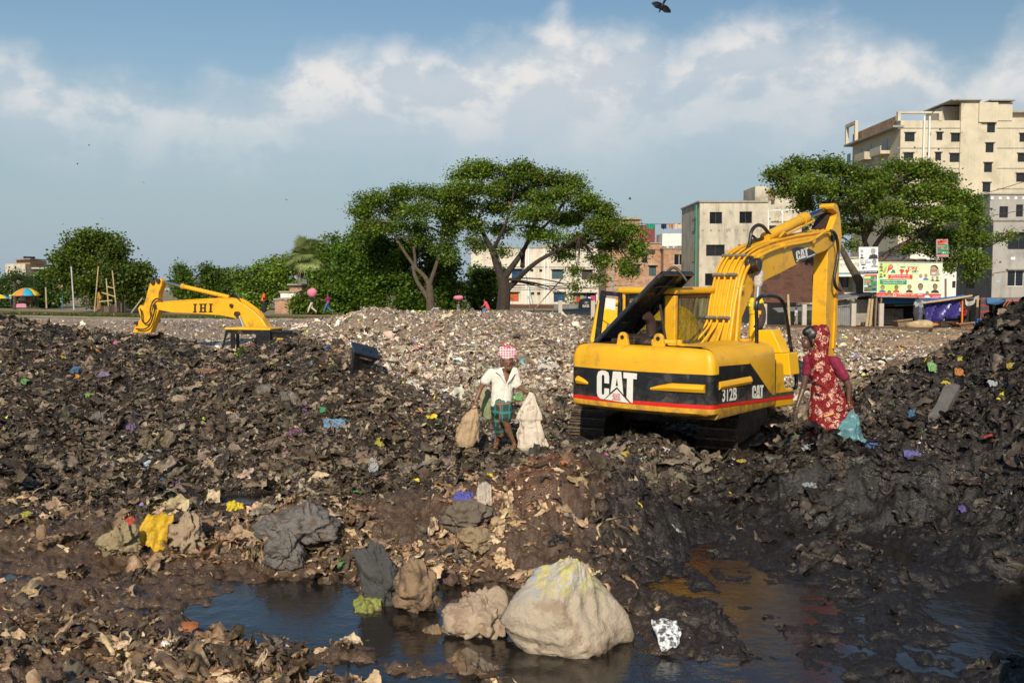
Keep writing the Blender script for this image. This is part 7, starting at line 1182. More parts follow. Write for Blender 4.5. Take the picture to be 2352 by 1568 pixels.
# ------------------------------------------------------------------ posters
pcol = {k: flat('print_' + k, c, .55) for k, c in dict(white=(.78, .77, .74), lime=(.45, .68, .18), pale=(.62, .76, .42), red=(.62, .03, .025), green=(.02, .22, .10), black=(.02, .02, .025), skin=(.42, .24, .16), skin2=(.28, .15, .09), navy=(.02, .02, .12), grey=(.30, .30, .31), gold=(.70, .42, .03), blue=(.05, .15, .33)).items()}; PK = list(pcol); PM = [pcol[k] for k in PK]
def poster(name, label, Y, c, size, draw, legs=(), back='white', group='posters under the rain tree', cat='poster'):
    "c: four photo corners tl tr br bl"
    tl, tr_, br, bl = [P(a, b, Y) for a, b in c]; o = empty(name, bl, 0, label, cat, group); q_ = [v - bl for v in (tl, tr_, br, bl)]
    mb = MB(); mb.prism([v for v in q_], (0, .06, 0)); mb.build('board', pcol[back], o)
    W_, H_ = size; lev = [0]
    def at(x, y, d=.0): u, v = x / W_, 1 - y / H_; return q_[3].lerp(q_[2], u).lerp(q_[0].lerp(q_[1], u), v) + Vector((0, -.008 - d, 0))
    mb = MB()
    def poly(k, l, d=.0): mb.cur = PK.index(k); mb.poly([at(x, y, d) for x, y in l])
    def rect(k, x0, y0, x1, y1, d=0.): poly(k, [(x0, y0), (x1, y0), (x1, y1), (x0, y1)], d)
    def oval(k, x, y, rx, ry, d=0., n=16): poly(k, [(x + rx * math.cos(6.2832 * i / n), y + ry * math.sin(6.2832 * i / n)) for i in range(n)], d)
    def text(k, s, x, y, w_, h_, d=.02, bold=.0): mb.cur = PK.index(k); lay(mb, s, at(x, y + h_, d), at(x + w_, y + h_, d) - at(x, y + h_, d), at(x, y, d) - at(x, y + h_, d), bold)
    def face(x, y, r, sk='skin', top='black', hair='black', d=.0):
        poly(top, [(x - 1.5 * r, y + 2.1 * r), (x - 1.2 * r, y + 1.35 * r), (x - .5 * r, y + 1.0 * r), (x + .5 * r, y + 1.0 * r), (x + 1.2 * r, y + 1.35 * r), (x + 1.5 * r, y + 2.1 * r)], d + .004); oval(hair, x, y - .22 * r, .88 * r, 1.0 * r, d + .008); oval(sk, x, y + .12 * r, .72 * r, .98 * r, d + .012); rect('black', x - .45 * r, y - .08 * r, x - .12 * r, y + .06 * r, d + .015); rect('black', x + .12 * r, y - .08 * r, x + .45 * r, y + .06 * r, d + .015); rect('skin2', x - .28 * r, y + .58 * r, x + .28 * r, y + .70 * r, d + .015)
    draw(poly, rect, oval, text, face); mb.build('print', PM, o, fix=False)
    for (x0, y0, x1, y1) in legs:
        m_ = MB(); m_.beam(P(x0, y0, Y + .15) - bl, P(x1, y1, Y + .15) - bl, .10); m_.build('leg', m_wood, o)
    return o
def d_big(poly, rect, oval, text, face):
    rect('pale', 8, 10, 1430, 712); poly('lime', [(8, 30), (260, 30), (200, 300), (560, 520), (420, 712), (8, 712)], .002); rect('navy', 10, 8, 1425, 22, .004); rect('red', 0, 706, 1420, 792, .006)
    text('black', 'শ্রমিক মালিক এক হও দুনিয়ার মজদুর এক হও', 390, 44, 690, 26); text('black', 'মহান', 495, 100, 120, 40, bold=.02); text('red', 'েম', 650, 92, 240, 90, bold=.02); text('black', 'দিবস', 750, 180, 155, 60, bold=.02); text('black', 'অমর হউক', 760, 245, 140, 22)
    poly('red', [(235, 290), (540, 283), (780, 283), (778, 385), (235, 385)], .006); text('white', 'শ্রমিক-মালিক ঐক্য গড়ি', 275, 297, 450, 34, bold=.015); text('white', 'েসানার বাংলা গেড় তুলি', 280, 342, 445, 34, bold=.015)
    rect('green', 55, 402, 650, 512, .006); text('white', 'শ্রমজীবী মানুেষর অধিকার', 90, 415, 525, 38, bold=.015); text('white', 'প্রতিষ্ঠাই আমােদর লক্ষ্য', 115, 462, 470, 36, bold=.015)
    for dx, sc in ((470, 1.0), (600, .8)): poly('red', [(dx, 190 + 40 * (1 - sc)), (dx + 45 * sc, 155 + 50 * (1 - sc)), (dx + 115 * sc, 175 + 45 * (1 - sc)), (dx + 125 * sc, 215), (dx + 85 * sc, 240), (dx + 90 * sc, 275), (dx + 35 * sc, 275), (dx + 40 * sc, 235)], .006)
    poly('red', [(205, 260), (225, 110), (255, 50), (310, 45), (335, 110), (330, 160), (250, 250)], .008); poly('green', [(280, 250), (330, 165), (380, 190), (395, 255)], .01); poly('white', [(215, 262), (250, 200), (330, 160), (285, 250)], .009); oval('skin', 275, 95, 38, 52, .012); poly('skin', [(110, 240), (140, 190), (175, 100), (190, 120), (170, 230), (130, 262)], .007)
    poly('grey', [(1165, 300), (1160, 180), (1200, 80), (1280, 55), (1350, 110), (1370, 230), (1395, 285), (1290, 315)], .006); oval('black', 1255, 130, 85, 70, .008); oval('skin', 1245, 195, 80, 105, .010); rect('black', 1175, 168, 1235, 200, .013); rect('black', 1250, 168, 1315, 200, .013); rect('skin', 1182, 174, 1229, 194, .016); rect('skin', 1256, 174, 1309, 194, .016); poly('white', [(1200, 238), (1290, 232), (1275, 258), (1225, 262)], .013)
    for x, y, r, sk, tp in ((68, 75, 30, 'skin', 'black'), (80, 155, 28, 'skin', 'black'), (72, 300, 30, 'skin', 'navy'), (152, 320, 30, 'skin2', 'white')): face(x, y, r, sk, tp)
    face(955, 315, 45, 'skin', 'white', 'grey'); face(1075, 310, 45, 'skin', 'blue', 'skin'); face(1225, 355, 32, 'skin', 'black', 'grey'); face(1330, 355, 34, 'skin', 'black')
    for x, y, r, sk, tp in ((118, 590, 52, 'skin', 'blue'), (425, 585, 50, 'skin2', 'red'), (715, 575, 54, 'skin', 'black'), (960, 560, 70, 'skin2', 'white'), (1285, 555, 64, 'skin2', 'black')): face(x, y, r, sk, tp)
    for x in (50, 350, 640, 880, 1200): text('red', 'েমাঃ আলী েহােসন', x, 672, 150, 22)
    face(270, 700, 44, 'skin2', 'skin', d=.01); face(1112, 700, 42, 'skin2', 'white', d=.01); oval('white', 390, 752, 42, 30, .01); oval('red', 390, 752, 28, 18, .014); text('white', 'জাতীয় শ্রমিক লীগ', 455, 716, 560, 42, bold=.03); text('gold', 'ঢাকা মহানগর, পরিবহন শাখা', 450, 762, 560, 24, bold=.01); text('white', 'েমাঃ হািবব', 10, 748, 180, 26, bold=.01); text('white', 'েমাঃ কামাল', 1225, 750, 185, 26, bold=.01)
D_ = lambda x, y: ((3420 + x / 5.6) / 1.7415, (1020 + y / 5.6) / 1.7415)
poster('banner', 'wide green printed banner with many portraits and a red strip along its foot', 65.5, [D_(520, 150), D_(1958, 165), D_(1945, 965), D_(488, 935)], (1440, 800), d_big, [(2024, 680, 2022, 750), (2160, 684, 2160, 752), (2172, 640, 2172, 750)], cat='banner')
def d_bw(poly, rect, oval, text, face):
    face(190, 60, 40, 'grey', 'black', 'grey'); poly('black', [(120, 160), (150, 110), (190, 90), (245, 110), (252, 160)], .01); face(38, 115, 20, 'grey', 'black'); oval('grey', 40, 55, 22, 24, .004); text('grey', 'জয় বাংলা', 75, 65, 80, 16); text('grey', 'জয় বন্ধু', 75, 90, 80, 14); text('black', 'েমাঃ শহিদ', 12, 165, 110, 24); text('black', 'রানা আহেমদ', 12, 195, 150, 24)
    face(205, 205, 34, 'grey', 'grey'); poly('black', [(15, 225), (95, 225), (80, 243), (35, 243)], .006); text('black', 'েনৗকা', 35, 255, 65, 45, bold=.03); rect('black', 0, 318, 256, 356, .004); text('white', 'প্রচাের এলাকাবাসী', 8, 325, 230, 22)
E7 = lambda x, y: ((3400 + x / 3.3362) / 1.7415, (850 + y / 3.3362) / 1.7415)
poster('poster', 'black and white poster with portraits, topmost on the rain tree trunk', 65.0, [E7(118, 462), E7(374, 460), E7(376, 812), E7(124, 818)], (256, 356), d_bw)
def d_gr(poly, rect, oval, text, face):
    rect('green', 6, 8, 176, 232); rect('red', 6, 8, 176, 26, .004); rect('lime', 10, 30, 90, 60, .004); face(150, 50, 20, 'skin', 'grey'); face(105, 70, 12); rect('red', 6, 88, 95, 106, .004); text('white', 'েশাক দিবস', 12, 90, 76, 13); text('white', 'গভীর শ্রদ্ধা', 12, 68, 70, 12); face(30, 130, 18, 'skin', 'white', 'grey'); face(82, 135, 18, 'skin', 'navy', 'skin'); face(140, 165, 24, 'skin2', 'navy'); text('red', 'শুেভচ্ছা', 18, 182, 85, 20, bold=.03); rect('black', 6, 205, 95, 230, .004); text('gold', 'েমাঃ রফিক', 10, 210, 80, 14)
poster('poster', 'green and red portrait poster just below the black and white one', 64.8, [E7(184, 822), E7(370, 818), E7(366, 1060), E7(180, 1062)], (184, 240), d_gr, [(2013, 684, 2010, 748)])
def d_hi(poly, rect, oval, text, face):
    rect('green', 4, 4, 152, 226); rect('red', 4, 4, 152, 60, .004); rect('red', 10, 82, 110, 104, .006); face(126, 30, 16, 'skin', 'grey', d=.004); face(30, 22, 9, d=.004); face(55, 22, 9, d=.004); text('gold', 'শুভ েহাক', 48, 44, 64, 14); text('white', 'বিজয় দিবস', 14, 86, 90, 14); face(30, 160, 22, 'skin2', 'navy'); face(108, 130, 11); face(138, 130, 11); text('white', 'ঈদ', 58, 110, 40, 18); text('white', 'েমাবারক', 72, 165, 76, 26, bold=.03); rect('red', 4, 204, 152, 224, .006); text('white', 'েমাঃ সােলহ আহেমদ', 10, 208, 135, 13)
poster('poster', 'small green and red poster high on a frame, over the end of the banner', 66.5, [E7(1158, 360), E7(1306, 358), E7(1312, 590), E7(1158, 588)], (156, 230), d_hi, [(2151, 552, 2151, 606), (2163, 552, 2163, 606)])
t = T_('ladder', 'rusty lattice mast holding the posters beside the rain tree trunk', 'mast', 2014, 748, 66)
part(t, 'frame', m_exh, lambda m, p: [m.beam(p(2008, 750), p(2006, 580), .07), m.beam(p(2018, 750), p(2015, 576), .07)] + [m.beam(p(2008, 745 - 14 * i), p(2017, 738 - 14 * i), .05) for i in range(11)])
# tin yard wall, water tank, yard sheets in front of the off white block
t = T_('tin_fence', 'brown and grey tin sheets fencing the yard of the off white block', 'fence', 1250, 730, 110)
for i, (x0, x1, m_) in enumerate([(1172, 1216, m_rtin), (1217, 1272, m_rtin), (1272.5, 1330, m_gtin), (1360, 1440, m_rtin)]): part(t, 'tin_panel', m_, lambda m, p: m.prism([p(x0, 699), p(x1, 701), p(x1, 735), p(x0, 735)], (0, .06, 0)))
t = T_('water_tank', 'black plastic water tank in the yard of the off white block', 'water tank', 1347, 725, 108)
part(t, 'body', flat('black_plastic', (.015, .016, .018), .45), lambda m, p: m.loft([[Vector((r_ * math.cos(a * .314), r_ * math.sin(a * .314), z)) for a in range(20)] for r_, z in ((.85, 0), (.9, .1), (.88, .5), (.9, .55), (.88, 1.0), (.9, 1.05), (.88, 1.5), (.7, 1.75), (.3, 1.9))]), smooth=True); part(t, 'lettering', m_wframe, lambda m, p: lay(m, 'GAZI', (-.5, -.93, .95), (.7, 0, 0), (0, 0, .25), .02))
t = T_('yard_roof', 'low roof of flat tin and tarpaulin sheets before the off white block', 'roof', 1300, 738, 96)
part(t, 'sheet', pm('blue_grey_tarpaulin', (.10, .12, .14), .7, .4, 1.5), lambda m, p: m.prism([p(1240, 732, -2), p(1290, 716, 4), p(1372, 712, 4), p(1380, 735, -2)], (0, 0, .1))); part(t, 'sheet', pm('pale_green_tin', (.30, .38, .36), .6, .3, 2), lambda m, p: m.prism([p(1200, 737, -2), p(1215, 726, 3), p(1262, 728, 3), p(1275, 736, -2)], (0, 0, .08)))
mb = MB(); mb.tube([P(1207, 733, 95), P(1298, 632, 95)], .06, 6); tag(mb.build('bamboo_pole', m_bam, smooth=True), 'long thin bamboo pole slanting across the front of the off white block', 'pole', 'bamboo poles along the railway')
mb = MB(); mb.tube([P(1187, 560, 120), P(1215, 660, 119), P(1232, 728, 118)], .05, 5); tag(mb.build('rope', flat('green_plastic', (.02, .30, .18))), 'green rope strung down from the tall tree past the off white block', 'rope')
for i, (x0, y0, x1, y1, Y, sag) in enumerate([(1075, 655, 1420, 645, 105, 3), (1075, 668, 1450, 655, 105, 3), (1880, 600, 2352, 545, 78, 8), (2210, 455, 2360, 415, 90, 3), (2240, 500, 2400, 470, 88, 3)]):
    mb = MB(); mb.tube(catrom([P(x0, y0, Y), P((x0 + x1) / 2, (y0 + y1) / 2 + sag, Y), P(x1, y1, Y)], 6), .03, 5); tag(mb.build('power_cable', wmat, smooth=True), ['upper of the two cables crossing the off white block', 'lower of the two cables crossing the off white block', 'long sagging cable crossing behind the rain tree', 'cable strung high across the pale tower by its edge windows', 'cable strung low over the older stained house at the edge'][i], 'cable', 'overhead cables')
# ------------------------------------------------------------------ left side things by the rails
t = T_('stall', 'vendor table with a stacked steel pot, under the striped umbrella', 'stall', 52, 705, 92)
part(t, 'table', m_wood, lambda m, p: (m.bb(p(38, 690), p(72, 693, 1)), m.bb(p(40, 693), p(42, 706, .2)), m.bb(p(68, 693), p(70, 706, .2)))); part(t, 'pot', flat('steel_pot', (.40, .36, .34), .4), lambda m, p: m.loft([[p(51, y, .4) + Vector((r_ * math.cos(a * .393), r_ * math.sin(a * .393), 0)) for a in range(16)] for r_, y in ((.38, 690), (.42, 684), (.36, 683), (.42, 682), (.42, 676), (.36, 675), (.40, 674), (.38, 669), (.1, 667))])); part(t, 'cloth', flat('pink_table_cloth', (.55, .22, .30), .9), lambda m, p: m.prism([p(39, 698, -.1), p(60, 696, -.1), p(62, 706, -.1), p(38, 706, -.1)], (0, .1, 0))); part(t, 'tubs', flat('red_plastic', (.5, .03, .03), .5), lambda m, p: m.bb(p(60, 682, .2), p(68, 690, .6)))
t = T_('umbrella', 'large beach umbrella with rainbow segments shading a vendor stall by the rails', 'umbrella', 62, 706, 92); s_ = K * 92
part(t, 'pole', m_steel, lambda m, p: m.tube([p(62, 706), p(60.5, 662)], .04, 6))
segc = [(.62, .06, .05), (.75, .52, .03), (.02, .32, .50), (.75, .50, .02), (.40, .55, .04), (.65, .20, .05), (.02, .32, .50), (.72, .48, .02)]
apex = P(60.5, 661, 92) - t.location
for i in range(8):
    a0, a1 = i * .7854 + .2, (i + 1) * .7854 + .2
    def seg(m, p):
        rg = []
        for j in range(6):
            u = j / 5; rr_ = 32 * s_ * u; rg.append([apex + Vector((rr_ * math.cos(a), rr_ * math.sin(a), -17 * s_ * u ** 2.0 * (1 + .06 * math.sin(math.pi * (a - a0) / .7854)))) for a in [a0 + .7854 * q_ / 4 for q_ in range(5)]])
        m.loft(rg, cap=False, close=False)
    oo = part(t, 'canopy_segment', flat('umbrella_cloth_%d' % (i if segc.index(segc[i]) == i else segc.index(segc[i])), segc[i], .7), seg, smooth=True); oo.modifiers.new('thick', 'SOLIDIFY').thickness = .02
t = T_('umbrella', 'second umbrella, blue and yellow, cut by the picture edge', 'umbrella', -4, 706, 94)
part(t, 'pole', m_steel, lambda m, p: m.tube([p(-4, 706), p(-4, 676)], .04, 6)); part(t, 'canopy', flat('umbrella_cloth_2', segc[2], .7), lambda m, p: m.loft([[p(-4, 676) + Vector((r_ * math.cos(a * .393), r_ * math.sin(a * .393), -z)) for a in range(16)] for r_, z in ((.02, 0), (.6, .1), (1.1, .4))]), smooth=True); part(t, 'stripe', flat('umbrella_cloth_1', segc[1], .7), lambda m, p: m.loft([[p(-4, 676) + Vector((r_ * math.cos(a), r_ * math.sin(a), -z + .03)) for a in (-1.2, -1.0, -.8, -.6, -.4)] for r_, z in ((.3, .03), (.6, .1), (1.12, .4))], cap=False, close=False))
figure(25, 705, 92, 1.35, 'person in white shirt sitting beside the vendor stall under the striped umbrella', flat('white_cotton', (.6, .56, .52), .9), flat('dark_cotton', (.05, .05, .06), .9), walk=.05, face=1)
figure(83, 706, 92.3, 1.5, 'vendor in red and lime shirt standing under the striped umbrella', flat('red_cotton', (.48, .03, .03), .9), flat('dark_cotton', (.05, .05, .06), .9), walk=.05, face=-1)
figure(228, 713, 90, 1.6, 'woman in mustard yellow sari squatting by the rails under the large leafy tree', flat('mustard_cloth', (.38, .21, .03), .9), flat('brown_cloth', (.22, .12, .04), .9), walk=.02, face=-1, scarf=flat('mustard_cloth', (.38, .21, .03), .9), skirt=True)
figure(203, 710, 91, .75, 'small child crouching by the rails next to the woman in mustard yellow', flat('dull_orange_cotton', (.25, .12, .07), .9), flat('dark_cotton', (.05, .05, .06), .9), walk=.05, face=1)
mb = MB(); mb.tube([P(170, 712, 89), P(163.5, 612, 89)], .06, 8); tag(mb.build('utility_pole', pm('grey_white_paint', (.48, .48, .46), .7, .2, 3), smooth=True), 'slim white pole with a crow on top standing by the rails', 'pole')
mb = MB(); mb.tube([P(107, 708, 92), P(105, 660, 92)], .07, 6); tag(mb.build('utility_pole', m_bam, smooth=True), 'thin yellowish post beside the striped umbrella', 'pole'); mb = MB(); mb.tube([P(143, 708, 95), P(143.5, 663, 95)], .05, 6); tag(mb.build('utility_pole', flat('teal_paint', (.06, .20, .22)), smooth=True), 'thin teal post left of the white pole with the crow', 'pole')
t = T_('fishing_net', 'brown net draped on bamboo stakes beneath the large leafy tree', 'net', 262, 716, 88)
def nets(m, p):
    for (x0, x1, yt0, yt1) in ((232, 272, 702, 690), (273, 290, 690, 690)):
        m.loft([[p(x0 + (x1 - x0) * u, (yt0 + (yt1 - yt0) * u + 6 * math.sin(u * 3.14)) * (1 - v) + 717 * v, .3 * math.sin(u * 11)) for u in [i / 10 for i in range(11)]] for v in (0, .5, 1)], cap=False, close=False)
part(t, 'mesh', pm('brown_netting', (.16, .11, .075), .95, .3, 9), nets).modifiers.new('thick', 'SOLIDIFY').thickness = .03
for x0, y0, x1, y1 in ((217, 716, 226, 612), (250, 712, 244, 640), (268, 716, 258, 622), (228, 693, 258, 690), (234, 672, 266, 682), (244, 658, 262, 662)): part(t, 'stake', m_bam, lambda m, p: m.tube([p(x0, y0), p(x1, y1)], .055, 6))
mb = MB(); mb.tube([P(302, 718, 86), P(327, 684, 86)], .06, 6); tag(mb.build('bamboo_pole', m_bam, smooth=True), 'pale stake leaning beside the arm of the sunken digger', 'pole', 'bamboo poles along the railway')
# walkers on the track
figure(607, 717, 86, 1.56, 'woman in orange headscarf and black gown walking on the railway', flat('black_gown', (.012, .012, .014), .9), flat('black_gown', (.012, .012, .014), .9), walk=.1, face=1, scarf=flat('orange_scarf', (.80, .10, .01), .8), skirt=True)
figure(717, 720, 82, 1.62, 'person in black top and pale lungi with a pink bundle on the head', flat('black_top', (.015, .016, .02), .9), flat('pale_lungi', (.55, .45, .38), .9), walk=.4, face=-1, arm=.35)
figure(754, 720, 81, 1.62, 'man in magenta shirt and blue jeans walking on the railway', flat('magenta_shirt', (.34, .015, .16), .9), flat('blue_jeans', (.05, .12, .25), .9), walk=.42, face=-1, arm=.5)
figure(1053, 738, 76, 1.58, 'boy in dark striped shirt with a pink bundle on the head, behind the pale heap', weave('striped_jersey', (.03, .02, .025), [(2, 8, .35, (.55, .5, .48), .9)]), flat('white_cotton', (.6, .56, .52), .9), walk=.2, face=1, arm=.1)
figure(1950, 746, 70, 1.3, 'woman in bright red headscarf walking past the tin stall', flat('black_gown', (.012, .012, .014), .9), flat('black_gown', (.012, .012, .014), .9), walk=.1, face=-1, scarf=flat('bright_red_scarf', (.65, .012, .02), .8), skirt=True)
figure(2000 + 14, 747, 66.5, 1.35, 'person in dark violet dress standing in the shade behind the poster mast', flat('violet_dress', (.03, .02, .07), .9), flat('violet_dress', (.03, .02, .07), .9), walk=.02, face=-1, scarf=flat('violet_dress', (.03, .02, .07), .9), skirt=True)
figure(1828, 748, 66, 1.2, 'person in white vest stooping among bamboo stakes before the rusty shed', flat('white_cotton', (.6, .56, .52), .9), flat('dusty_cotton', (.3, .26, .2), .9), walk=.1, face=1)
figure(2216, 750, 65.0, 1.3, 'person in red sitting in the shade of the tent behind the white sheet', flat('crimson_cotton', (.40, .015, .03), .9), flat('dark_cotton', (.05, .05, .06), .9), walk=.05, face=-1)
for px, py, Y, w_, h_, lb in ((717, 672, 82, 11, 11, 'tall pink cloth bundle carried on the head of the person in the black top'), (1053, 684, 76, 11, 6, 'flat pink cloth bundle carried on the head of the boy in stripes')):
    mb = MB(); mb.ell((0, 0, 0), (w_ * K * Y, w_ * K * Y * .8, h_ * K * Y), 18, 10); oo = mb.build('cloth_bundle', pm('pink_bundle_cloth', (.66, .20, .30), .9, .25, 4, bump=.6, bscale=6), smooth=True, loc=P(px, py, Y)); tag(oo, lb, 'bundle', 'bundles carried on heads')
    for v in oo.data.vertices: v.co *= 1 + .25 * (float(vn(np.array([v.co.x * 6 + 40]), np.array([v.co.z * 6 + v.co.y * 3 + 40]))[0]) - .5)
fc = figure(1122, 737, 78, 1.62, 'man in coral red shirt and jeans riding a bicycle behind the pale heap', flat('coral_shirt', (.62, .07, .07), .9), flat('blue_jeans', (.05, .12, .25), .9), sit=True, face=-1)
t = T_('bicycle', 'blue bicycle ridden by the man in the coral red shirt', 'bicycle', 1122, 737, 78)
for dx in (-.52, .55): part(t, 'wheel', m_rubber, lambda m, p: m.tube([Vector((dx + .33 * math.cos(a * .262), 0, .34 + .33 * math.sin(a * .262))) for a in range(25)], .025, 6))
part(t, 'frame', flat('blue_enamel', (.03, .16, .35), .4), lambda m, p: (m.beam((-.52, 0, .34), (-.42, 0, .95), .05), m.beam((-.45, 0, .8), (.05, 0, .32), .05), m.beam((.05, 0, .32), (.2, 0, .85), .05), m.beam((-.45, 0, .82), (.2, 0, .8), .05), m.beam((.05, 0, .32), (.55, 0, .34), .04), m.beam((.2, 0, .8), (.55, 0, .34), .04), m.beam((-.42, 0, .95), (-.55, 0, 1.0), .04))); part(t, 'saddle', m_blkd, lambda m, p: m.box((.22, 0, .9), (.28, .16, .07)), bevel=.02)
# ------------------------------------------------------------------ birds
m_crow = pm('crow_black', (.006, .006, .008), .5, .3, 9)
def bird(px, py, Y, span, tilt, label, group='birds in the sky', bank=.25, perched=False):
    o = empty('crow', P(px, py, Y), tilt, label, 'bird', group); s = span
    blob('body', [ell((0, 0, 0), (.20 * s, .08 * s, .075 * s)), ell((.21 * s, 0, .02 * s), (.06 * s, .045 * s, .045 * s)), cap((.25 * s, 0, .015 * s), (.32 * s, 0, 0), .018 * s, .006 * s), cap((-.15 * s, 0, 0), (-.34 * s, 0, -.01 * s), .05 * s, .06 * s)] if not perched else [ell((0, 0, .12 * s), (.12 * s, .1 * s, .2 * s), Matrix.Rotation(.6, 3, 'Y')), ell((.1 * s, 0, .3 * s), (.07 * s, .06 * s, .06 * s)), cap((.15 * s, 0, .3 * s), (.23 * s, 0, .28 * s), .02 * s, .008 * s), cap((-.08 * s, 0, .02 * s), (-.22 * s, 0, -.16 * s), .05 * s, .04 * s)], m_crow, o, .02 * s, 1)
    if not perched:
        for sg_, up in ((1, bank), (-1, -bank * .6)):
            mb = MB(); a = [(.14, .05, 0), (.17, .26, .07), (.08, .5, .02), (.03, .53, 0), (-.02, .48, .0), (-.05, .46, .0), (-.08, .38, .02), (-.12, .30, .04), (-.14, .16, .03), (-.12, .05, 0)]; mb.prism([Vector((x * s, sg_ * y * s, z * s * 1.2 + y * s * up)) for x, y, z in a], (0, 0, .012 * s)); mb.build('wing', m_crow, o)
    return o
bo_ = bird(1520, 16, 42, .90, R(75), 'large black crow flying high over the digger with wings spread', bank=-.35); y_ = Vector((.88, .12, -.40)).normalized(); z_ = Vector((.15, -.9, -.42)); z_ = (z_ - y_ * z_.dot(y_)).normalized(); bo_.rotation_euler = Matrix((y_.cross(z_), y_, z_)).transposed().to_euler()
for i, (px, py, Y, lb) in enumerate([(1447, 457, 120, 'tiny bird with raised wings above the brick houses'), (178, 377, 200, 'tiny far bird high over the large leafy tree'), (205, 334, 200, 'tiny far bird, highest of those over the large leafy tree'), (658, 459, 190, 'tiny far bird above the fan palm'), (330, 420, 210, 'tiny far bird in the sky right of the large leafy tree'), (235, 503, 190, 'tiny far bird just above the crown of the large leafy tree')]): o_ = bird(px, py, Y, .6, .4 * i, lb, bank=.8)
bird(163.5, 611, 89, .62, 2.6, 'black crow perched on top of the slim white pole', 'perched crows', perched=True); bird(C4(485), C4y(96), 149.9, 1.2, .3, 'black bird perched on the roof frame of the pale tower', 'perched crows', perched=True)
for o_ in list(bpy.data.objects):
    if '_Y' in o_: del o_['_Y']
# ------------------------------------------------------------------ larger pieces of refuse lying about
def hit(dx, dy, y0=6.6, y1=60):
    Y = np.exp(np.linspace(math.log(y0), math.log(y1), 1600)); a = P(dx, dy, 1.0); z = CZ + (a.z - CZ) * Y; x = a.x * Y; k = np.argmax(ground(x, Y) >= z); return Vector((x[k], Y[k], z[k])), float(Y[k])
def crumple(n, seed, asp, curl, freq=1.0):
    r = np.random.default_rng(seed); a, b = [q_.ravel() for q_ in np.meshgrid(np.linspace(-1, 1, n), np.linspace(-1, 1, n))]; ang = np.arctan2(b, a); th = r.random(12) * 6.3
    sq = np.maximum(abs(a), abs(b)) / np.maximum(np.hypot(a, b), 1e-6); th = r.random(12) * 6.3; co = r.uniform(-.34, .34, (4, 2)); wx = [(1 - a) * (1 - b) / 4, (1 + a) * (1 - b) / 4, (1 + a) * (1 + b) / 4, (1 - a) * (1 + b) / 4]
    x = a * (sq * .3 + .7) + sum(w_ * c_[0] for w_, c_ in zip(wx, co)) + .07 * np.sin(4.5 * b + th[0]) * abs(a); y = (b * (sq * .3 + .7) + sum(w_ * c_[1] for w_, c_ in zip(wx, co)) + .09 * np.sin(5.5 * a + th[1]) * abs(b)) * asp
    z = np.zeros_like(a)
    for j in range(6): t = th[3 + j]; d_ = a * math.cos(t) + b * math.sin(t); f = (2.2 + 1.6 * j) * freq; z += np.abs(np.sin(f * d_ + 3 * t + .7 * np.sin(3 * a + t))) * .5 / (1 + .75 * j)
    z = z + .45 * np.abs(np.sin(6.5 * a + 1.2 * np.sin(2 * b + th[2]) + th[7])) * (1.1 - .5 * b); z = (z - z.mean()) * curl; x = x * (1 - .18 * curl); return np.stack([x, y, z], -1)
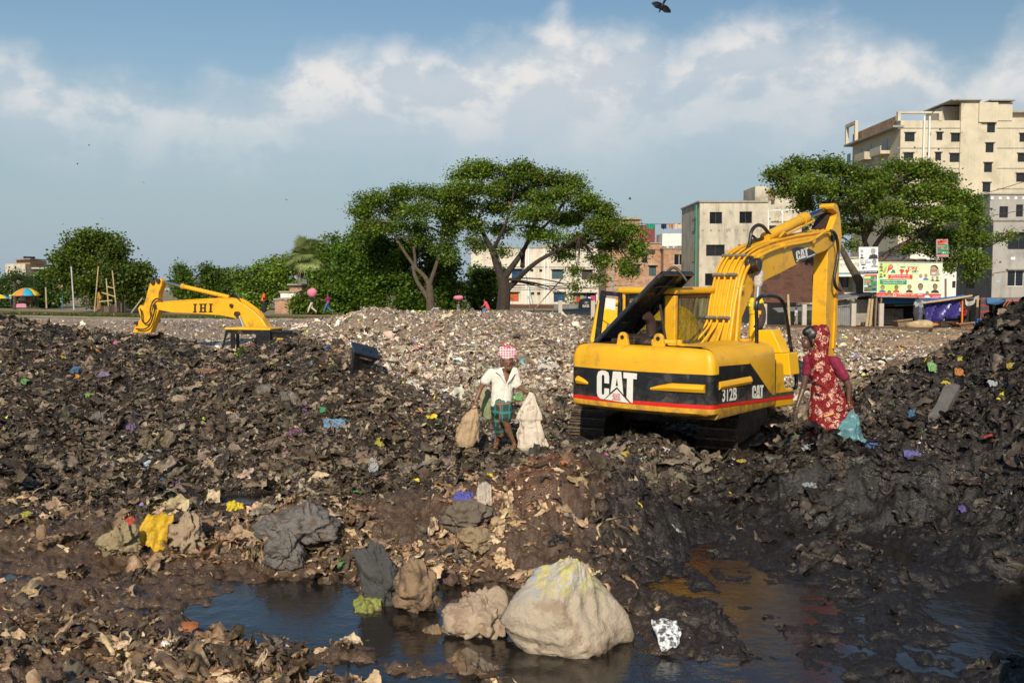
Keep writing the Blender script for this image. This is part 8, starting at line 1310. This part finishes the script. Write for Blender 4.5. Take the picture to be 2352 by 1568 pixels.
def refuse(kind, name, label, cat, box, mat, seed=1, tilt=50, yaw=0, roll=0, curl=.35, n=20, group=None, sink=.12, depth=.6, Yoff=0.0, peak=.38):
    "box: left, top, right, bottom in the photo; stands where that line of sight meets the ground"
    x0, y0, x1, y1 = box; c, Y = hit((x0 + x1) / 2, y1 - .25 * (y1 - y0)); s = K * Y; w_, h_ = (x1 - x0) * s / 2, (y1 - y0) * s / 2; base, Yb = hit((x0 + x1) / 2, min(y1, 1566)); o_ = P((x0 + x1) / 2, y1, Yb + Yoff)
    if kind == 'sheet':
        tilt = min(tilt, 42); V = crumple(n, seed, min(2.2, h_ / w_ / math.sin(R(tilt + 16))), curl) * w_; ab_ = np.clip(1 - (V[:, 0] / w_) ** 2, 0, 1) * np.clip(1 - (V[:, 1] / max(1e-3, np.abs(V[:, 1]).max())) ** 2, 0, 1); V[:, 2] += .32 * w_ * ab_; t = R(tilt); Rm = np.array(Matrix.Rotation(R(yaw), 3, 'Z') @ Matrix.Rotation(t, 3, 'X') @ Matrix.Rotation(R(roll), 3, 'Y')); V = V @ Rm.T; V[:, 2] += h_ * .9 - sink * h_ - .1 * w_
        F_ = grid_f(n); o = rawmesh(name, V, F_, mat, smooth=True); sol = o.modifiers.new('thick', 'SOLIDIFY'); sol.thickness = .006; sol.offset = 0
    else:
        r = np.random.default_rng(seed); nn, mm = 96, 60; th = np.linspace(0, math.pi, mm)[:, None]; ph = np.linspace(0, 2 * math.pi, nn, endpoint=False)[None]; d_ = np.stack([np.sin(th) * np.cos(ph), np.sin(th) * np.sin(ph), np.cos(th) * np.ones_like(ph)], -1)
        q_ = d_ * 1.4 + seed * 3.1 + 20; f = 1 + curl * 1.5 * (fbm(q_[..., 0] * 1.3 + q_[..., 1] * .7, q_[..., 2] * 1.3 - q_[..., 1] * .5, 3, .6, True) - .55) + min(curl, .35) * .42 * (fbm(q_[..., 0] * 3 - q_[..., 1] * 2, q_[..., 2] * 1.6 + q_[..., 1] * 3, 4, .55, True) - .55)
        pn = r.normal(0, 1, (15, 3)); pn /= np.linalg.norm(pn, axis=1, keepdims=True); hh_ = r.uniform(.72, 1.0, 15); dt = np.clip(d_ @ pn.T, .12, None); rf = (1 / np.power(np.sum(np.power(dt / hh_, 26), -1), 1 / 26)); f = f * (.25 + .75 * np.clip(rf, .6, 1.25)); tp_ = 1 - peak * (.6 if peak < .5 else 1) * np.clip(d_[..., 2], -1, 1); V = d_ * f[..., None] * np.stack([w_ * tp_, w_ * depth * tp_, h_ * np.ones_like(tp_)], -1); V[..., 2] += h_ * (1 - sink); Rm = np.array(Matrix.Rotation(R(yaw), 3, 'Z') @ Matrix.Rotation(R(roll), 3, 'Y')); V = (V.reshape(-1, 3)) @ Rm.T
        i = np.arange(mm * nn).reshape(mm, nn); F_ = np.stack([i[:-1], np.roll(i[:-1], -1, 1), np.roll(i[1:], -1, 1), i[1:]], -1).reshape(-1, 4)[:, ::-1]; o = rawmesh(name, V, F_, mat, smooth=True)
    o.location = o_; return tag(o, label, cat, group)
def pl(name, col, rough=.45, mud=(.085, .055, .034), amt=.35, sc=9, **kw): return pm(name, col, rough, .3, 8, dirt=mud, dirtamt=amt, dirtscale=sc, bump=.5, bscale=40, **kw)
TAN = (.26, .17, .095)
def printed_sack():
    m = pm('printed_tan_sack', (.44, .36, .265), .75, .2, 3, dirt=(.28, .205, .14), dirtamt=.40, dirtscale=4, bump=.6, bscale=22); t = m.node_tree; q = NT(t); b = t.nodes['Principled BSDF']; old = b.inputs['Base Color'].links[0].from_socket; vec = q.n('ShaderNodeTexCoord').outputs['Object']; sp_ = q.n('ShaderNodeSeparateXYZ'); t.links.new(vec, sp_.inputs[0])
    zz = q.m('ADD', sp_.outputs[2], q.m('MULTIPLY', q.noise(vec, 5, 4), .30)); msk = q.m('MULTIPLY', q.m('MULTIPLY', q.ss(zz, .62, .80), q.ss(q.noise(vec, 13, 5, .75), .42, .60)), .75); pc = q.mix(q.m('GREATER_THAN', q.noise(vec, 8, 2), .50), (.50, .48, .07), (.46, .46, .40)); pc = q.mix(q.m('LESS_THAN', q.m('ADD', sp_.outputs[0], q.m('MULTIPLY', q.noise(vec, 9, 2), .3)), -.02), pc, (.26, .33, .38)); t.links.new(q.mix(msk, old, pc), b.inputs['Base Color']); return m
refuse('bag', 'sack', 'large tan mud coated sack with faded yellow print, sunk in the foreground puddle', 'sack', (1182, 1268, 1392, 1498), printed_sack(), 4, curl=.20, depth=.8, sink=.16, roll=7, peak=.66)
refuse('bag', 'cloth_heap', 'pale tan cloth bundle pressed against the left of the large printed sack', 'cloth', (1045, 1350, 1160, 1472), pl('tan_cloth_a', (.40, .30, .21), .85, (.24, .16, .10), .4), 9, curl=.6, depth=.8)
refuse('bag', 'mud_clod', 'rounded tan clod at the water edge, left of the pale tan cloth bundle', 'clod', (975, 1435, 1030, 1480), pl('tan_clod', TAN, .85, amt=.5), 12, curl=.5, group='clods in the foreground')
refuse('bag', 'mud_clod', 'tall tan clod between the black cloth strip and the printed sack', 'clod', (912, 1290, 1000, 1400), pl('tan_clod', TAN, .85, amt=.5), 15, curl=.5, depth=.7, group='clods in the foreground')
refuse('bag', 'plastic_sheet', 'big grey plastic sheet wrinkled over a hump, behind the yellow bag', 'plastic sheet', (610, 1148, 765, 1235), pl('grey_plastic', (.150, .130, .115), .4, amt=.4), 21, curl=.5, depth=.8, sink=.3)
refuse('bag', 'plastic_bag', 'grey crumpled bag hanging below the big grey plastic sheet', 'bag', (615, 1215, 690, 1295), pl('grey_plastic_b', (.13, .115, .10), .4, amt=.25), 22, curl=.6, depth=.6)
refuse('bag', 'black_cloth', 'limp charcoal cloth strip hanging in pleats above the foreground puddle', 'cloth', (842, 1245, 922, 1395), pl('charcoal_cloth', (.055, .052, .05), .7, amt=.12), 26, curl=.6, depth=.55, roll=-8)
refuse('sheet', 'plastic_bag', 'bright yellow plastic bag torn open on the left foreground litter', 'bag', (312, 1170, 388, 1250), pl('yellow_bag', (.66, .40, .012), .45, amt=.3, mud=(.4, .22, .03)), 31, 62, curl=.32, n=24)
refuse('sheet', 'plastic_scrap', 'magenta scrap under the bright yellow plastic bag', 'scrap', (325, 1222, 355, 1252), pl('magenta_scrap', (.22, .02, .12), .45, amt=.2), 33, 60)
refuse('sheet', 'plastic_scrap', 'red scrap just left of the bright yellow plastic bag', 'scrap', (282, 1178, 312, 1210), pl('red_scrap', (.50, .05, .03), .5, amt=.3), 34, 60)
refuse('bag', 'cloth_heap', 'olive tan cloth lump left of the bright yellow plastic bag', 'cloth', (238, 1200, 320, 1268), pl('olive_tan', (.30, .23, .12), .85, amt=.3), 35, curl=.7, depth=.7)
refuse('bag', 'cloth_heap', 'pale buff cloth lump right of the bright yellow plastic bag', 'cloth', (385, 1185, 470, 1262), pl('pale_buff', (.36, .26, .165), .8, amt=.3), 36, curl=.7, depth=.7)
refuse('sheet', 'food_packet', 'yellow and orange packet by the narrow puddle behind the yellow bag', 'packet', (512, 1142, 564, 1178), pl('lemon_packet', (.66, .50, .012), .35, amt=.4, mud=(.5, .10, .03)), 41, 45, roll=25)
refuse('sheet', 'foam_sheet', 'white speckled foam sheet beside the right hand puddle', 'foam sheet', (1500, 1412, 1572, 1475), pm('speckled_foam', (.66, .70, .70), .7, .1, 9, dirt=(.05, .04, .03), dirtamt=.62, dirtscale=26), 43, 50, curl=.15, n=16)
refuse('sheet', 'plastic_scrap', 'violet blue plastic scrap on the red earth hump in the middle', 'scrap', (1035, 1120, 1096, 1152), pl('violet_blue', (.09, .09, .34), .35, amt=.4), 45, 45)
refuse('sheet', 'paper_scrap', 'pale triangular scrap standing beside the violet blue plastic scrap', 'scrap', (1092, 1102, 1134, 1158), pl('pale_scrap', (.50, .42, .33), .7, amt=.35), 46, 65)
refuse('bag', 'cloth_heap', 'grey brown twisted cloth below the violet blue plastic scrap', 'cloth', (1020, 1150, 1115, 1215), pl('greybrown_cloth', (.15, .115, .085), .8, amt=.35), 47, curl=.75, depth=.7)
refuse('bag', 'cloth_heap', 'tan package with worn yellow corner in front of the dark middle heap', 'package', (1060, 1205, 1135, 1262), pl('tan_package', (.30, .215, .12), .8, amt=.35), 48, curl=.45, depth=.7)
refuse('sheet', 'plastic_scrap', 'yellow green printed scrap floating at the edge of the foreground puddle', 'scrap', (812, 1362, 872, 1412), pl('yellowgreen_print', (.28, .30, .06), .5, amt=.6), 49, 30)
refuse('sheet', 'plastic_scrap', 'green and pink printed scrap between the yellow bag and the charcoal cloth', 'scrap', (768, 1272, 802, 1308), pl('green_print', (.07, .26, .08), .4, amt=.3, mud=(.5, .25, .3)), 50, 60)
refuse('sheet', 'sandal_sole', 'orange worn sole lying flat by the foreground puddle', 'sole', (405, 1425, 458, 1446), pl('orange_sole', (.42, .13, .04), .7, amt=.2), 51, 12, curl=.08)
LITTER = [((36, 862, 76, 882), (.08, .42, .06), 'bright green bag scrap at the far left on the dark heap'), ((192, 896, 218, 914), (.22, .50, .05), 'lime green scrap low on the dark heap, nearest to the tan strip'), ((222, 848, 252, 868), (.25, .18, .32), 'lilac crumpled bag high on the dark heap'), ((438, 838, 512, 858), (.42, .20, .11), 'long pinkish tan strip lying across the dark heap'), ((162, 835, 188, 858), (.04, .17, .38), 'small blue and white packet on the dark heap beside the lilac bag'), ((732, 926, 752, 946), (.03, .40, .12), 'emerald green scrap on the right shoulder of the dark heap'), ((738, 950, 796, 980), (.20, .40, .62), 'light blue printed bag on the right shoulder of the dark heap'), ((856, 992, 898, 1022), (.62, .52, .02), 'crinkled yellow bag below the light blue printed bag'), ((276, 960, 316, 988), (.20, .10, .26), 'purple scrap in the middle of the dark heap'), ((655, 975, 705, 1000), (.22, .06, .14), 'maroon scrap near the foot of the dark heap'), ((205, 935, 245, 980), (.15, .13, .115), 'round grey bag standing on the brown earth of the dark heap'), ((580, 865, 625, 905), (.20, .165, .12), 'large grey tan bag flapping on top of the dark heap'), ((640, 885, 690, 925), (.16, .14, .10), 'draped grey green bag on top of the dark heap'), ((845, 1045, 868, 1085), (.55, .55, .56), 'small white carton on the mud before the walking man'),
          ((38, 1165, 82, 1190), (.55, .50, .03), 'yellow scrap at the left edge by the narrow puddle'), ((2186, 834, 2216, 864), (.80, .28, .02), 'bright orange packet near the top of the right hand heap'), ((2160, 864, 2194, 890), (.78, .60, .02), 'bright yellow packet just below the orange one'), ((2192, 812, 2228, 832), (.70, .62, .02), 'yellow scrap just above the orange packet'), ((2130, 822, 2154, 852), (.30, .62, .18), 'light green packet with white on top, left of the orange packet'), ((2312, 824, 2334, 848), (.60, .46, .02), 'small yellow packet near the picture edge on the right hand heap'), ((2262, 866, 2300, 888), (.60, .64, .68), 'white foil sheet on the shaded part of the right hand heap'), ((2074, 1022, 2122, 1050), (.16, .14, .50), 'violet and gold packet on the front of the right hand heap'), ((1985, 1010, 2018, 1030), (.04, .14, .45), 'blue scrap at the crest before the teal bag'), ((1826, 1012, 1900, 1034), (.55, .57, .58), 'white flecked sheet at the feet of the woman in the sari'), ((1940, 888, 1964, 930), (.40, .17, .13), 'pale pink rag hanging behind the woman in the sari'), ((1918, 936, 1965, 985), (.20, .145, .10), 'brown cloth bundle below the pale pink rag'), ((2085, 930, 2104, 958), (.03, .16, .34), 'blue foil scrap beside the grey plank'), ((2195, 1150, 2230, 1175), (.10, .06, .30), 'small dark violet packet low on the right hand heap'), ((1690, 1050, 1720, 1062), (.62, .44, .03), 'yellow twist of plastic in front of the right track'), ((1745, 968, 1772, 990), (.72, .26, .04), 'orange packet resting on the right track'), ((1835, 1100, 1880, 1118), (.40, .46, .48), 'pale blue white wrapper on the wet mud below the woman'), ((1425, 1030, 1450, 1050), (.66, .48, .02), 'yellow flower like scrap on the hump between the tracks'), ((1280, 1052, 1320, 1066), (.70, .22, .04), 'orange scrap before the left track')]
for i, (bx_, c_, lb) in enumerate(LITTER):
    mx_ = (bx_[0] + bx_[2]) / 2; bx_ = (mx_ + (bx_[0] - mx_) * .82, bx_[3] - (bx_[3] - bx_[1]) * .8, mx_ + (bx_[2] - mx_) * .82, bx_[3])
    big = (bx_[2] - bx_[0]) > 45 or 'bag' in lb or 'bundle' in lb
    refuse('bag' if any(w_ in lb for w_ in ('round grey', 'lilac', 'bundle', 'carton')) else 'sheet', 'plastic_scrap' if 'scrap' in lb or 'strip' in lb else 'bag' if 'bag' in lb else 'packet' if 'packet' in lb else 'refuse_piece', lb, 'rag' if 'rag' in lb else 'bag' if 'bag' in lb else 'packet' if 'packet' in lb else 'scrap' if 'scrap' in lb or 'strip' in lb else 'refuse', bx_, pl('scrap_%d' % i, tuple(v * .6 + .03 for v in c_), .4, amt=.42, sc=14), 70 + i, 48, curl=.42, n=22, yaw=(i * 37) % 50 - 25)
mb = MB(); c_, Y_ = hit(2165, 960); a = P(2150, 962, Y_); b = P(2186, 893, Y_ + .4); mb.loft([[p_ + Vector((.10 * w_ * u, 0, .07 * w_ * v)) for u, v in ((-1, -1), (1, -1), (1.1, .6), (.2, 1), (-1, .7))] for p_, w_ in ((a, 1.1), (a.lerp(b, .35), .9), (a.lerp(b, .7), 1.0), (b, 1.1), (b + Vector((.04, .02, .04)), .5))]); oo = mb.build('plank', pm('grey_wood', (.115, .105, .10), .8, .35, 8, bump=.5), smooth=True, bevel=.01); tag(oo, 'weathered grey plank end sticking up from the right hand heap', 'plank')
# unseen mound added beyond the right edge to shade the right foreground
mx, my = np.meshgrid(np.linspace(-1, 1, 60), np.linspace(-1, 1, 60)); hz = np.clip(1 - mx ** 2, 0, 1) * np.clip(1 - my ** 2, 0, 1); hx, hy = 4.55 + mx * 1.75 + .0 * my, 3.1 + my * 2.6
SHADE_H = 4.3
hzz = -.45 + SHADE_H * hz ** .6 + (fbm(hx * 2, hy * 2, 4, .6, True) - .5) * .5 * (hz > .02)
keep_ = (hx / np.maximum(hy, .1)); rawmesh('shade_mound', np.stack([hx, hy, hzz], -1).reshape(-1, 3), grid_f(60), m_soil, cols=np.tile(np.array([.03, .025, .02]), (3600, 1)), smooth=True, kind='structure')
